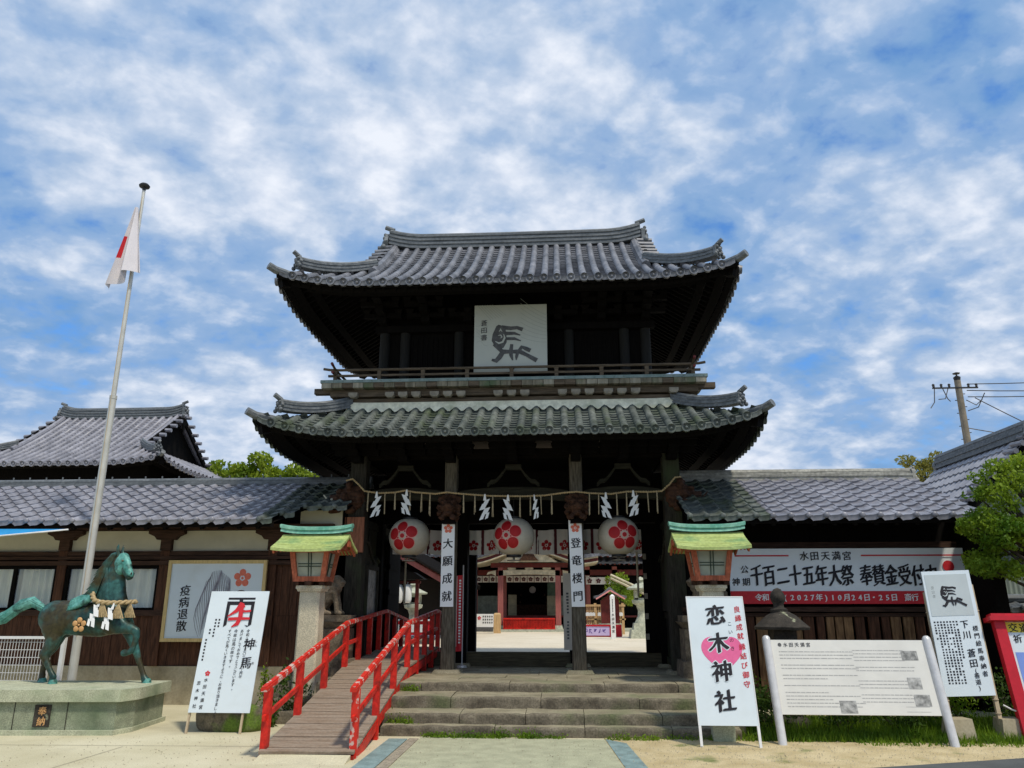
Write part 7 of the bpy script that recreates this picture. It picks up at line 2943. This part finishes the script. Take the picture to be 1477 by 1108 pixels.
# right hall
t = thing('side_hall', 'dark red side hall with a plum-crested curtain on the right side of the courtyard', 'building', (4.4, 39, CZ))
m = M()
m.box(2.3, 8, 38.5, 43, CZ, 3.8)
m.build('wall', m_dark, t)
m = M()
S = Slope((4.6, 37.2, 3.62), (1, 0, 0), (0, 1, 0), 4.0, 0.5, 0.5, 3.0)
round_tiles(m, S, lambda s: 3.0, 0.32, 0.085, smin=-4, smax=4)
rf = m.build('roof', m_tile, t, smooth=40)
m = M()
soffit(m, S, 0.05, 2.4, -0.1, lambda s: 9)
rafters(m, S, 0.05, 2.0, -0.14, 0.22, -3.9, 3.9, 0.07, 0.08)
m.build('eave_rafters', m_deepred, rf)
m = M()
m.grid([[(2.0 + 1.7 * i / 30, 38.0 + 0.02 * sin(i), 2.62), (2.0 + 1.7 * i / 30, 38.0 + 0.02 * sin(i), 2.95)] for i in range(31)])
c_ = m.build('small_curtain', m_noren, t, smooth=60)
m = M()
for k in range(4):
    q = M()
    plum(q, 0, 0, 0.12, 0, n=10)
    cx_ = 2.2 + 0.42 * k
    q.xform(lambda p: (cx_ + p[0], 37.965, 2.78 + p[1]))
    m.add(q.v, q.f)
m.build('plum_crest', m_maroon, c_)
m = M()
m.box(1.9, 2.02, 37.9, 38.02, CZ, 3.0)
m.box(3.6, 3.72, 37.9, 38.02, CZ, 3.0)
m.build('pillar', m_deepred, t)
m = M()
for a in (0, 0.12):
    m.tube([(2.72, 30.2, 2.78 - a), (4.3, 30.2, 2.05 - a)], 0.045, 8)
m.build('sloping_pole', m_cream, t, smooth=40)

# little red shrine
t = thing('small_shrine', 'little red shrine with a dark gabled roof behind the white name post', 'small shrine', (2.72, 31.2, CZ))
m = M()
m.box(2.38, 3.06, 31.0, 31.6, 1.0, 1.85)
m.prism([(2.38, 31.0, 1.85), (3.06, 31.0, 1.85), (2.72, 31.0, 2.1)], (0, 0.6, 0))
m.build('body', m_deepred, t)
m = M()
for sg in (-1, 1):
    pts = [(2.72, 2.26), (2.72 + sg * 0.22, 2.06), (2.72 + sg * 0.42, 1.96), (2.72 + sg * 0.62, 1.93)]
    m.grid([[(x, 30.7, z), (x, 31.8, z), (x, 31.8, z + 0.09), (x, 30.7, z + 0.09), (x, 30.7, z)] for x, z in pts])
m.build('roof', m_tile, t, smooth=40)
m = M()
for sg in (-1, 1):
    m.bar((2.72, 30.69, 2.22), (2.72 + sg * 0.55, 30.69, 1.90), 0.03, 0.05)
m.build('barge_board', m_pinkline, t)
m = M()
m.box(2.3, 3.14, 30.9, 31.7, CZ, 1.0)
m.build('base', m_toro_pale, t)
# votive plaque rack
t = thing('plaque_rack', 'wooden rack hung with pale votive plaques on the right of the courtyard', 'rack', (2.3, 32.4, CZ))
m = M()
for x in (1.3, 2.2, 3.3):
    m.box(x - 0.05, x + 0.05, 32.4, 32.5, CZ, 1.75)
m.box(1.2, 3.4, 32.38, 32.52, 1.62, 1.70)
m.box(1.2, 3.4, 32.40, 32.50, 1.10, 1.16)
for k in range(26):
    m.box(1.3 + 0.078 * k, 1.35 + 0.078 * k, 32.44, 32.46, 0.7, 1.62)
m.build('frame', m_pale_wood, t)
m = M()
m.prism([(-0.06, 0, -0.06), (0.06, 0, -0.06), (0.06, 0, 0.05), (0, 0, 0.08), (-0.06, 0, 0.05)], (0, 0.01, 0))
pq0 = tag(m.build('votive_plaque', m_paper, org=(0, 0, 0)), 'small pale votive plaque hanging on the wooden courtyard rack', 'votive plaque', 'votive plaques on the courtyard rack')
for k in range(44):
    x, z = 1.3 + 2.0 * RND.random(), RND.choice((1.32, 0.86))
    y = 32.30 + RND.random() * 0.06
    pq = copy_tree(pq0, loc=(x, y, z)) if k else pq0
    pq.location = (x, y, z)
# white name post, lilac banner, white board, red streamer, signs
t = thing('name_post', 'slim white post with a pointed top and black lettering in the right of the courtyard', 'sign post', (2.62, 28, CZ))
m = M()
m.frustum((2.62, 28, CZ), (0.16, 0.16), (2.62, 28, 1.98), (0.16, 0.16))
m.frustum((2.62, 28, 1.98), (0.16, 0.16), (2.62, 28, 2.04), (0.04, 0.04))
m.build('shaft', m_paper, t)
m = M()
fpo = frame((2.54, 27.915, CZ), (1, 0, 0), (0, 0, 1))
column(m, '水田天満宮', 0.08, 0.85, 0.10, 0.135)
for i in range(9):
    m.box(0.065, 0.095, 0.90 + i * 0.05, 0.925 + i * 0.05, 0.002, 0.004)
m.xform(fpo).build('lettering', m_ink, t)
t = thing('lilac_banner', 'low lilac banner with violet brush writing on a red frame across the courtyard', 'banner', (2.2, 29.9, CZ))
m = M()
m.box(1.30, 2.60, 29.9, 29.93, 0.60, 0.92)
m.build('cloth', m_lilac, t)
m = M()
m.box(1.25, 3.05, 29.94, 30.0, CZ, 0.98)
m.box(1.25, 2.62, 29.88, 29.94, 0.925, 0.97)
m.build('red_frame', m_crim, t)
m = M()
fb = frame((1.30, 29.895, 0.60), (1, 0, 0), (0, 0, 1))
rr = random.Random(5)
for k in range(7):
    x = 0.12 + k * 0.165
    for j in range(3):
        stroke(m, [(x + rr.uniform(-0.06, 0.06), 0.16 + rr.uniform(-0.08, 0.08)) for _ in range(3)], [0.02, 0.026, 0.01], 0.002 + 0.0005 * j)
m.xform(fb).build('brush_writing', m_violet, t)
t = thing('white_board', 'tall off-white board with faint writing on the inner right column', 'sign board', (0.99, 15.83, 0.85))
m = M()
m.box(0.90, 1.08, 15.80, 15.83, 0.85, 2.30)
m.build('panel', mat('off_white_board', (0.55, 0.50, 0.42), 0.7, 0.08, 4), t)
m = M()
for i in range(15):
    if i in (6, 7):
        continue
    m.box(0.965 + RND.uniform(-0.01, 0.01), 1.005, 15.795, 15.799, 1.05 + i * 0.06, 1.085 + i * 0.06)
m.build('faint_writing', m_grey_ink, t)
t = thing('red_streamer', 'narrow red vertical streamer with white writing on a thin pole inside the left centre column', 'streamer banner', (-1.12, 15.6, 0.54))
m = M()
m.tube([(-1.06, 15.55, 0.54), (-1.06, 15.55, 2.45)], 0.012, 6)
m.lathe((-1.06, 15.55, 0.54), [(0.10, 0), (0.09, 0.03), (0.02, 0.05)], 12)
m.build('pole', m_metal, t)
m = M()
rows = []
for i in range(21):
    z = 0.84 + 1.42 * i / 20
    rows.append([(-1.07 + 0.0 * j - 0.16 * j / 6, 15.55 + 0.02 * sin(j * 1.3 + z * 3), z - 0.02 * j / 6) for j in range(7)])
m.grid(rows)
m.build('cloth', m_redink, t, smooth=60)
m = M()
m.add([(-1.232, 15.52, 0.92), (-1.172, 15.52, 0.92), (-1.172, 15.52, 2.24), (-1.232, 15.52, 2.24)], [(0, 1, 2, 3)])
m.build('pale_edge', mat('pale_pink_cloth', (0.62, 0.42, 0.38), 0.8, 0.06, 3), t)
m = M()
for i in range(22):
    m.box(-1.135, -1.095, 15.505, 15.508, 0.98 + i * 0.055, 1.012 + i * 0.055)
m.build('white_writing', m_paper, t)
t = thing('courtyard_sign', 'small white notice between pale timber blocks at the left of the main hall steps', 'sign', (-2.35, 33.2, CZ))
m = M()
m.box(-2.70, -1.98, 33.2, 33.24, 0.80, 1.32)
m.build('panel', m_paper, t)
m = M()
for k in range(3):
    z = 1.22 - k * 0.12
    for j in range(5):
        x = -2.40 + j * 0.09
        m.box(x - 0.025, x + 0.025, 33.19, 33.196, z - 0.03, z + 0.03)
m.box(-2.69, -1.99, 33.185, 33.2, 0.62, 0.80)
m.build('print', m_grey_ink, t)
m = M()
q = M()
plum(q, 0, 0, 0.08, 0, n=10)
q.xform(lambda p: (-2.57 + p[0], 33.19, 1.16 + p[1]))
m.add(q.v, q.f)
m.build('plum_crest', m_redink, t)
for k, (x, h) in enumerate(((-2.92, 1.36), (-1.84, 1.36))):
    m = M()
    m.box(x - 0.14, x + 0.14, 33.3, 33.6, CZ, h - 0.06)
    m.frustum((x, 33.45, h - 0.06), (0.28, 0.30), (x, 33.45, h), (0.2, 0.22))
    tag(m.build('timber_post', m_pale_wood), ('stout pale timber post left of the small courtyard notice', 'stout pale timber post right of the small courtyard notice')[k], 'post', 'pale timber posts in the courtyard')
cl = [((3.25 + rt_.uniform(-0.55, 0.6), 33.5 + rt_.uniform(-0.5, 0.5), 2.25 + rt_.uniform(-0.6, 0.55)), rt_.uniform(0.22, 0.4)) for _ in range(16)]
tree('courtyard_tree', 'bright green bushy tree in the right of the courtyard behind the small shrine', (3.3, 33.5, CZ), (3.3, 33.5, 1.9), cl, 4200, 0.05, m_leaf2, 0.07)
# back of the courtyard: plain dark hedge
t = thing('boundary_hedge', 'dark hedge closing the back of the courtyard behind the halls', 'hedge', (0, 50, CZ))
m = M()
for _ in range(5000):
    p = Vector((RND.uniform(-24, 24), 50 + RND.uniform(-0.6, 0.6), CZ + RND.random() * 3.0))
    leaf(m, p, 0.16 * RND.uniform(0.6, 1.3))
m.build('foliage', m_leaf3, t)
m = M()
for k in range(25):
    x = -24 + 2 * k
    m.tube([(x, 50, CZ), (x + 0.1, 50, 2.8)], [0.06, 0.02], 6)
m.build('stem', m_bark, t)
